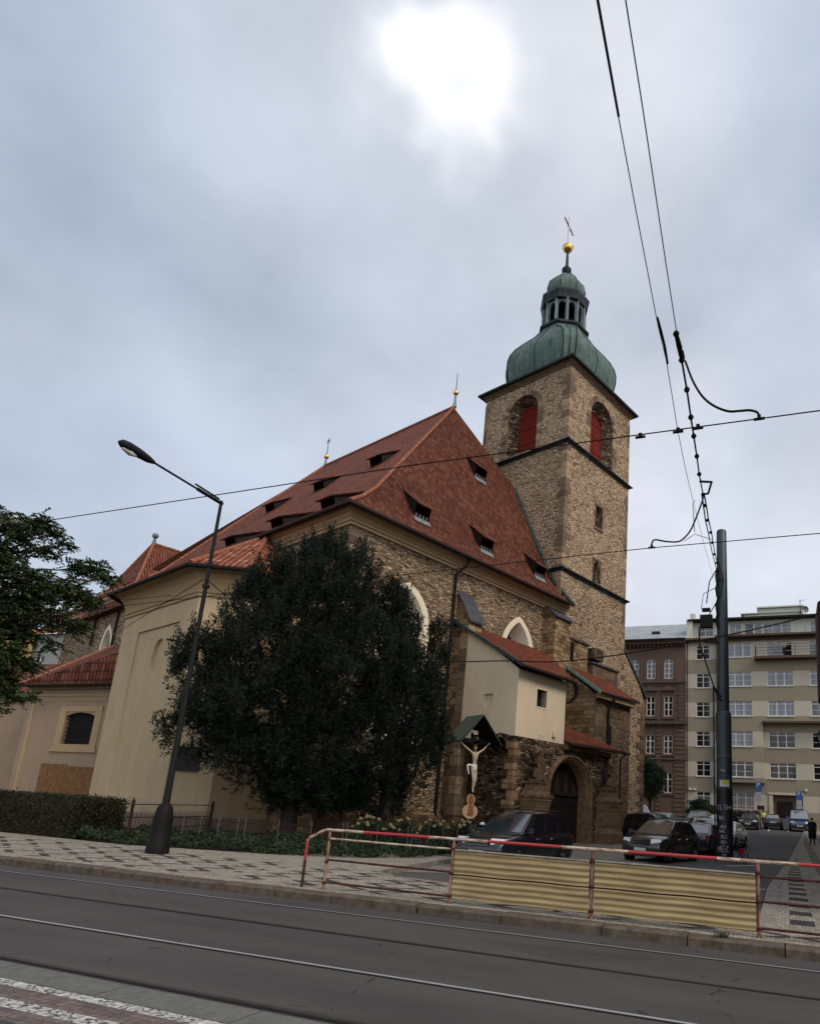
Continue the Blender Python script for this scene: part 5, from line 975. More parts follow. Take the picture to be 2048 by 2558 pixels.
railing(cb, [(-6.8, YB-1.5, 22.6), (12, YB-1.5, 22.6)], 1.1, 4, 1.6, 'galv', .02)
q = MB(); q.mbox(F1, .3, 1.14, 20.15, 21.6, .095, .1); q.build('open_window', 'void', cb)
q = MB(); q.box((-1.75, YB+.26, GR), (1.75, YB+2.2, 4.68)); q.build('entrance_recess', 'eave_brown', cb); q = MB(); q.mbox(F, -.9, .7, 2.2, 4.0, .2, .255); q.build('entrance_door', 'wood_dark', cb)
q = MB(); q.box((-1.72, YB-.1, GR), (-1.3, YB+.24, 4.6)); q.box((-1.85, YB-.12, 4.7), (1.85, YB+.1, 4.95)); q.build('entrance_surround', 'cream_trim', cb)
q = MB(); 
for k in range(6): q.box((-1.4, YB-2.1+k*.33, GR), (1.4, YB-.12, GR+.18*(k+1)))
q.build('entrance_steps', 'slab', cb)
q = MB(); q.tube([(-10.55, YB-.12, GR), (-10.55, YB-.12, 22.4)], .06, 6); q.tube([(-7.12, YB-.12, GR), (-7.12, YB-.12, 22.4)], .06, 6); q.build('downpipe', 'iron', cb)
q = MB(); 
for x, z in ((-10.2, 4.95), (-9.7, 4.95), (2.1, 5.3)): q.box((x-.14, YB-.25, z-.12), (x+.14, YB-.002, z+.12))
q.build('wall_lamp', 'frame_white', cb)
ds = thing('satellite_dish', 'pale satellite dish on the office building roof', 'dish', (2.9, 81, 25.2)); q = MB(); q.tube([(2.35, 81, 25.2), (2.35, 81, 27.9)], .04, 6); q.tube([(2.2, 81, 27.7), (3.0, 81, 27.85)], .02, 5); q.tube([(2.9, 81, 25.2), (2.9, 81, 26.3)], .04, 6); q.build('mast', 'iron', ds)
q = MB(); T_ = Matrix.Translation((2.85, 80.8, 26.55)) @ Matrix.Rotation(R(100), 4, 'X') @ Matrix.Rotation(R(15), 4, 'Y'); q.lathe([(.001, -.12), (.25, -.08), (.42, .02), (.44, .03), (.25, -.06), (.001, -.1)], n=18, T=T_); q.build('dish', 'galv', ds, smooth=60)
# brown school building
bb_ = thing('brown_building', 'brown neo-renaissance building with arched top windows beside the church tower', 'building', (-17, 78, 1.2))
q = MB(); BW = [(-17.5, -16.4), (-15.42, -14.35), (-13.3, -12.25)]
wall(q, [(-26, GR), (-10.77, GR), (-10.77, 22.3), (-26, 22.3)], [arch(x0, x1, 17.85, 19.8, 10, 'round') for x0, x1 in BW+[(-19.6, -18.5)]]+[rect(x0, x1, z0, z1) for x0, x1 in BW for z0, z1 in ((13.3, 15.72), (8.85, 11.1), (4.4, 6.72))], F, .3); q.box((-26, 79, GR), (-10.77, 92, 22)); bw = q.build('wall', 'brown_render', bb_)
for x0, x1 in BW+[(-19.6, -18.5)]:
    q = MB(); o_ = arch(x0, x1, 17.85, 19.8, 12, 'round'); i_ = arch(x0+.1, x1-.1, 17.95, 19.8, 12, 'round'); n = len(o_); q.add([F(a_, b_, .12) for a_, b_ in o_]+[F(a_, b_, .12) for a_, b_ in i_], [(k, (k+1) % n, n+(k+1) % n, n+k) for k in range(n)]); c_ = (x0+x1)/2; q.mbox(F, c_-.05, c_+.05, 17.95, 20.3, .11, .15)
    for z in (18.5, 19.1, 19.7): q.mbox(F, x0+.1, x1-.1, z-.035, z+.035, .115, .15)
    f_ = q.build('arched_window', 'frame_white', bb_); MB().prism(o_, F, .16, .18).build('pane', 'glass_curtain', f_)
for x0, x1 in BW:
    for z0, z1 in ((13.3, 15.72), (8.85, 11.1), (4.4, 6.72)): window(bb_, F, x0, x1, z0, z1, .1, 2, (.33, .67), .1, frame='frame_cream', pane='glass_dark' if z0 > 12 or z0 < 5 else 'glass')
q = MB()
for x0, x1 in BW:
    q.prism([(x0-.35, 16.35), (x1+.35, 16.35), (x1+.35, 16.5), ((x0+x1)/2, 16.98), (x0-.35, 16.5)], F, -.28, 0); q.mbox(F, x0-.25, x0-.05, 13.1, 16.3, -.1, 0); q.mbox(F, x1+.05, x1+.25, 13.1, 16.3, -.1, 0); q.mbox(F, x0-.3, x1+.3, 12.95, 13.2, -.18, 0)
    for z0 in (8.6, 4.15): q.mbox(F, x0-.2, x1+.2, z0, z0+.2, -.14, 0)
for x0, x1 in BW+[(-19.6, -18.5)]: q.prism([(a_, b_) for a_, b_ in arch(x0-.2, x1+.2, 19.7, 19.8, 12, 'round')], F, -.06, .02) if False else None; q.mbox(F, x0-.3, x0-.12, 17.7, 19.8, -.08, 0); q.mbox(F, x1+.12, x1+.3, 17.7, 19.8, -.08, 0)
q.mbox(F, -26, -10.7, 17.3, 17.55, -.25, 0); q.mbox(F, -26, -10.7, 16.99, 17.1, -.12, 0); q.mbox(F, -26, -10.6, 12.35, 12.62, -.45, 0); q.mbox(F, -26, -10.7, 8.2, 8.4, -.2, 0)
q.build('stone_trim', 'brown_trim', bb_)
q = MB()
for k in range(30): x = -25.6+k*.5; q.mbox(F, x, x+.22, 21.75, 22.05, -.42, 0); q.mbox(F, x, x+.2, 12.1, 12.34, -.3, 0)
q.mbox(F, -26, -10.7, 22.06, 22.28, -.65, 0); q.mbox(F, -26, -10.6, 22.3, 22.55, -.8, 0); q.build('modillion_cornice', 'brown_trim', bb_)
xs = [-26]+[v for x0, x1 in BW for v in (x0-.22, x1+.22)]+[-10.8]
for a_, b_ in zip(xs[::2], xs[1::2]):
    q = MB(); q.mbox(F, a_, b_, 1.2, 12.2, -.03, 0)
    for z in np.arange(1.4, 12.0, .5): q.mbox(F, a_, b_, z, z+.38, -.11, -.02)
    q.build('rusticated_pier', 'brown_render', bb_)
q = MB(); q.mbox(F, -11.6, -10.9, 12.7, 17.2, -.06, 0); 
for k in range(10): q.mbox(F, -11.75 if k % 2 else -11.55, -10.85, 12.75+k*.44, 13.1+k*.44, -.1, 0)
q.build('corner_pilaster', 'brown_trim', bb_)
q = MB(); roofpoly(q, [(-26, 77.3, 22.56), (-10.8, 77.3, 22.56), (-10.8, 84, 26.3), (-26, 84, 26.3)], (1, 0, 0)); rf = q.build('roof', 'roof_grey', bb_); q = MB(); q.box((-15.2, 79.6, 24.0), (-14.2, 80.4, 24.25)); q.build('skylight', 'glass', rf); q = MB(); q.box((-26, 76.95, 22.45), (-10.7, 77.25, 22.62)); q.build('gutter', 'iron', rf)
# right-hand corner building, mostly outside the frame: its oriel and lantern show
rb = thing('corner_building', 'dark reddish-brown corner building cut off by the right edge of the photo', 'building', (6, 30, 0))
q = MB(); q.box((3.3, 14, 0), (16, 58, 19)); q.build('wall', plain('red_brown_stone', (.085, .042, .034), .85, .3), rb)
q = MB(); q.prism([(1.56, 11.2), (1.75, 11.35), (1.75, 11.55), (2.2, 11.75), (3.3, 11.75), (3.3, 5.2), (2.6, 5.6), (1.9, 6.6), (1.52, 7.2)], lambda s, t, d: (s, 29.6+d, t), 0, 2.4); q.build('oriel', plain('dark_oriel', (.06, .028, .024), .8, .3), rb)
ln_ = thing('wall_lantern', 'black six-sided wall lantern at the right edge of the photo', 'lantern', (1.5, 30, 5.2)); q = MB(); q.tube([(3.3, 30, 6.3), (1.62, 30, 6.3), (1.62, 30, 5.75)], .035, 6); q.build('bracket', 'iron', ln_)
q = MB(); q.lathe([(.05, .62), (.16, .55), (.36, .38), (.37, .34)], (1.62, 30, 5.15), 6); q.lathe([(.12, -.36), (.15, -.3)], (1.62, 30, 5.15), 6); [q.tube([(1.62+.33*math.cos(PI/3*k), 30+.33*math.sin(PI/3*k), 5.5), (1.62+.14*math.cos(PI/3*k), 30+.14*math.sin(PI/3*k), 4.85)], .018, 5) for k in range(6)]; q.build('lantern_frame', 'iron', ln_)
q = MB(); q.lathe([(.12, 4.86), (.31, 5.48)], (1.62, 30, 0), 6); q.build('lantern_glass', 'glass_curtain', ln_)
# houses far behind the left-hand tree
M['yellow'] = plaster('yellow_render', (.42, .29, .11), .35); M['grey_render'] = plaster('grey_render', (.30, .29, .27), .2); M['orange_tile'] = tiles('orange_tile', [(0, (.36, .12, .05)), (1, (.52, .20, .09))], .3, .35)
h1 = thing('yellow_house', 'bright yellow house glimpsed through the left-hand tree', 'house', (-80, 46, 0)); P = lambda s, t, d: (s, 45+d, t)
q = MB(); wall(q, [(-100, 0), (-73.6, 0), (-73.6, 19.8), (-100, 19.8)], [rect(x, x+1.2, z, z+1.9) for x in (-92, -88, -84, -80, -76.4) for z in (5, 9, 13)], P, .2); q.build('wall', 'yellow', h1)
for x in (-92, -88, -84, -80, -76.4):
    for z in (5, 9, 13): window(h1, P, x, x+1.2, z, z+1.9, .1, 2, (.35,), .08)
q = MB(); roofpoly(q, [(-100, 44.6, 19.8), (-73.4, 44.6, 19.8), (-73.4, 51, 25.5), (-100, 51, 25.5)], (1, 0, 0)); q.build('roof', 'roof_grey', h1)
h2 = thing('grey_house', 'grey house with orange tiled roof glimpsed right of the yellow house', 'house', (-70, 47, 0)); P = lambda s, t, d: (s, 45.5+d, t)
q = MB(); wall(q, [(-76, 0), (-60, 0), (-60, 17.0), (-76, 17.0)], [rect(-73.6, -72.1, 12.6, 14.7), rect(-69.8, -68.4, 12.6, 14.7)], P, .2); q.quad((-74, 45.5, 0), (-74, 54, 0), (-74, 54, 17), (-74, 45.5, 17)); q.build('wall', 'grey_render', h2); window(h2, P, -73.6, -72.1, 12.6, 14.7, .08, 2, (.4,), .09); window(h2, P, -69.8, -68.4, 12.6, 14.7, .08, 2, (.4,), .09)
q = MB(); roofpoly(q, [(-74.5, 45, 16.9), (-60, 45, 16.9), (-60, 52, 24.2), (-74.5, 52, 24.2)], (1, 0, 0)); q.build('roof', 'orange_tile', h2)
h3 = thing('red_roofed_house', 'house with bright orange-red roof behind the tree and church choir', 'house', (-66, 60, 0)); q = MB(); q.box((-84, 56, 0), (-58, 66, 22)); q.build('wall', 'grey_render', h3); q = MB(); roofpoly(q, [(-85, 55.4, 21.8), (-57, 55.4, 21.8), (-57, 62, 28), (-85, 62, 28)], (1, 0, 0)); q.build('roof', 'orange_tile', h3)

# ------------------------------------------------------------------ street furniture
lp = thing('street_lamp', 'tall dark street lamp with long arm on the mosaic pavement by the hedge', 'street lamp', (-15.98, 14.04, .15))
X_, Y_ = -15.98, 14.04; M['lamp_base'] = plain('lamp_base_iron', (.009, .008, .007), .6, .3, 6)
q = MB(); q.lathe([(.29, .15), (.29, .42), (.265, .46), (.25, .9), (.235, 1.15), (.19, 1.36), (.10, 1.46)], (X_, Y_, 0), 16); q.build('base', 'lamp_base', lp, smooth=40)
q = MB(); q.tube([(X_, Y_, 1.3), (X_, Y_, 4.5), (X_, Y_, 10.5)], [.095, .07, .045], 10); q.tube([(X_, Y_, 8.35), (X_, Y_, 8.45)], .1, 10); q.tube([(X_, Y_, 7.7), (X_, Y_, 7.78)], .1, 10); q.build('pole', 'iron', lp, smooth=60)
q = MB(); q.tube([(X_, Y_+.03, 10.42), (X_, 11.55, 10.5)], .032, 8); q.tube([(X_, Y_+.05, 10.42), (X_, 13.15, 10.45)], .055, 8); q.tube([(X_, 13.95, 10.52), (X_, 13.05, 10.56)], .028, 6); q.build('arm', 'iron', lp, smooth=60)
q = MB(); q.tube([(X_, 11.68, 10.5), (X_, 11.5, 10.5), (X_, 11.2, 10.52), (X_, 10.9, 10.53), (X_, 10.72, 10.53), (X_, 10.62, 10.52)], [.05, .10, .13, .135, .11, .03], 12); q.build('lamp_head', 'iron', lp, smooth=60); q = MB(); q.tube([(X_, 11.15, 10.42), (X_, 10.98, 10.40), (X_, 10.74, 10.42)], [.05, .085, .04], 12); q.build('lamp_glass', 'frame_white', lp, smooth=60)
pole = thing('catenary_pole', 'thick dark green tram wire pole covered in graffiti behind the barrier', 'pole', (-2.72, 32.92, 0))
X_, Y_ = -2.72, 32.92; M['pole'] = plain('pole_paint', (.022, .034, .038), .5, .35, 2.5); M['pole_low'] = plain('pole_paint_low', (.008, .009, .012), .5, .3, 3)
q = MB(); q.lathe([(.37, 0), (.37, 6.78), (.34, 6.85), (.30, 6.9)], (X_, Y_, 0), 24); q.build('lower_sleeve', 'pole', pole, smooth=40); q = MB(); q.lathe([(.285, 6.85), (.25, 16.35), (.22, 16.42)], (X_, Y_, 0), 24); q.build('shaft', 'pole', pole, smooth=40); q = MB(); q.lathe([(.376, .01), (.376, 3.2)], (X_, Y_, 0), 24); q.build('painted_band', 'pole_low', pole, smooth=40)
def cyl(s, z, r_=.306):
    r_ = r_+.075     # wrap flat marks round the pole; s measured from the side that faces the street
    a_ = -PI/2+.08+s/.3; return (X_+r_*math.cos(a_), Y_+r_*math.sin(a_), z)
q = MB(); 
for k in range(6): a_, b_ = -.17+k*.06, -.11+k*.06; q.quad(cyl(a_, 3.32), cyl(b_, 3.32), cyl(b_, 3.62), cyl(a_, 3.62))
st_ = q.build('sticker', 'frame_white', pole); q = MB()
for k in range(4): a_, b_ = -.07+k*.06, -.01+k*.06; q.quad(cyl(a_, 3.42, .31), cyl(b_, 3.42, .31), cyl(b_, 3.6, .31), cyl(a_, 3.6, .31))
q.build('sticker_yellow', plain('yellow_print', (.55, .55, .04), .6, .1), st_)
M['chalk'] = plain('pale_graffiti', (.40, .43, .45), .8, .3, 20)
FT = {'I': [[(0, 0), (0, 1)]], 'L': [[(0, 1), (0, 0), (.6, 0)]], 'S': [[(.6, .9), (.3, 1), (0, .8), (.1, .55), (.5, .45), (.6, .2), (.3, 0), (0, .1)]], 'H': [[(0, 0), (0, 1)], [(.6, 0), (.6, 1)], [(0, .5), (.6, .5)]], 'N': [[(0, 0), (0, 1), (.55, 0), (.55, 1)]], 'U': [[(0, 1), (0, .2), (.3, 0), (.55, .2), (.55, 1)]], 'A': [[(0, 0), (.3, 1), (.6, 0)], [(.12, .4), (.48, .4)]],
      'E': [[(.55, 1), (0, 1), (0, 0), (.55, 0)], [(0, .5), (.45, .5)]], 'T': [[(.3, 0), (.3, 1)], [(0, 1), (.6, 1)]], 'M': [[(0, 0), (.1, 1), (.3, .4), (.5, 1), (.6, 0)]], '2': [[(0, .8), (.2, 1), (.5, .85), (.45, .5), (0, 0), (.6, 0)]], '1': [[(.1, .7), (.3, 1), (.3, 0)]], '4': [[(.45, 0), (.45, 1), (0, .35), (.6, .35)]], '0': [[(.3, 0), (.05, .3), (.1, .85), (.35, 1), (.58, .7), (.5, .15), (.3, 0)]],
      'R': [[(0, 0), (0, 1), (.45, .9), (.45, .6), (0, .5), (.55, 0)]], 'O': [[(.3, 0), (0, .4), (.2, 1), (.55, .8), (.55, .2), (.3, 0)]], 'C': [[(.55, .9), (.2, 1), (0, .5), (.2, 0), (.55, .1)]], '-': [[(0, .5), (.5, .5)]], 'P': [[(0, 0), (0, 1), (.4, 1), (.55, .8), (.4, .55), (0, .5)]]}
q = MB()
for txt, z, h_, s0 in (('140', 3.75, .12, -.16), ('1LSH-', 2.02, .22, -.28), ('NU', 1.55, .18, -.2), ('ASO', 1.18, .13, -.16), ('SAC', .98, .13, -.2), ('ALC', .72, .15, -.14), ('RO-', .48, .15, -.14), ('MEC', .12, .26, -.26), ('12', -.10, .12, -.1)):
    z += .25
    for i, ch_ in enumerate(txt):
        for st in FT[ch_]:
            pts = [cyl(s0+(i*.8+x)*h_*.72+random.uniform(-.006, .006), z+y*h_*random.uniform(.92, 1.05), .309) for x, y in st]
            for p0, p1 in zip(pts, pts[1:]): q.tube([p0, p1], .013, 4)
q.build('graffiti', 'chalk', pole)
q = MB(); 
for z in (3.3, 4.75, 3.64): q.tube([cyl(s, z, .305) for s in np.linspace(-.5, .5, 12)], .012, 5)
q.build('steel_band', 'galv', pole)
q = MB(); q.box((X_-1.05, Y_-.5, 11.1), (X_-.45, Y_-.2, 11.75)); q.box((X_-.95, Y_-.5, 11.95), (X_-.55, Y_-.25, 12.1)); q.tube([(X_-.75, Y_-.3, 12.4), (X_-.6, Y_-.2, 13.6), (X_-.2, Y_-.2, 14.3)], .03, 6); q.tube([(X_-.9, Y_-.4, 10.35), (X_-.1, Y_-.2, 10.35)], .045, 6); q.tube([(X_-1.1, Y_-.4, 11.0), (X_-1.1, Y_-.4, 10.3), (X_-.35, Y_-.3, 7.9), (X_-.2, Y_-.3, 7.5), (X_, Y_-.3, 7.4)], .04, 6); q.build('switch_box', 'iron', pole)
q = MB()
for k, (dx, z) in enumerate(((-.30, 13.5), (-.28, 12.6), (-.26, 11.9), (-.3, 14.2))): q.tube([(X_-.2, Y_-.25, z), (X_-.28, Y_-.3, z-.35), (X_-.22, Y_-.28, z-.8)], .05, 6)
q.tube([(X_-.15, Y_-.25, 14.6), (X_+.1, Y_-.3, 13.6), (X_-.05, Y_-.3, 12.8), (X_-.5, Y_-.3, 12.0), (X_-.7, Y_-.35, 11.6)], .025, 6); q.tube([(X_-.3, Y_-.3, 13.2), (X_-.9, Y_-.3, 12.9), (X_-1.0, Y_-.35, 12.1)], .018, 6); q.build('cable_tail', 'black', pole)
tp = thing('thin_signal_pole', 'thin black pole with a narrow strip housing beside the thick tram pole', 'pole', (-3.1, 31.5, 0)); q = MB(); q.tube([(-3.02, 31.5, 0), (-3.05, 31.5, 7.9)], .035, 6); q.tube([(-3.05, 31.5, 7.9), (-2.8, 32.6, 7.6)], .03, 6); q.build('pole', 'black', tp); q = MB(); q.box((-3.0, 31.42, 3.3), (-2.93, 31.5, 5.3)); q.build('strip_housing', 'galv', tp)
# barrier along the tram street
YR = 11.13; SWZ = .15
bar_ = thing('pedestrian_barrier', 'red and white painted tubular barrier with rusty posts along the kerb', 'barrier', (-4, 11.13, .15))
a = NM('rusty_white_paint'); n_ = a.noise(a.map(a.obj, (2, 6, 6)), 2.2, 6, .7); M['bar_white'] = a.fin(a.mix(a.mr(n_, .44, .62), (.50, .42, .33), (.22, .105, .055)), .65, n_, .3, .01)
a = NM('worn_red_paint'); n_ = a.noise(a.obj, 5, 5, .7); M['bar_red'] = a.fin(a.mix(a.mr(n_, .45, .75, 0, .5), (.36, .025, .03), (.20, .02, .02)), .55, n_, .2, .01)
a = NM('rusty_post'); n_ = a.noise(a.map(a.obj, (6, 6, 1.6)), 2, 6, .7); M['rust'] = a.fin(a.mix(a.mr(n_, .40, .6), (.34, .20, .13), (.10, .035, .022)), .75, n_, .4, .01); M['rust_dark'] = plain('dark_rust', (.055, .02, .018), .7, .5, 6)
M['panel'] = (lambda a: a.fin(a.mix(a.mr(a.noise(a.map(a.obj, (.5, 2, 5)), 1.5, 6, .7), .40, .72), (.36, .275, .14), (.19, .135, .065)), .6, a.noise(a.obj, 6, 4), .15, .01))(NM('yellowed_corrugated_panel'))
posts = [-8.33, -5.65, -3.06, -.434, 2.2, 4.8]
for x in posts[:6]: q = MB(); q.tube([(x, YR, SWZ-.02), (x, YR, SWZ+1.06)], .027, 10); q.tube([(x, YR, SWZ), (x, YR, SWZ+.02)], .045, 10); q.build('post', 'rust', bar_, smooth=60)
q = MB(); q.tube([(-8.83, YR, SWZ-.02), (-8.83, YR, SWZ+.55)], .026, 8); q.build('end_post', 'rust_dark', bar_, smooth=60); q = MB(); q.tube([(-8.83, YR, SWZ+.5), (-8.83, YR, SWZ+.88)], .028, 8); q.build('end_post_red', 'bar_red', bar_, smooth=60)
ze = SWZ+1.09; q = MB(); q.tube([(-8.83, YR, SWZ+.86), (-8.78, YR, SWZ+.92), (-8.5, YR, ze-.03), (-8.4, YR, ze), (-7.56, YR, ze)], .028, 8); q.build('top_rail_white', 'bar_white', bar_, smooth=60)
seg = [-7.56, -6.16, -4.99, -3.6, -2.45, -1.04, .15, 1.4, 2.7, 4, 5.3]
for i, (x0, x1) in enumerate(zip(seg, seg[1:])): q = MB(); q.tube([(x0, YR, ze), ((x0+x1)/2, YR, ze+random.uniform(-.006, .004)), (x1, YR, ze)], .028, 10); q.build('top_rail_red' if i % 2 == 0 else 'top_rail_white', 'bar_red' if i % 2 == 0 else 'bar_white', bar_, smooth=60)
for (x0, x1), zz in (((-8.33, -5.65), (.92, .53, .12)), ((-.434, 5.2), (.86, .50, .12))):
    for z in zz: q = MB(); q.tube([(x0, YR, SWZ+z+.01), ((x0+x1)/2, YR, SWZ+z), (x1, YR, SWZ+z-.005)], .019, 8); q.build('rail', 'bar_white' if z == .92 else 'rust_dark', bar_, smooth=60)
for x0, x1 in ((-5.65, -3.06), (-3.06, -.434)):
    for z in (.88, .49, .10): q = MB(); q.tube([(x0, YR+.02, SWZ+z), (x1, YR+.02, SWZ+z-.01)], .02, 8); q.build('rail', 'rust_dark', bar_, smooth=60)
    for z0, z1 in ((.5, .90), (.09, .475)):
        q = MB(); n = 40; k = np.linspace(z0, z1, n); xa, xb = x0+.05, x1-.04
        for i in range(n): yy = YR-.03+.016*math.sin((k[i]-z0)*2*PI/.098); 
        pts = [(YR-.03+.009*math.sin((z-z0)*2*PI/.098), SWZ+z) for z in k]
        nx = 14
        for sgn in (0, .003):
            b0 = len(q.v)
            for ix in range(nx+1):
                x = xa+(xb-xa)*ix/nx
                for (y, z) in pts: q.v.append((x, y+sgn+.006*math.sin(ix*1.3+x0), z+.004*math.sin(ix*.9)))
            for ix in range(nx):
                for i in range(n-1): q.f.append((b0+ix*n+i, b0+(ix+1)*n+i, b0+(ix+1)*n+i+1, b0+ix*n+i+1))
        q.build('corrugated_panel', 'panel', bar_, smooth=60)
        if z1 > .8: q = MB(); q.tube([(xa, YR-.03, SWZ+z1+.005), (xb, YR-.03, SWZ+z1-.005)], .022, 6); q.build('panel_edge', 'kerb2', bar_, smooth=60)
for x in posts[:5]:
    for z in (.92, .5, .12): q = MB(); q.lathe([(.034, -.025), (.040, -.015), (.040, .015), (.034, .025)], (x, YR, SWZ+z), 10); q.tube([(x, YR-.045, SWZ+z), (x, YR-.02, SWZ+z)], .012, 6); q.build('clamp', 'rust_dark', bar_, smooth=40)
# iron garden fence and wire fence
fc = thing('iron_fence', 'dark iron fence with ball-topped posts in front of the chapel', 'fence', (-22, 20, .1))
for x, y in ((-21.3, 17.4), (-22.75, 22.3)):
    q = MB(); q.lathe([(.07, .1), (.05, .2), (.045, 1.22), (.075, 1.25), (.075, 1.28), (.04, 1.31), (.065, 1.37), (.04, 1.43), (.012, 1.46), (.001, 1.53)], (x, y, 0), 10); q.build('post', 'iron_brown', fc, smooth=50)
q = MB(); A0, A1 = Vector((-21.3, 17.4, 0)), Vector((-22.75, 22.3, 0)); n = 34
for k in range(1, n): c = A0.lerp(A1, k/n); q.tube([c+Vector((0, 0, .15)), c+Vector((0, 0, 1.0)), c+Vector((0, 0, 1.05))], [.012, .012, .002], 5)
for z in (.45, .82, 1.27): q.tube([A0+Vector((0, 0, z)), A1+Vector((0, 0, z))], .017, 5)
A2_ = Vector((-23.5, 15.8, 0))
q.build('pickets', 'iron_brown', fc)
q = MB(); 
for k in range(1, 24): c = A0.lerp(Vector((-25.5, 17.9, 0)), k/24); q.tube([c+Vector((0, 0, .15)), c+Vector((0, 0, 1.0))], .012, 5)
for z in (.45, .82, 1.27): q.tube([A0+Vector((0, 0, z)), (-25.5, 17.9, z)], .017, 5)
q.build('pickets', 'iron_brown', fc)
M['iron_grey'] = plain('weathered_grey_steel', (.09, .09, .09), .6, .3, 8)
wf = thing('wire_fence', 'low grey picket-topped garden fence in front of the yew and flowers', 'fence', (-14, 18, .1))
pth = [(-20.3, 18.0), (-16.1, 17.2), (-13.5, 18.9), (-11.5, 19.6), (-11.2, 24.3)]; q = MB(); qp = MB()
for (x0, y0), (x1, y1) in zip(pth, pth[1:]):
    a_, b_ = Vector((x0, y0, 0)), Vector((x1, y1, 0)); L_ = (b_-a_).length; n = int(L_/.12)
    for k in range(n+1): c = a_.lerp(b_, k/n); h_ = 1.08 if k % 8 == 0 else .98; qq = MB() if k % 8 == 0 else q; qq.tube([c+Vector((0, 0, .1)), c+Vector((0, 0, h_))], .009 if k % 8 else .016, 4); k % 8 == 0 and qq.build('post', 'iron_grey', wf)
    for z in (.35, .92): q.tube([a_+Vector((0, 0, z)), b_+Vector((0, 0, z))], .010, 4)
q.build('pickets', 'iron', wf)
M['blue'] = plain('sign_blue', (.02, .09, .32), .5, .1); M['grey_sign'] = plain('sign_grey', (.35, .36, .38), .6, .2)
def psign(x, y, zt, label, sc=1.0, extra=True):
    g = zg(y); t = thing('parking_sign', label, 'sign', (x, y, g), group='blue parking signs before the office building'); q = MB(); q.tube([(x, y+.04, g), (x, y+.04, zt)], .035, 6); q.build('post', 'galv', t)
    q = MB(); q.box((x-.34*sc, y-.02, zt-1.0*sc), (x+.34*sc, y, zt)); b = q.build('blue_plate', 'blue', t); q = MB()
    for st in FT['P']:
        pts = [(x-.12*sc+px*.45*sc, y-.03, zt-.55*sc+py*.45*sc) for px, py in st]
        for p0, p1 in zip(pts, pts[1:]): q.bar(p0, p1, .07*sc)
    q.build('letter_p', 'frame_white', b); q = MB(); q.box((x-.3*sc, y-.02, zt-1.65*sc), (x+.3*sc, y, zt-1.05*sc)); q.box((x-.36*sc, y-.02, zt-2.1*sc), (x+.36*sc, y, zt-1.7*sc)); q.build('supplementary_plate', 'grey_sign', t)
    if extra: q = MB(); q.box((x-.16, y-.02, zt-2.6), (x+.5, y, zt-2.2)); q.build('street_plate', 'rust_dark', t)
psign(-2.42, 67.5, 5.45, 'blue parking sign with brown plate under the projecting bay', .9); psign(1.3, 74, 5.0, 'blue parking sign right of the office building entrance', .85, False)
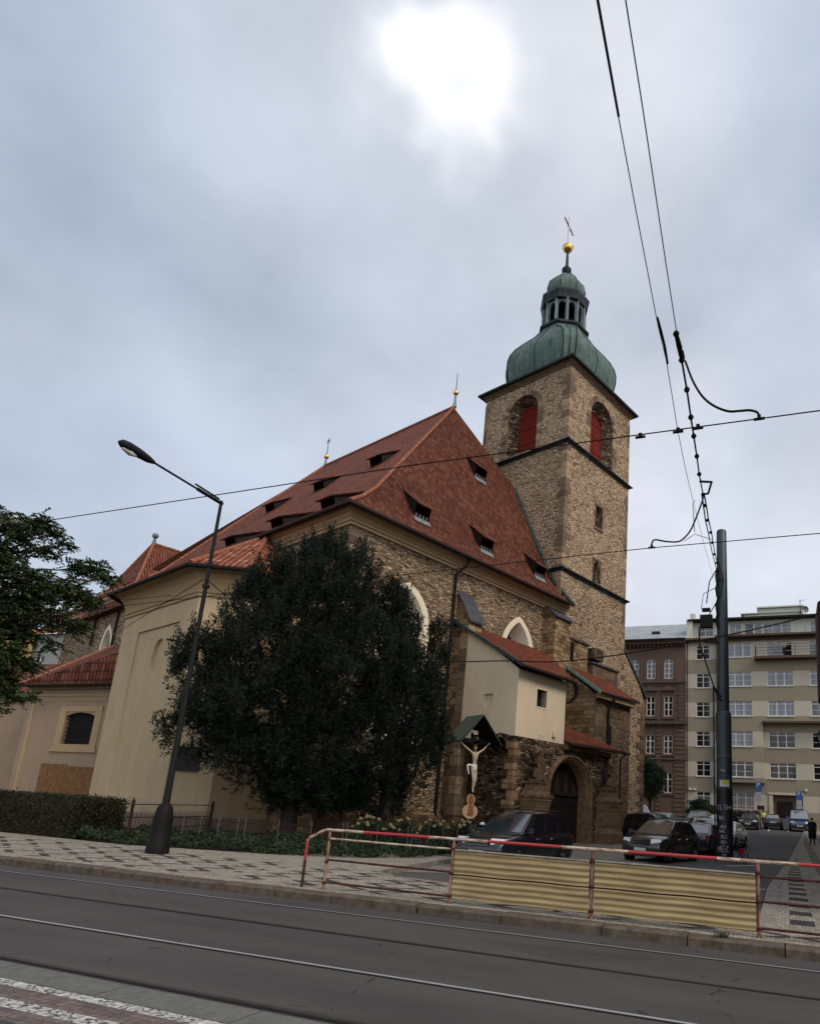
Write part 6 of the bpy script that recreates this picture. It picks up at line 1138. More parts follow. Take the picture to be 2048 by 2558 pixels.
# ------------------------------------------------------------------ cars
M['tyre'] = plain('tyre', (.010, .010, .011), .85, .2, 20); M['rim'] = glossy('alloy_rim', (.32, .32, .33), .35, .9); M['trim'] = plain('black_trim', (.010, .010, .011), .55, .2); M['chrome'] = glossy('chrome', (.6, .6, .6), .15, 1.); M['lampglass'] = glossy('headlight_glass', (.75, .76, .76), .12); M['tail'] = glossy('tail_light', (.16, .012, .01), .2); M['plate'] = plain('number_plate', (.55, .55, .52), .5, .1)
a = NM('windscreen'); M['screen'] = a.fin((.02, .026, .03), .05); a.b.inputs['Specular IOR Level'].default_value = 1.; a.b.inputs['IOR'].default_value = 1.9
def car(label, x, y, head, paint, Ln=4.4, W=1.8, H=1.5, kind='hatch', group=None, rails=False, z=None):
    """head = compass angle of the bonnet, clockwise from +Y; kind: suv, hatch, sedan, van"""
    t = thing('parked_car', label, 'van' if kind == 'van' else 'car', (x, y, zg(y)+.012), R(-head), 'cars parked in the square', local=True)
    if kind == 'van': t.name = 'parked_van'
    hw = W/2; g = .24 if kind in ('suv', 'van') else .17
    zb = dict(suv=1.04, hatch=.93, sedan=.93, van=1.12)[kind]*1.0; hb = dict(suv=1.0, hatch=.86, sedan=.86, van=1.0)[kind]
    f, r_ = Ln/2, -Ln/2
    cow = dict(suv=.245, hatch=.26, sedan=.22, van=.36)[kind]*Ln; rf = dict(suv=.03, hatch=.02, sedan=.0, van=.20)[kind]*Ln; rr = dict(suv=-.40, hatch=-.36, sedan=-.24, van=-.485)[kind]*Ln; bk = dict(suv=-.478, hatch=-.475, sedan=-.40, van=-.495)[kind]*Ln
    # lower body: rings along the length
    st = [(f, .80, .42, .60, .66), (f-.06, .90, g+.06, .66, .74), (f-.25, .965, g, .74, hb-.10), (f-.7, 1.0, g, .80, hb-.03), (cow+.02, 1.0, g, .82, zb-.02), (0, 1.0, g, .82, zb), (bk+.3, 1.0, g, .84, zb+.02), (bk+.05, .985, g, .86, zb+.01 if kind != 'sedan' else zb), (r_+.14, .95, g+.04, .84, zb-.02 if kind != 'sedan' else zb-.02), (r_+.02, .88, g+.12, .74, zb-.12), (r_, .82, .46, .68, zb-.18)]
    q = MB(); nr = 16
    for (yy, w, z0, zm, z1) in st:
        w *= hw; pr = [(-w*.86, z0), (-w*.96, z0+.05), (-w, (z0+zm)/2), (-w*.995, zm), (-w*.955, (zm+z1)/2+.02), (-w*.90, z1-.015), (-w*.72, z1+.015), (-w*.3, z1+.03)]
        for a_, b_ in pr+[(-c_, d_) for c_, d_ in pr[::-1]]: q.v.append((a_, yy, b_))
    q.f = [(i*nr+k, i*nr+(k+1) % nr, (i+1)*nr+(k+1) % nr, (i+1)*nr+k) for i in range(len(st)-1) for k in range(nr)]+[tuple(range(nr)), tuple((len(st)-1)*nr+k for k in range(nr))]
    body = q.build('body', paint, t, smooth=35)
    # greenhouse
    wb, wr = hw*.90, hw*(.69 if kind != 'van' else .80); zr = H-.05; zbb = zb
    bf = [(-wb, cow, zbb), (wb, cow, zbb), (wb, bk, zbb), (-wb, bk, zbb)]; tf = [(-wr, rf, zr), (wr, rf, zr), (wr, rr, zr), (-wr, rr, zr)]
    q = MB(); nx, ny = 5, 6
    q.v = [tuple(p) for p in bf]
    def ringpt(s, tt, k):  # bulging side/top
        return None
    grid = []
    for j in range(ny+1):
        v = j/ny; yy = rf+(rr-rf)*v
        for i in range(nx+1):
            u_ = -1+2*i/nx; crown = .05*(1-u_*u_)+.05*math.sin(PI*min(1, v*.9+.15))-.03*(abs(u_) > .9)-(.06*max(0, v-.75)*4*.6); grid.append((wr*u_, yy, zr-.02+crown))
    q.v += grid; G = 4; id_ = lambda i, j: G+j*(nx+1)+i
    for j in range(ny):
        for i in range(nx): q.f.append((id_(i, j), id_(i+1, j), id_(i+1, j+1), id_(i, j+1)))
    q.f.append((0, 1)+tuple(id_(i, 0) for i in range(nx, -1, -1))); q.f.append((2, 3)+tuple(id_(i, ny) for i in range(nx+1)))
    q.f.append((1, 2)+tuple(id_(nx, j) for j in range(ny, -1, -1))); q.f.append((3, 0)+tuple(id_(0, j) for j in range(ny+1)))
    q.build('cabin', paint, t, smooth=40)
    def bil(c, u_, v): p0, p1, p2, p3 = [Vector(w) for w in c]; return (p0*(1-u_)+p1*u_)*(1-v)+(p3*(1-u_)+p2*u_)*v
    def glass(nm, c, u0, u1, v0, v1, off, mt='glass_dark', tp=0):
        off = Vector(off); q = MB(); A_ = [bil(c, u0, v0), bil(c, u1, v0), bil(c, u1-tp, v1), bil(c, u0+tp, v1)]; q.quad(*[tuple(p+off) for p in A_])
        B_ = [p+off*-1.0 for p in A_]
        q.quad(*[tuple(p) for p in B_]); 
        for k in range(4): q.quad(tuple(A_[k]+off), tuple(A_[(k+1) % 4]+off), tuple(B_[(k+1) % 4]), tuple(B_[k]))
        return q.build(nm, mt, t)
    fr = [bf[0], bf[1], tf[1], tf[0]]; glass('windscreen', fr, .05, .95, .06, .93, (0, .012, .014), 'screen', .0)
    re = [bf[3], bf[2], tf[2], tf[3]]; glass('rear_window', re, .09, .91, .2 if kind != 'sedan' else .08, .88, (0, -.014, .01), 'screen')
    for s_ in (-1, 1):
        sd = [(s_*wb, cow, zbb), (s_*wb, bk, zbb), (s_*wr, rr, zr), (s_*wr, rf, zr)]
        cuts = dict(suv=[(.10, .40), (.43, .70), (.73, .93)], hatch=[(.12, .46), (.49, .86)], sedan=[(.12, .47), (.50, .86)], van=[(.06, .26), (.30, .60), (.63, .93)])[kind]
        for a_, b_ in cuts: glass('side_window', sd, a_, b_, .10, .84, (s_*.012, 0, .004))
        for wy in (f-Ln*.19, r_+Ln*.19):
            rw = .37 if kind in ('suv', 'van') else .32
            q = MB(); q.lathe([(rw+.06, hw*.90), (rw+.06, hw+.004)], n=20, T=Matrix.Translation((0, wy, rw-.012)) @ Matrix.Rotation(s_*PI/2, 4, 'Y')); q.build('wheel_arch', 'trim', t)
            q = MB(); q.lathe([(rw*.7, hw-.20), (rw*.97, hw-.19), (rw, hw-.14), (rw, hw-.02), (rw*.95, hw+.015), (rw*.66, hw+.018), (rw*.64, hw-.02)], n=24, T=Matrix.Translation((0, wy, rw-.012)) @ Matrix.Rotation(s_*PI/2, 4, 'Y')); wh = q.build('wheel', 'tyre', t, smooth=50)
            q = MB(); T_ = Matrix.Translation((s_*(hw+.012), wy, rw-.012)) @ Matrix.Rotation(s_*PI/2, 4, 'Y'); q.lathe([(rw*.66, -.03), (rw*.66, .004), (rw*.58, .004), (rw*.56, -.03)], n=20, T=T_)
            for k in range(5): a_ = 2*PI*k/5; q.add([(math.cos(a_)*rw*.1-math.sin(a_)*.04, math.sin(a_)*rw*.1+math.cos(a_)*.04, .006), (math.cos(a_)*rw*.1+math.sin(a_)*.04, math.sin(a_)*rw*.1-math.cos(a_)*.04, .006), (math.cos(a_)*rw*.6+math.sin(a_)*.03, math.sin(a_)*rw*.6-math.cos(a_)*.03, .002), (math.cos(a_)*rw*.6-math.sin(a_)*.03, math.sin(a_)*rw*.6+math.cos(a_)*.03, .002)], [(0, 1, 2, 3)], T_)
            q.lathe([(.07, .0), (.06, .012)], n=10, T=T_); q.build('rim', 'rim', wh)
        q = MB(); q.tube([(s_*hw*.9, cow-.25, zb+.04), (s_*(hw+.10), cow-.22, zb+.10)], .03, 6); q.box((min(s_*(hw+.04), s_*(hw+.22)), cow-.28, zb+.03), (max(s_*(hw+.04), s_*(hw+.22)), cow-.16, zb+.19)); q.build('mirror', paint, t)
        lz = .66 if kind not in ('suv', 'van') else .74
        q = MB(); x0, x1 = sorted((s_*hw*.50, s_*hw*.90)); q.add([(x0, f-.02 if s_ > 0 else f-.16, lz), (x1, f-.16 if s_ > 0 else f-.02, lz), (x1, f-.20 if s_ > 0 else f-.05, lz+.17), (x0, f-.05 if s_ > 0 else f-.20, lz+.17), (x0, f-.4, lz), (x1, f-.4, lz), (x1, f-.4, lz+.17), (x0, f-.4, lz+.17)], [(0, 1, 2, 3), (3, 2, 6, 7), (0, 4, 5, 1), (1, 5, 6, 2), (0, 3, 7, 4)]); q.build('headlight', 'lampglass', t)
        q = MB(); q.box((min(s_*hw*.72, s_*hw*.95), r_-.01, zb-.26), (max(s_*hw*.72, s_*hw*.95), r_+.12, zb-.04)); q.build('tail_light', 'tail', t)
        q = MB(); q.box((min(s_*hw*.97, s_*(hw+.008)), -.35*Ln*.5, zb-.15), (max(s_*hw*.97, s_*(hw+.008)), -.27*Ln*.5, zb-.11)); q.box((min(s_*hw*.97, s_*(hw+.008)), .02*Ln, zb-.15), (max(s_*hw*.97, s_*(hw+.008)), .06*Ln, zb-.11)); q.build('door_handle', 'chrome' if kind == 'suv' else paint, t)
        if kind == 'suv': q = MB(); q.mbox(lambda s, tt, d: (s_*(wb+.004+d), s, tt), bk+.35, cow-.1, zb+.015, zb+.04, 0, .014); q.build('window_trim', 'chrome', t)
        q = MB(); q.box((min(s_*hw*.93, s_*(hw+.006)), r_+Ln*.29, g+.02), (max(s_*hw*.93, s_*(hw+.006)), f-Ln*.29, g+.13)); q.build('sill', 'trim', t)
        if rails: q = MB(); q.tube([(s_*wr*.93, rf-.1, zr+.02), (s_*wr*.93, rf-.22, zr+.09), (s_*wr*.93, rr+.25, zr+.09), (s_*wr*.93, rr+.1, zr+.02)], .022, 6); q.build('roof_rail', 'chrome' if H < 1.68 else 'trim', t)
    q = MB(); q.box((-hw*.44, f-.06, .60 if kind != 'suv' else .66), (hw*.44, f+.005, .76 if kind != 'suv' else .88)); gr = q.build('grille', 'trim', t); q = MB()
    for z_ in ((.64, .70) if kind != 'suv' else (.70, .77, .84)): q.box((-hw*.42, f+.004, z_), (hw*.42, f+.012, z_+.018))
    q.build('grille_bar', 'chrome', gr)
    q = MB(); q.box((-hw*.78, f-.12, g-.02), (hw*.78, f+.01, g+.16)); q.build('bumper', 'trim', t); q = MB(); q.box((-hw*.8, r_-.01, g), (hw*.8, r_+.12, g+.16)); q.build('bumper', 'trim', t)
    q = MB(); q.box((-.26, f+.01, .44), (.26, f+.022, .55)); q.build('number_plate', 'plate', t); q = MB(); q.box((-.26, r_-.022, zb-.33), (.26, r_-.005, zb-.22)); q.build('number_plate', 'plate', t)
    if kind == 'sedan': q = MB(); q.box((-hw*.6, r_-.012, zb-.13), (hw*.6, r_+.02, zb-.09)); q.build('boot_trim', 'chrome', t)
    return t
P_ = lambda n, c, r_=.22: glossy(n, c, r_, 0, .6)
pb, pbr, pn_, pw_, ps_, pbl, pg = P_('black_paint', (.012, .012, .015)), P_('dark_brown_paint', (.028, .019, .018)), P_('navy_paint', (.012, .014, .026)), P_('white_paint', (.62, .62, .6)), P_('silver_paint', (.34, .38, .40)), P_('blue_paint', (.016, .05, .115)), P_('dark_green_paint', (.02, .03, .026))
car('large black SUV with chrome window line parked before the portal', -8.3, 20.9, 190, pb, 4.6, 1.88, 1.74, 'suv', rails=True)
car('dark brown compact SUV with silver roof rails behind the barrier', -5.0, 29.2, 194, pbr, 4.3, 1.82, 1.66, 'suv', rails=True)
car('dark navy saloon seen from behind between brown SUV and tram pole', -4.05, 36.5, 8, pn_, 4.8, 1.85, 1.45, 'sedan')
car('white car half hidden right of the thick tram pole', -3.35, 41.0, 188, pw_, 4.3, 1.78, 1.48, 'hatch')
car('black car facing right with pale windscreen beside the church corner', -7.7, 42.6, 118, pb, 4.4, 1.8, 1.66, 'suv')
car('white van partly hidden behind the church corner', -11.9, 55, 140, pw_, 5.0, 1.9, 2.0, 'van')
car('silver-roofed dark car facing right in the middle row by the brown building', -8.6, 52.5, 125, ps_, 4.3, 1.76, 1.5, 'hatch')
car('dark green off-road car facing the camera below the bush', -6.7, 56.5, 182, pg, 4.3, 1.8, 1.75, 'suv')
car('black car with white edge highlight just above the silver roof', -5.3, 47.0, 165, pb, 4.3, 1.78, 1.5, 'hatch')
car('pale silver car whose roof shows above the navy saloon', -4.45, 43.6, 8, ps_, 4.3, 1.76, 1.5, 'hatch')
car('white small car seen just left of the thin black pole', -5.0, 55, 184, pw_, 4.0, 1.7, 1.5, 'hatch')
car('black car with white headlights facing the camera, left of the parking sign', -3.35, 69.2, 182, pb, 4.4, 1.8, 1.52, 'hatch')
car('small dark car seen from behind in front of the entrance', -1.2, 73.0, 2, pn_, 3.9, 1.7, 1.46, 'hatch')
car('blue van facing the camera at the end of the side street', 1.2, 71.2, 180, pbl, 4.9, 1.92, 1.98, 'van')

# ------------------------------------------------------------------ people
M['coat'] = plain('black_coat', (.010, .009, .010), .85, .3, 9); M['face'] = plain('face_skin', (.38, .24, .17), .6, .1); M['vest'] = plain('hi_vis_vest', (.55, .75, .12), .7, .1); M['shirt'] = plain('pale_shirt', (.35, .36, .38), .8, .2); M['trousers'] = plain('dark_trousers', (.02, .02, .025), .85, .2)
def person(label, x, y, z, head, top='coat', legs='trousers', lean=0., stride=.12, hcol='hair', s=1., coat=False, arm=0.):
    t = thing('person', label, 'person', (x, y, z), R(-head), local=True)
    J = {k: (a_*s, (b_+lean*max(0, c-.9))*s, c*s, r_*s) for k, (a_, b_, c, r_) in dict(pel=(0, 0, .95, .13), wst=(0, 0, 1.12, .12), che=(0, 0, 1.33, .15), nec=(0, .01, 1.50, .055), hea=(0, .03, 1.62, .085), crn=(0, .03, 1.71, .07), jaw=(0, .07, 1.57, .05), nos=(0, .125, 1.615, .014),
        sl=(.18, 0, 1.42, .065), el=(.25, -.02+arm*.1, 1.15, .048), hl=(.25, .08+arm*.25, .90+arm*.25, .035), sr=(-.18, 0, 1.42, .065), er=(-.25, -.02+arm*.1, 1.15, .048), hr=(-.25, .06+arm*.25, .90+arm*.25, .035),
        ll=(.09, 0, .86, .09), kl=(.09, .04+stride*.4, .48, .062), al=(.09, stride, .09, .042), fl=(.09, stride+.14, .035, .035), lr=(-.09, 0, .86, .09), kr=(-.09, .04-stride*.2, .48, .062), ar=(-.09, -stride, .09, .042), fr=(-.09, -stride+.14, .035, .035)).items()}
    for sd, sg in (('l', 1), ('r', -1)):
        hx, hy, hz_, _ = J['h'+sd]
        for k in range(5): J['f%d%s' % (k, sd)] = (hx+(-.022*sg if k == 0 else (k-2.5)*.006), hy+(.03 if k == 0 else .012*(k-2)), hz_-(.05 if k == 0 else (.085, .095, .09, .075)[k-1]), .009)
    ed = [('pel', 'wst'), ('wst', 'che'), ('che', 'nec'), ('nec', 'hea'), ('hea', 'crn'), ('hea', 'jaw'), ('che', 'sl'), ('sl', 'el'), ('el', 'hl'), ('che', 'sr'), ('sr', 'er'), ('er', 'hr'), ('pel', 'll'), ('ll', 'kl'), ('kl', 'al'), ('al', 'fl'), ('pel', 'lr'), ('lr', 'kr'), ('kr', 'ar'), ('ar', 'fr')]+[('h'+q_, 'f%d%s' % (k, q_)) for q_ in 'lr' for k in range(5)]
    J.pop('nos'); b = skinfig('body', J, ed, 'face', t)
    def shell(nm, keys, mt, k, edges):
        JJ = {a_: (*J[a_][:3], J[a_][3]*k) for a_ in keys}; return skinfig(nm, JJ, edges, mt, t)
    shell('jacket', ['pel', 'wst', 'che', 'sl', 'el', 'sr', 'er'] , top, 1.16, [('pel', 'wst'), ('wst', 'che'), ('che', 'sl'), ('sl', 'el'), ('che', 'sr'), ('sr', 'er')])
    shell('trousers', ['pel', 'll', 'kl', 'al', 'lr', 'kr', 'ar'], legs, 1.14, [('pel', 'll'), ('ll', 'kl'), ('kl', 'al'), ('pel', 'lr'), ('lr', 'kr'), ('kr', 'ar')])
    q = MB(); hx, hy, hz_ = J['hea'][:3]
    for sg in (-1, 1): q.box((hx+sg*.045-.012, hy+.078, hz_+.0), (hx+sg*.045+.012, hy+.09, hz_+.016))
    q.box((hx-.03, hy+.075, hz_-.075), (hx+.03, hy+.1, hz_-.065)); q.tube([(hx, hy+.08, hz_+.01), (hx, hy+.115, hz_-.03)], .011, 5); q.build('face_features', 'hair', b)
    q = MB(); q.lathe([(.098*s*math.sin(a_)+.001, -.098*s*math.cos(a_)) for a_ in np.linspace(PI*.35, PI, 9)], (J['hea'][0], J['hea'][1]-.015, J['hea'][2]+.03), 14); q.build('hair', hcol, b, smooth=60)
    if coat:
        q = MB(); prf = [(.17, .42), (.19, .6), (.185, .95), (.17, 1.15), (.19, 1.35), (.12, 1.48)]; 
        for r_, zz in prf: q.v += [(r_*1.25*math.cos(2*PI*k/16)*s, (r_*math.sin(2*PI*k/16)+lean*max(0, zz-.9)+stride*.3*max(0, .9-zz)*math.sin(2*PI*k/16))*s, zz*s) for k in range(16)]
        q.f = [(i*16+k, i*16+(k+1) % 16, i*16+16+(k+1) % 16, i*16+16+k) for i in range(len(prf)-1) for k in range(16)]+[tuple(range(16))]; q.build('long_coat', 'coat', t, smooth=60)
    return t
person('person in long black coat walking away along the right pavement', 1.5, 46, zg(46)+.13, 8, lean=.12, stride=.22, coat=True, s=.98)
person('dark hooded person standing at the church tower corner', -5.35, 33.6, .05, 20, coat=True, stride=.02, hcol='coat', s=.92)
person('person in yellow hi-vis vest by the entrance steps', -2.25, 75.4, zg(75)+.1, 170, top='vest', s=.98)
person('person in pale shirt leaning on the upper balcony railing', .35, 76.35, 19.9, 175, top='shirt', lean=.25, arm=1., s=.98)
# ------------------------------------------------------------------ bicycle by the pole
bc = thing('bicycle', 'dark bicycle with red pannier leaning by the foot of the tram pole', 'bicycle', (-1.95, 31.2, 0), R(25), local=True)
for yy in (-.52, .52):
    q = MB(); q.tube([(0, yy+.33*math.cos(a_), .34+.33*math.sin(a_)) for a_ in np.linspace(0, 2*PI, 24, endpoint=False)], .018, 6, closed=True); w = q.build('wheel', 'tyre', bc, smooth=60); q = MB()
    for k in range(10): q.tube([(0, yy, .34), (0, yy+.32*math.cos(2*PI*k/10), .34+.32*math.sin(2*PI*k/10))], .003, 3)
    q.build('spokes', 'galv', w)
q = MB(); [q.tube(p, .017, 6) for p in ([(0, .52, .34), (0, .38, .95)], [(0, .4, .82), (0, -.08, .32)], [(0, .4, .88), (0, -.2, .82)], [(0, -.08, .32), (0, -.22, .95)], [(0, -.08, .32), (0, -.52, .34)], [(0, -.2, .8), (0, -.52, .34)])]; q.build('frame', 'black', bc)
q = MB(); q.tube([(-.28, .3, 1.0), (-.1, .4, 1.02), (.1, .4, 1.02), (.28, .3, 1.0)], .014, 6); q.tube([(0, .38, .92), (0, .4, 1.02)], .015, 6); q.build('handlebar', 'black', bc); q = MB(); q.box((-.07, -.36, .95), (.07, -.1, 1.0)); q.build('saddle', 'black', bc); q = MB(); q.box((-.17, -.64, .42), (-.05, -.36, .66)); q.build('pannier', plain('red_pannier', (.22, .012, .03), .7, .2), bc)

# ------------------------------------------------------------------ vegetation
def foliage(name, cols, rough=.75):
    a = NM(name); g = a.n('ShaderNodeNewGeometry'); c = a.ramp(a.mr(a.noise(a.obj, 1.1, 3), .3, .7), [(0, cols[0]), (1, cols[1])]); c = a.mix(a.math('MULTIPLY', g.outputs['Random Per Island'], .6), c, cols[2]); m = a.fin(c, rough); a.b.inputs['Specular IOR Level'].default_value = .25; return m
M['yew'] = foliage('yew_needles', [(.003, .005, .003), (.007, .013, .006), (.014, .022, .010)])
M['leaf'] = foliage('locust_leaves', [(.010, .022, .008), (.025, .047, .014), (.055, .085, .022)])
M['leaf_brown'] = foliage('withered_pods', [(.10, .03, .02), (.16, .06, .03), (.2, .09, .03)])
M['hedge'] = foliage('hedge_leaves', [(.009, .010, .005), (.021, .022, .009), (.04, .04, .017)])
M['ivy'] = foliage('ivy_leaves', [(.009, .019, .008), (.020, .036, .014), (.042, .06, .026)])
M['bark'] = plain('bark', (.035, .024, .018), .95, .5, 6, bs=1.); M['hydr'] = foliage('hydrangea_heads', [(.13, .125, .05), (.22, .195, .085), (.26, .21, .13)])
def cloud(cs, n, shell=.55):
    """n points in ellipsoids cs [(x,y,z,rx,ry,rz)], denser toward the skins; returns points and outward directions"""
    vol = np.array([c[3]*c[4]*c[5] for c in cs])**.75; k = rng.choice(len(cs), n, p=vol/vol.sum()); C_ = np.array(cs)[k]
    d = rng.normal(size=(n, 3)); d /= np.linalg.norm(d, axis=1, keepdims=True); r_ = (shell+(1-shell)*rng.random(n))[:, None]
    return C_[:, :3]+d*r_*C_[:, 3:], d
def sprays(P, D, m, ln, up=.6, spread=.35):
    """each tuft point becomes a pointed plume of m blades"""
    n = len(P); ax = D+np.array([0, 0, up]); ax /= np.linalg.norm(ax, axis=1, keepdims=True); t = rng.random((n, m, 1)); j = rng.normal(size=(n, m, 3))
    L_ = (ln*(.6+.8*rng.random((n, 1, 1)))); pts = P[:, None]+ax[:, None]*t*L_+j*spread*ln*(1-t)*.35; dirs = ax[:, None]*.9+j*.45
    return pts.reshape(-1, 3), dirs.reshape(-1, 3)
base = Vector((-16.2, 22.2, 0)); nn_ = base.normalized(); lat = Vector((nn_.y, -nn_.x, 0))
def yw(l, z, dpt, r_, ry=None, rz=None): p = base+lat*l+nn_*dpt; return (p.x, p.y, z, r_, ry or r_, rz or r_*1.1)
yewA = [(-1.5, 1.3, .2, .7, None, .5), (-2.4, 1.6, .1, .6, None, .5), (-1.8, 1.9, .1, .8, None, .6), (-.9, 1.7, -.1, .8, None, .7), (-2.6, 9.9, 0, 1.5, None, 2.1), (-1.2, 10.6, 0, 1.1, None, 1.9), (-.4, 10.6, .3, .75, None, 1.9), (-3.6, 9.3, .2, 1.3, None, 2.0), (-4.4, 8.8, .3, .75, None, 1.4), (-1.5, 8.6, -.4, 2.0, None, 2.2), (-3.5, 7.2, -.4, 2.0, None, 2.0), (-4.9, 6.9, 0, 1.15, None, 1.4), (-5.7, 5.9, 0, 1.0, None, 1.3), (-4.7, 5.0, -.4, 1.5, None, 1.5), (-5.6, 3.9, .1, 1.05, None, .75), (-3.0, 4.9, -.6, 2.2, None, 2.0), (-1.2, 6.0, -.6, 2.2, None, 2.2), (-3.1, 3.1, -.4, 1.6, None, 1.2), (-1.6, 3.0, -.6, 1.8, None, 1.6), (-1.0, 2.2, 0, 1.0, None, .9), (-4.3, 3.6, 0, 1.3, None, .9), (-2.2, 2.2, .2, .9, None, .8), (-2.0, 11.6, .1, .7, None, 1.0), (-5.9, 6.9, 0, .7, None, 1.0)]
yewB = [(1.6, 1.4, .1, .55, None, .5), (.3, 1.5, .1, .7, None, .5), (-.3, 2.0, -.1, .8, None, .8), (.7, 2.0, 0, .8, None, .8), (1.5, 1.9, .1, .7, None, .7), (.4, 9.6, .4, .95, None, 1.7), (1.15, 9.5, .4, .65, None, 1.6), (1.4, 8.2, .3, .7, None, 1.5), (2.1, 7.0, .3, .8, None, 1.15), (.4, 7.4, -.2, 1.8, None, 2.0), (1.5, 5.8, -.2, 1.7, None, 2.0), (2.75, 6.2, .2, .75, None, 1.5), (3.1, 7.6, .2, .38, None, 1.1), (3.1, 8.8, .2, .28, None, .6), (2.9, 4.9, .2, .85, None, 1.5), (1.0, 4.0, -.3, 1.7, None, 1.8), (2.3, 3.5, .1, 1.0, None, 1.3), (1.4, 2.6, .1, .9, None, 1.1), (1.9, 9.0, .3, .22, None, .8), (3.2, 4.3, .2, .5, None, .9)]
def crown_mesh(tree, nm, cs, n, m, ln, mt, up=.7, sz=(.07, .13), asp=2.6, inner=0):
    fin = []
    for c in cs:                                   # small upright plumes break the outline
        for _ in range(int(7+9*c[3])):
            d = rng.normal(size=3); d /= np.linalg.norm(d); d[2] = abs(d[2])*.7-.15
            f_ = rng.uniform(.95, 1.25); r_ = rng.uniform(.14, .32); fin.append((c[0]+d[0]*c[3]*f_, c[1]+d[1]*c[4]*f_, c[2]+d[2]*c[5]*f_, r_, r_, r_*2.4))
    P, D = cloud(cs, n, .55); P2, D2 = cloud(fin, n//2, .1); P = np.concatenate([P, P2]); D = np.concatenate([D, D2*.3+np.array([0, 0, .6])])
    g2_ = np.sin(P[:, 0]*1.7-P[:, 2]*1.9+2)*np.sin(P[:, 1]*1.5+P[:, 2]*1.3); k_ = g2_ < .80; P, D = P[k_], D[k_]
    g = np.sin(P[:, 0]*2.9+P[:, 2]*1.1)*np.sin(P[:, 1]*2.7-P[:, 2]*.7+1)*np.sin(P[:, 2]*2.3+P[:, 0]*.8); P, D = P[g < .42], D[g < .42]
    pts, dirs = sprays(P, D, m, ln, up)
    return leafmesh(nm, pts, dirs, rng.uniform(sz[0], sz[1], len(pts)), mt, tree, asp, OFF_of(tree))
def OFF_of(t): return tuple(t.location)
def limb(q, a_, b_, r0, r1, wob=.25, n=6):
    a_, b_ = Vector(a_), Vector(b_); pts = [a_.lerp(b_, k/n)+Vector((random.uniform(-wob, wob), random.uniform(-wob, wob), random.uniform(-wob, wob)))*math.sin(PI*k/n) for k in range(n+1)]; q.tube(pts, [r0+(r1-r0)*k/n for k in range(n+1)], 8)
for nm, ls, ctr, lab in (('yew_tree', yewA, -1.9, 'large dark yew tree, the broad left one, in front of the church corner'), ('yew_tree', yewB, 1.7, 'narrower dark yew tree on the right, before the first gothic window')):
    b0 = base+lat*ctr; tr = thing(nm, lab, 'tree', (b0.x, b0.y, .1), group='dark yew trees at the church corner'); q = MB(); cs = [yw(*c) for c in ls]
    for k in range(4): q.tube([(b0.x+.12*math.cos(k*1.7), b0.y+.12*math.sin(k*1.7), .05), (b0.x+.1*math.cos(k*1.7+.5), b0.y+.1*math.sin(k*1.7), 1.6), (b0.x+.25*math.cos(k*1.7), b0.y+.2*math.sin(k*1.7), 3.2)], [.30, .2, .14], 8)
    for c in cs: limb(q, (b0.x, b0.y, max(1.0, c[2]*.35)), (c[0], c[1], c[2]+c[5]*.3), .11, .03, .3)
    q.build('trunk', 'bark', tr, smooth=60); crown_mesh(tr, 'crown', cs, 8200 if ls is yewA else 4600, 26, .5, 'yew', .8, (.07, .15), 2.9)
# left-hand tree reaching in from outside the frame
tb = Vector((-21., 15., 0)); tn = tb.normalized(); tl = Vector((tn.y, -tn.x, 0))
def tw(l, z, dp, r_, rz): p = tb+tl*l+tn*dp; return (p.x, p.y, z, r_, r_, rz)
lc = [(-3.0, 9.6, 0, .65, .55), (-2.35, 10.0, .2, .5, .4), (-1.95, 9.7, .1, .35, .25), (-3.3, 8.9, .2, .75, .35), (-2.2, 9.1, 0, .5, .28), (-1.65, 9.45, 0, .28, .2), (-1.1, 8.85, .2, .5, .3), (-.55, 8.9, .1, .4, .25), (-.3, 8.6, .1, .35, .25), (-2.3, 8.1, -.3, .8, .38), (-1.3, 8.0, .3, .8, .45), (-.75, 7.75, .1, .5, .4), (-3.3, 7.5, .2, .8, .45), (-2.5, 7.2, .2, .8, .4), (-1.6, 7.0, -.2, .75, .45), (-.85, 6.85, .1, .4, .4), (-2.1, 6.3, .2, .45, .4), (-1.3, 6.1, .1, .3, .25), (-2.9, 6.0, .3, .4, .35), (-3.2, 5.0, .2, .5, .45), (-2.7, 4.6, .1, .5, .4), (-2.1, 4.4, .1, .4, .3), (-1.65, 4.35, 0, .25, .16), (-2.6, 3.9, .1, .5, .22), (-3.4, 6.6, .3, .7, .5), (-3.5, 5.6, .1, .7, .5), (-2.9, 5.5, .3, .6, .4), (-3.3, 4.2, .2, .6, .45), (-3.4, 3.8, 0, .5, .35), (-1.9, 5.4, .2, .5, .3), (-2.5, 6.6, .3, .6, .35), (-3.0, 8.3, -.3, .6, .4), (-3.1, 7.0, -.3, .7, .4), (-2.0, 7.6, -.2, .7, .35), (-2.9, 4.9, -.3, .6, .5), (-3.5, 4.6, .3, .8, .8), (-2.4, 5.6, -.3, .5, .4), (-3.0, 6.2, -.2, .6, .5), (-2.9, 5.3, 0, .6, .5), (-2.4, 4.9, .3, .5, .4), (-3.6, 5.2, -.2, .7, .7), (-3.2, 3.6, .3, .6, .5), (-4.2, 8.2, .6, 1.4, 1.2), (-5.2, 6.6, .4, 1.6, 1.4), (-4.4, 10, .3, 1.2, .8), (-6, 9, 0, 1.8, 1.5)]
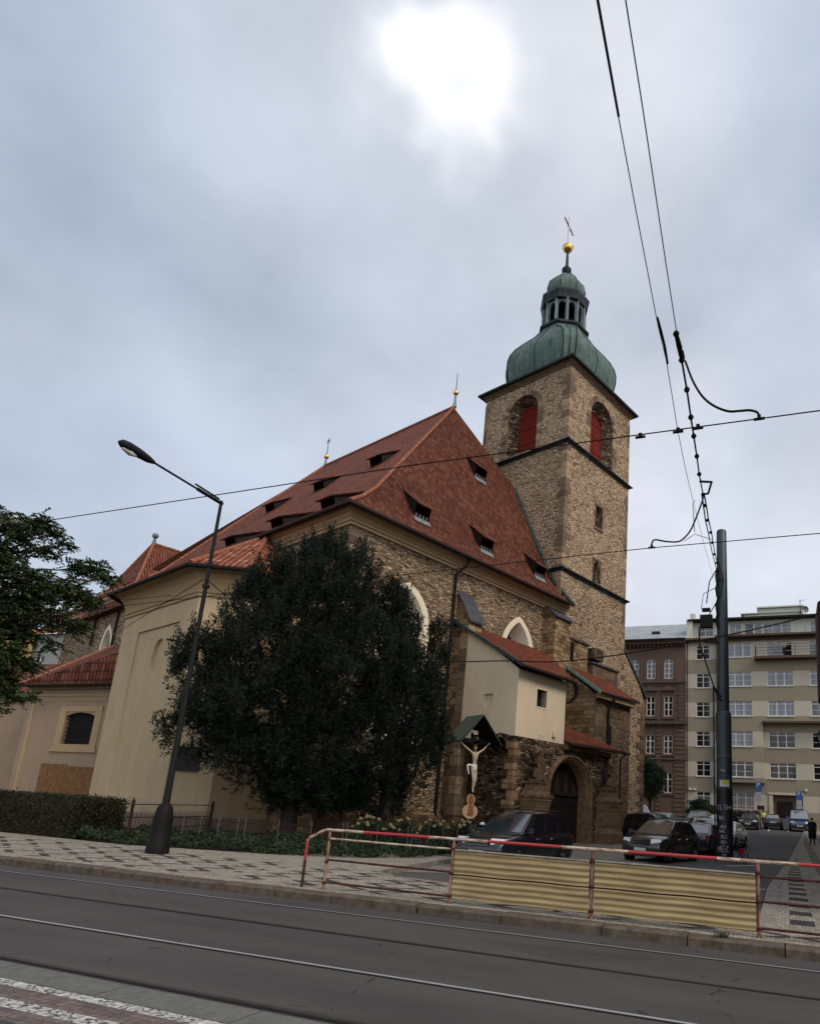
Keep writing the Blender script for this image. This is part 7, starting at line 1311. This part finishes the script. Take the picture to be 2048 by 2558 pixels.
lt = thing('locust_tree', 'feathery green tree reaching in from the left edge', 'tree', tuple(tb+tl*-6)[:2]+(.1,)); cs = [tw(*c) for c in lc]; q = MB(); r0 = tb+tl*-6; q.tube([(r0.x, r0.y, .05), (r0.x+.2, r0.y, 2.5), (r0.x+.1, r0.y+.1, 5.0), (r0.x+.4, r0.y, 7.5)], [.32, .25, .2, .12], 10)
for k, c in enumerate(cs):
    st = Vector((r0.x+.15, r0.y, min(7.2, max(2.8, c[2]*.72)))); limb(q, st, (c[0], c[1], c[2]), .075, .018, .35, 9)
q.build('trunk', 'bark', lt, smooth=60)
P, D = cloud(cs, 9000, .2); n, m = len(P), 22
dr = rng.normal(size=(n, 3))*np.array([1, 1, .45]); dr /= np.linalg.norm(dr, axis=1, keepdims=True); sp = np.linspace(0, 1, m//2)[None, :, None]     # feather leaves: paired leaflets down a stalk
stalk = P[:, None]+dr[:, None]*sp*.34-np.array([0, 0, .10])*sp**2; side = np.cross(dr, np.array([0, 0, 1.])); side /= np.linalg.norm(side, axis=1, keepdims=True)
pts = np.concatenate([stalk, stalk], 1).reshape(-1, 3); dd = np.concatenate([side[:, None]*.8+dr[:, None]*.5+0*sp, -side[:, None]*.8+dr[:, None]*.5+0*sp], 1).reshape(-1, 3)+rng.normal(size=(n*(m//2)*2, 3))*.12
leafmesh('crown', pts, dd, rng.uniform(.075, .12, len(pts)), 'leaf', lt, 2.2, OFF_of(lt))
P, D = cloud([cs[i] for i in (5, 10, 14, 11, 0)], 260, .2); leafmesh('seed_pods', P, D*.3+np.array([0, 0, -1.]), rng.uniform(.10, .2, len(P)), 'leaf_brown', lt, 4, OFF_of(lt))['kind'] = 'stuff'
# small tree and bush by the brown building
def round_tree(label, x, y, z, h, r_, nl, cat='tree', trunk=True, name='small_tree'):
    t = thing(name, label, cat, (x, y, z)); cs = [(x+random.uniform(-.55, .55)*r_, y+random.uniform(-.5, .5)*r_, z+h*random.uniform(.5, .92), r_*random.uniform(.32, .55), r_*.45, h*random.uniform(.09, .16)) for _ in range(14)]
    q = MB(); q.tube([(x, y, z), (x+.05, y, z+h*.35), (x, y, z+h*.7)], [.13, .1, .05], 8); [limb(q, (x, y, z+h*.35), c[:3], .05, .02, .1) for c in cs]; q.build('trunk', 'bark', t, smooth=60); P, D = cloud(cs, nl, .3); leafmesh('crown', P, D+np.array([0, 0, .2]), rng.uniform(.12, .24, nl), 'leaf_dk', t, 1.8, OFF_of(t)); return t
M['leaf_dk'] = foliage('dark_leaves', [(.010, .026, .013), (.022, .045, .02), (.04, .07, .03)])
round_tree('small dark leafy tree in front of the brown building', -11.15, 58.5, zg(58), 6.3, 1.55, 9000)
round_tree('rounded dark bush under the office building ground floor window', -8.6, 74.5, zg(74), 2.5, 1.7, 5000, 'bush', name='bush')
t = thing('low_hedge', 'low dark hedge behind the black car beside the parking sign', 'hedge', (-4.3, 75.5, zg(75))); P = np.stack([rng.uniform(-5.9, -2.6, 5000), rng.uniform(75, 76, 5000), zg(75)+rng.uniform(.1, 1.6, 5000)], 1); leafmesh('foliage', P, rng.normal(size=P.shape), rng.uniform(.12, .2, 5000), 'hedge', t, 1.7, OFF_of(t))
# clipped hedge by the pavement
hg = thing('clipped_hedge', 'long clipped dark hedge along the mosaic pavement', 'hedge', (-26, 16.6, .12)); n = 30000
def hz_pts(n): 
    x = rng.uniform(-36, -21.7, n); f = rng.integers(0, 3, n); y = np.where(f == 0, 15.75+rng.normal(0, .07, n), rng.uniform(15.7, 17.5, n)); z = np.where(f == 1, 1.38+rng.normal(0, .045, n), rng.uniform(.15, 1.4, n)); x = np.where(f == 2, -21.75+rng.normal(0, .08, n)-.25*np.maximum(0, z-1.1), x); 
    round_ = (y < 15.9) & (z > 1.25); y = np.where(round_, y+.12, y); return np.stack([x, y, z], 1)
P = hz_pts(n); leafmesh('foliage', P, rng.normal(size=P.shape)+np.array([0, -.3, .3]), rng.uniform(.05, .09, n), 'hedge', hg, 1.7, OFF_of(hg)); q = MB(); q.box((-36, 15.85, .1), (-21.9, 17.4, 1.30)); q.build('inner_twigs', 'bark', hg)
# ivy ground cover
def in_poly(x, y, poly):
    c = np.zeros(len(x), bool); j = len(poly)-1
    for i in range(len(poly)):
        xi, yi = poly[i]; xj, yj = poly[j]; c ^= ((yi > y) != (yj > y)) & (x < (xj-xi)*(y-yi)/(yj-yi+1e-9)+xi); j = i
    return c
ip = [(-21.5, 15.6), (-18.5, 15.3), (-14, 16.4), (-12.1, 17.3), (-10.9, 19.2), (-10.7, 23), (-12.0, 25), (-16, 21.5), (-20.2, 20.5), (-22, 19)]
x = rng.uniform(-22, -10.5, 60000); y = rng.uniform(15.2, 25, 60000); k = in_poly(x, y, ip); x, y = x[k], y[k]; hN = .22+.18*np.sin(x*1.9)*np.sin(y*2.3+1)+.10*np.sin(x*5.1+y*3.3); z = .14+np.maximum(.05, hN)*rng.random(len(x))**.4
P = np.stack([x, y, z], 1); o = leafmesh('ivy_ground_cover', P, rng.normal(size=P.shape)+np.array([.1, -.5, .5]), rng.uniform(.06, .11, len(x)), 'ivy', None, 1.3); o['kind'] = 'stuff'
# hydrangea bushes before the wall
for k, (x0, y0, lab) in enumerate(((-14.35, 21.4, 'leftmost hydrangea bush with faded cream heads behind the wire fence'), (-13.5, 22.4, 'hydrangea bush with cream heads beside the downpipe foot'), (-12.75, 23.4, 'hydrangea bush with cream heads left of the crucifix'), (-12.1, 24.4, 'rightmost hydrangea bush next to the notice post'))):
    t = thing('hydrangea_bush', lab, 'bush', (x0, y0, .12), group='hydrangea bushes along the church wall'); n = 1100; d = rng.normal(size=(n, 3)); d /= np.linalg.norm(d, axis=1, keepdims=True); P = np.array([x0, y0, .62])+d*rng.uniform(.4, 1, (n, 1))*np.array([.62, .62, .55]); leafmesh('foliage', P, d+np.array([0, 0, .3]), rng.uniform(.08, .14, n), 'ivy', t, 1.6, OFF_of(t))
    q = MB(); [q.tube([(x0, y0, .12), (x0+random.uniform(-.4, .4), y0+random.uniform(-.4, .4), .9)], .012, 4) for _ in range(9)]; q.build('stems', 'bark', t)
    for _ in range(17): a_ = random.uniform(0, 2*PI); e_ = random.uniform(.1, 1.4); c = np.array([x0+.62*math.cos(a_)*math.cos(e_), y0+.62*math.sin(a_)*math.cos(e_), .66+.6*math.sin(e_)]); q = MB(); q.lathe([(.068*math.sin(t_)*random.uniform(.85, 1.12)+.001, -.06*math.cos(t_)) for t_ in np.linspace(0, PI, 8)], tuple(c), 9); q.v = [(a1+random.uniform(-.01, .01), b1+random.uniform(-.01, .01), c1_+random.uniform(-.008, .008)) for a1, b1, c1_ in q.v]; q.build('flower_head', 'hydr', t)
# weeds in the kerb joint
t = thing('kerb_weeds', 'small tuft of weeds growing in the kerb joint', 'weeds', (-.95, 10.75, .15)); P = np.array([-.95, 10.78, .14])+rng.normal(size=(120, 3))*np.array([.05, .07, .0]); leafmesh('blades', P, rng.normal(size=P.shape)*.5+np.array([0, 0, 1]), rng.uniform(.04, .11, 120), 'ivy', t, 7, OFF_of(t))

# ------------------------------------------------------------------ overhead wires
def wire(label, pts, r_=.012, sag=0., name='overhead_wire', mt='black', group='tram wires and cables', n=24):
    pts = [Vector(p) for p in pts]
    if len(pts) == 2: a_, b_ = pts; pts = [a_.lerp(b_, k/n)-Vector((0, 0, sag*4*(k/n)*(1-k/n))) for k in range(n+1)]
    q = MB(); q.tube(pts, r_, 6); o = q.build(name, mt); tag(o, label, 'wire', group); return o
wire('upper tram contact wire crossing the tower and nave roof', [(-60, 7.0, 6.2), (-13.08, 7.0, 6.23), (-4.69, 7.0, 6.31), (.49, 7, 6.27), (30, 7, 6.2)], .0075)
wire('lower tram contact wire crossing in front of the gable wall', [(-60, 10.3, 6.0), (-18.3, 10.3, 5.73), (-8.17, 10.3, 6.04), (-2.0, 10.3, 6.21), (.63, 10.3, 6.22), (30, 10.3, 6.1)], .0075)
def catm(pts, n=8):
    P = [Vector(p) for p in pts]; P = [P[0]*2-P[1]]+P+[P[-1]*2-P[-2]]; o_ = []
    for i in range(1, len(P)-2):
        for k in range(n):
            t_ = k/n; p0, p1, p2, p3 = P[i-1:i+3]; o_.append(.5*((2*p1)+(-p0+p2)*t_+(2*p0-5*p1+4*p2-p3)*t_*t_+(-p0+3*p1-3*p2+p3)*t_**3))
    return o_+[P[-2]]
wire("sagging black cable from the street lamp past the bay to the right edge", catm([(-15.98, 14.0, 7.95), (-14.3, 13.95, 6.95), (-12.2, 13.9, 6.25), (-10.9, 13.9, 5.72), (-9.0, 13.9, 5.3), (-7.9, 13.9, 5.2), (-6.2, 13.9, 5.19), (-4.5, 13.9, 5.15), (-2, 13.9, 5.45), (.78, 13.9, 6.0), (3.4, 13.9, 6.7)]), .014)
W2 = [(-0.75, 2.82, 6.55), (-0.77, 3.41, 6.52), (-0.82, 4.63, 6.44), (-0.85, 5.45, 6.39), (-0.86, 5.52, 6.39), (-0.86, 5.89, 6.37), (-0.87, 6.35, 6.34), (-0.89, 6.83, 6.31), (-0.93, 7.41, 6.42), (-1.01, 8.38, 6.7), (-1.1, 9.42, 6.99), (-1.22, 11.01, 7.45), (-1.3, 12.09, 7.76), (-1.44, 13.87, 8.27), (-1.57, 15.84, 8.84), (-1.73, 17.87, 9.42), (-1.96, 20.93, 10.3), (-2.16, 23.88, 11.14), (-2.44, 27.68, 12.23), (-2.8, 32.6, 13.63)]
W1 = [(-0.91, 2.77, 6.55), (-0.94, 3.44, 6.51), (-0.97, 4.2, 6.47), (-1.0, 5.06, 6.42), (-1.01, 5.39, 6.4), (-1.01, 5.85, 6.37), (-1.08, 7.12, 6.33), (-1.25, 9.04, 6.86), (-1.46, 11.64, 7.58), (-1.93, 17.79, 9.27), (-2.74, 28.88, 12.32), (-2.85, 32.6, 13.2)]
wire('right span wire climbing overhead from the first insulator', [(-.6, -14, 8.5), (-.68, -4, 7.2), (-.72, 0, 6.8)]+W2[:5], .0045)
wire('left span wire climbing overhead, thin and plain', [(-.8, -14, 8.5), (-.86, -4, 7.2), (-.89, 0, 6.8)]+W1, .0042)
wire('thicker upper part of the left span wire', [(-.905, 1.8, 6.62), (-.91, 2.77, 6.56), (-.94, 3.44, 6.52)], .009)
ch = thing('insulator_chain', 'black feeder cable strung with round insulators rising from the tram pole', 'cable', (-2.8, 32.6, 13.63), group='tram wires and cables')
q = MB(); q.tube(W2[4:12], .011, 6); q.tube([(p[0]+.02+.03*max(0, (k-7))/9, p[1], p[2]) for k, p in enumerate(W2[11:])], .010+.004, 6); q.tube([(p[0]-.04*min(1, k/3)-.02, p[1], p[2]) for k, p in enumerate(W2[11:])], .014, 6); q.build('cable', 'black', ch)
for k, p in enumerate(W2[4:]):
    r_ = .026+.0011*p[1]; q = MB(); q.lathe([(.001, -r_), (r_*.7, -r_*.7), (r_, 0), (r_*.7, r_*.7), (.001, r_)], p, 12); q.build('insulator', 'black', ch, smooth=60)
q = MB(); q.tube([(-.86, 5.52, 6.39), (-.855, 5.7, 6.38), (-.86, 5.89, 6.37)], [.02, .028, .018], 8); q.tube([(-1.14, 9.9, 7.12), (-1.0, 10.3, 7.3), (-1.12, 10.9, 7.4), (-1.2, 11.0, 7.45)], .02, 6); q.build('clamp', 'black', ch)
wire('thick black jumper cable looping down to the upper contact wire', catm([(-.86, 5.6, 6.45), (-1.03, 6.9, 7.4), (-.98, 7.0, 7.2), (-.89, 7, 6.91), (-.78, 7, 6.68), (-.65, 7, 6.53), (-.49, 7, 6.43), (-.35, 7, 6.41), (-.25, 7, 6.4), (-.17, 7, 6.36), (-.15, 7, 6.3)][2:]), .014)
wire('short jumper joining the insulator chain to the looping cable', catm([(-.863, 5.75, 6.40), (-.9, 6.2, 6.72), (-.95, 6.6, 7.02), (-.985, 6.95, 7.2)]), .012)
wire('thick black jumper cable bending down to the lower contact wire', catm([(-1.26, 11.3, 7.56), (-1.18, 10.6, 7.15), (-1.24, 10.3, 6.72), (-1.35, 10.3, 6.46), (-1.47, 10.3, 6.32), (-1.56, 10.3, 6.28), (-1.74, 10.3, 6.3), (-1.93, 10.3, 6.35), (-1.98, 10.3, 6.31), (-1.99, 10.3, 6.25)]), .015)
wire('thin hanger holding the lower contact wire', [(-1.35, 10.9, 7.3), (-1.31, 10.3, 6.92), (-1.28, 10.3, 6.43)], .006)
wire('small bridle of the lower contact wire', [(-1.45, 10.3, 6.28), (-1.28, 10.3, 6.39), (-1.01, 10.3, 6.27)], .005)
for k, (p, lab) in enumerate((((-1.51, 7, 6.27), 'small clamp on the upper contact wire nearest the tower'), ((-1.06, 7, 6.27), 'clamp where the left span wire meets the upper contact wire'), ((-.83, 7, 6.28), 'clamp on the upper contact wire right of the insulator chain'), ((-.15, 7, 6.29), 'clamp where the looping cable meets the upper contact wire'), ((-1.99, 10.3, 6.23), 'clamp where the bending cable meets the lower contact wire'))):
    t = thing('wire_clamp', lab, 'clamp', p, group='clamps on the contact wires'); q = MB(); q.box((p[0]-.06, p[1]-.012, p[2]-.03), (p[0]+.06, p[1]+.012, p[2]-.005)); q.box((p[0]-.02, p[1]-.02, p[2]-.02), (p[0]+.02, p[1]+.02, p[2]+.03)); q.build('jaw', 'black', t)
wire('dark tapering tail cable hanging along the left span wire', [(-1.0, 5.28, 6.41), (-.995, 5.46, 6.40), (-.99, 5.65, 6.37), (-1.0, 5.87, 6.34)], .012)
wire('cable rising from the chapel wall to the street lamp', [(-16.1, 14.04, 7.98), (-32.1, 23.7, 9.8)], .014)
wire('cable crossing the chapel moulding towards the yew', [(-32.5, 23.2, 11.3), (-30.88, 22.65, 10.95), (-23.4, 22.2, 10.95), (-17.5, 21.5, 10.7)], .012)
wire('thin pale stay wire from the tree to the chapel wall anchor', [(-28.2, 16, 7.8), (-26.6, 21.85, 8.5)], .008, mt='galv')
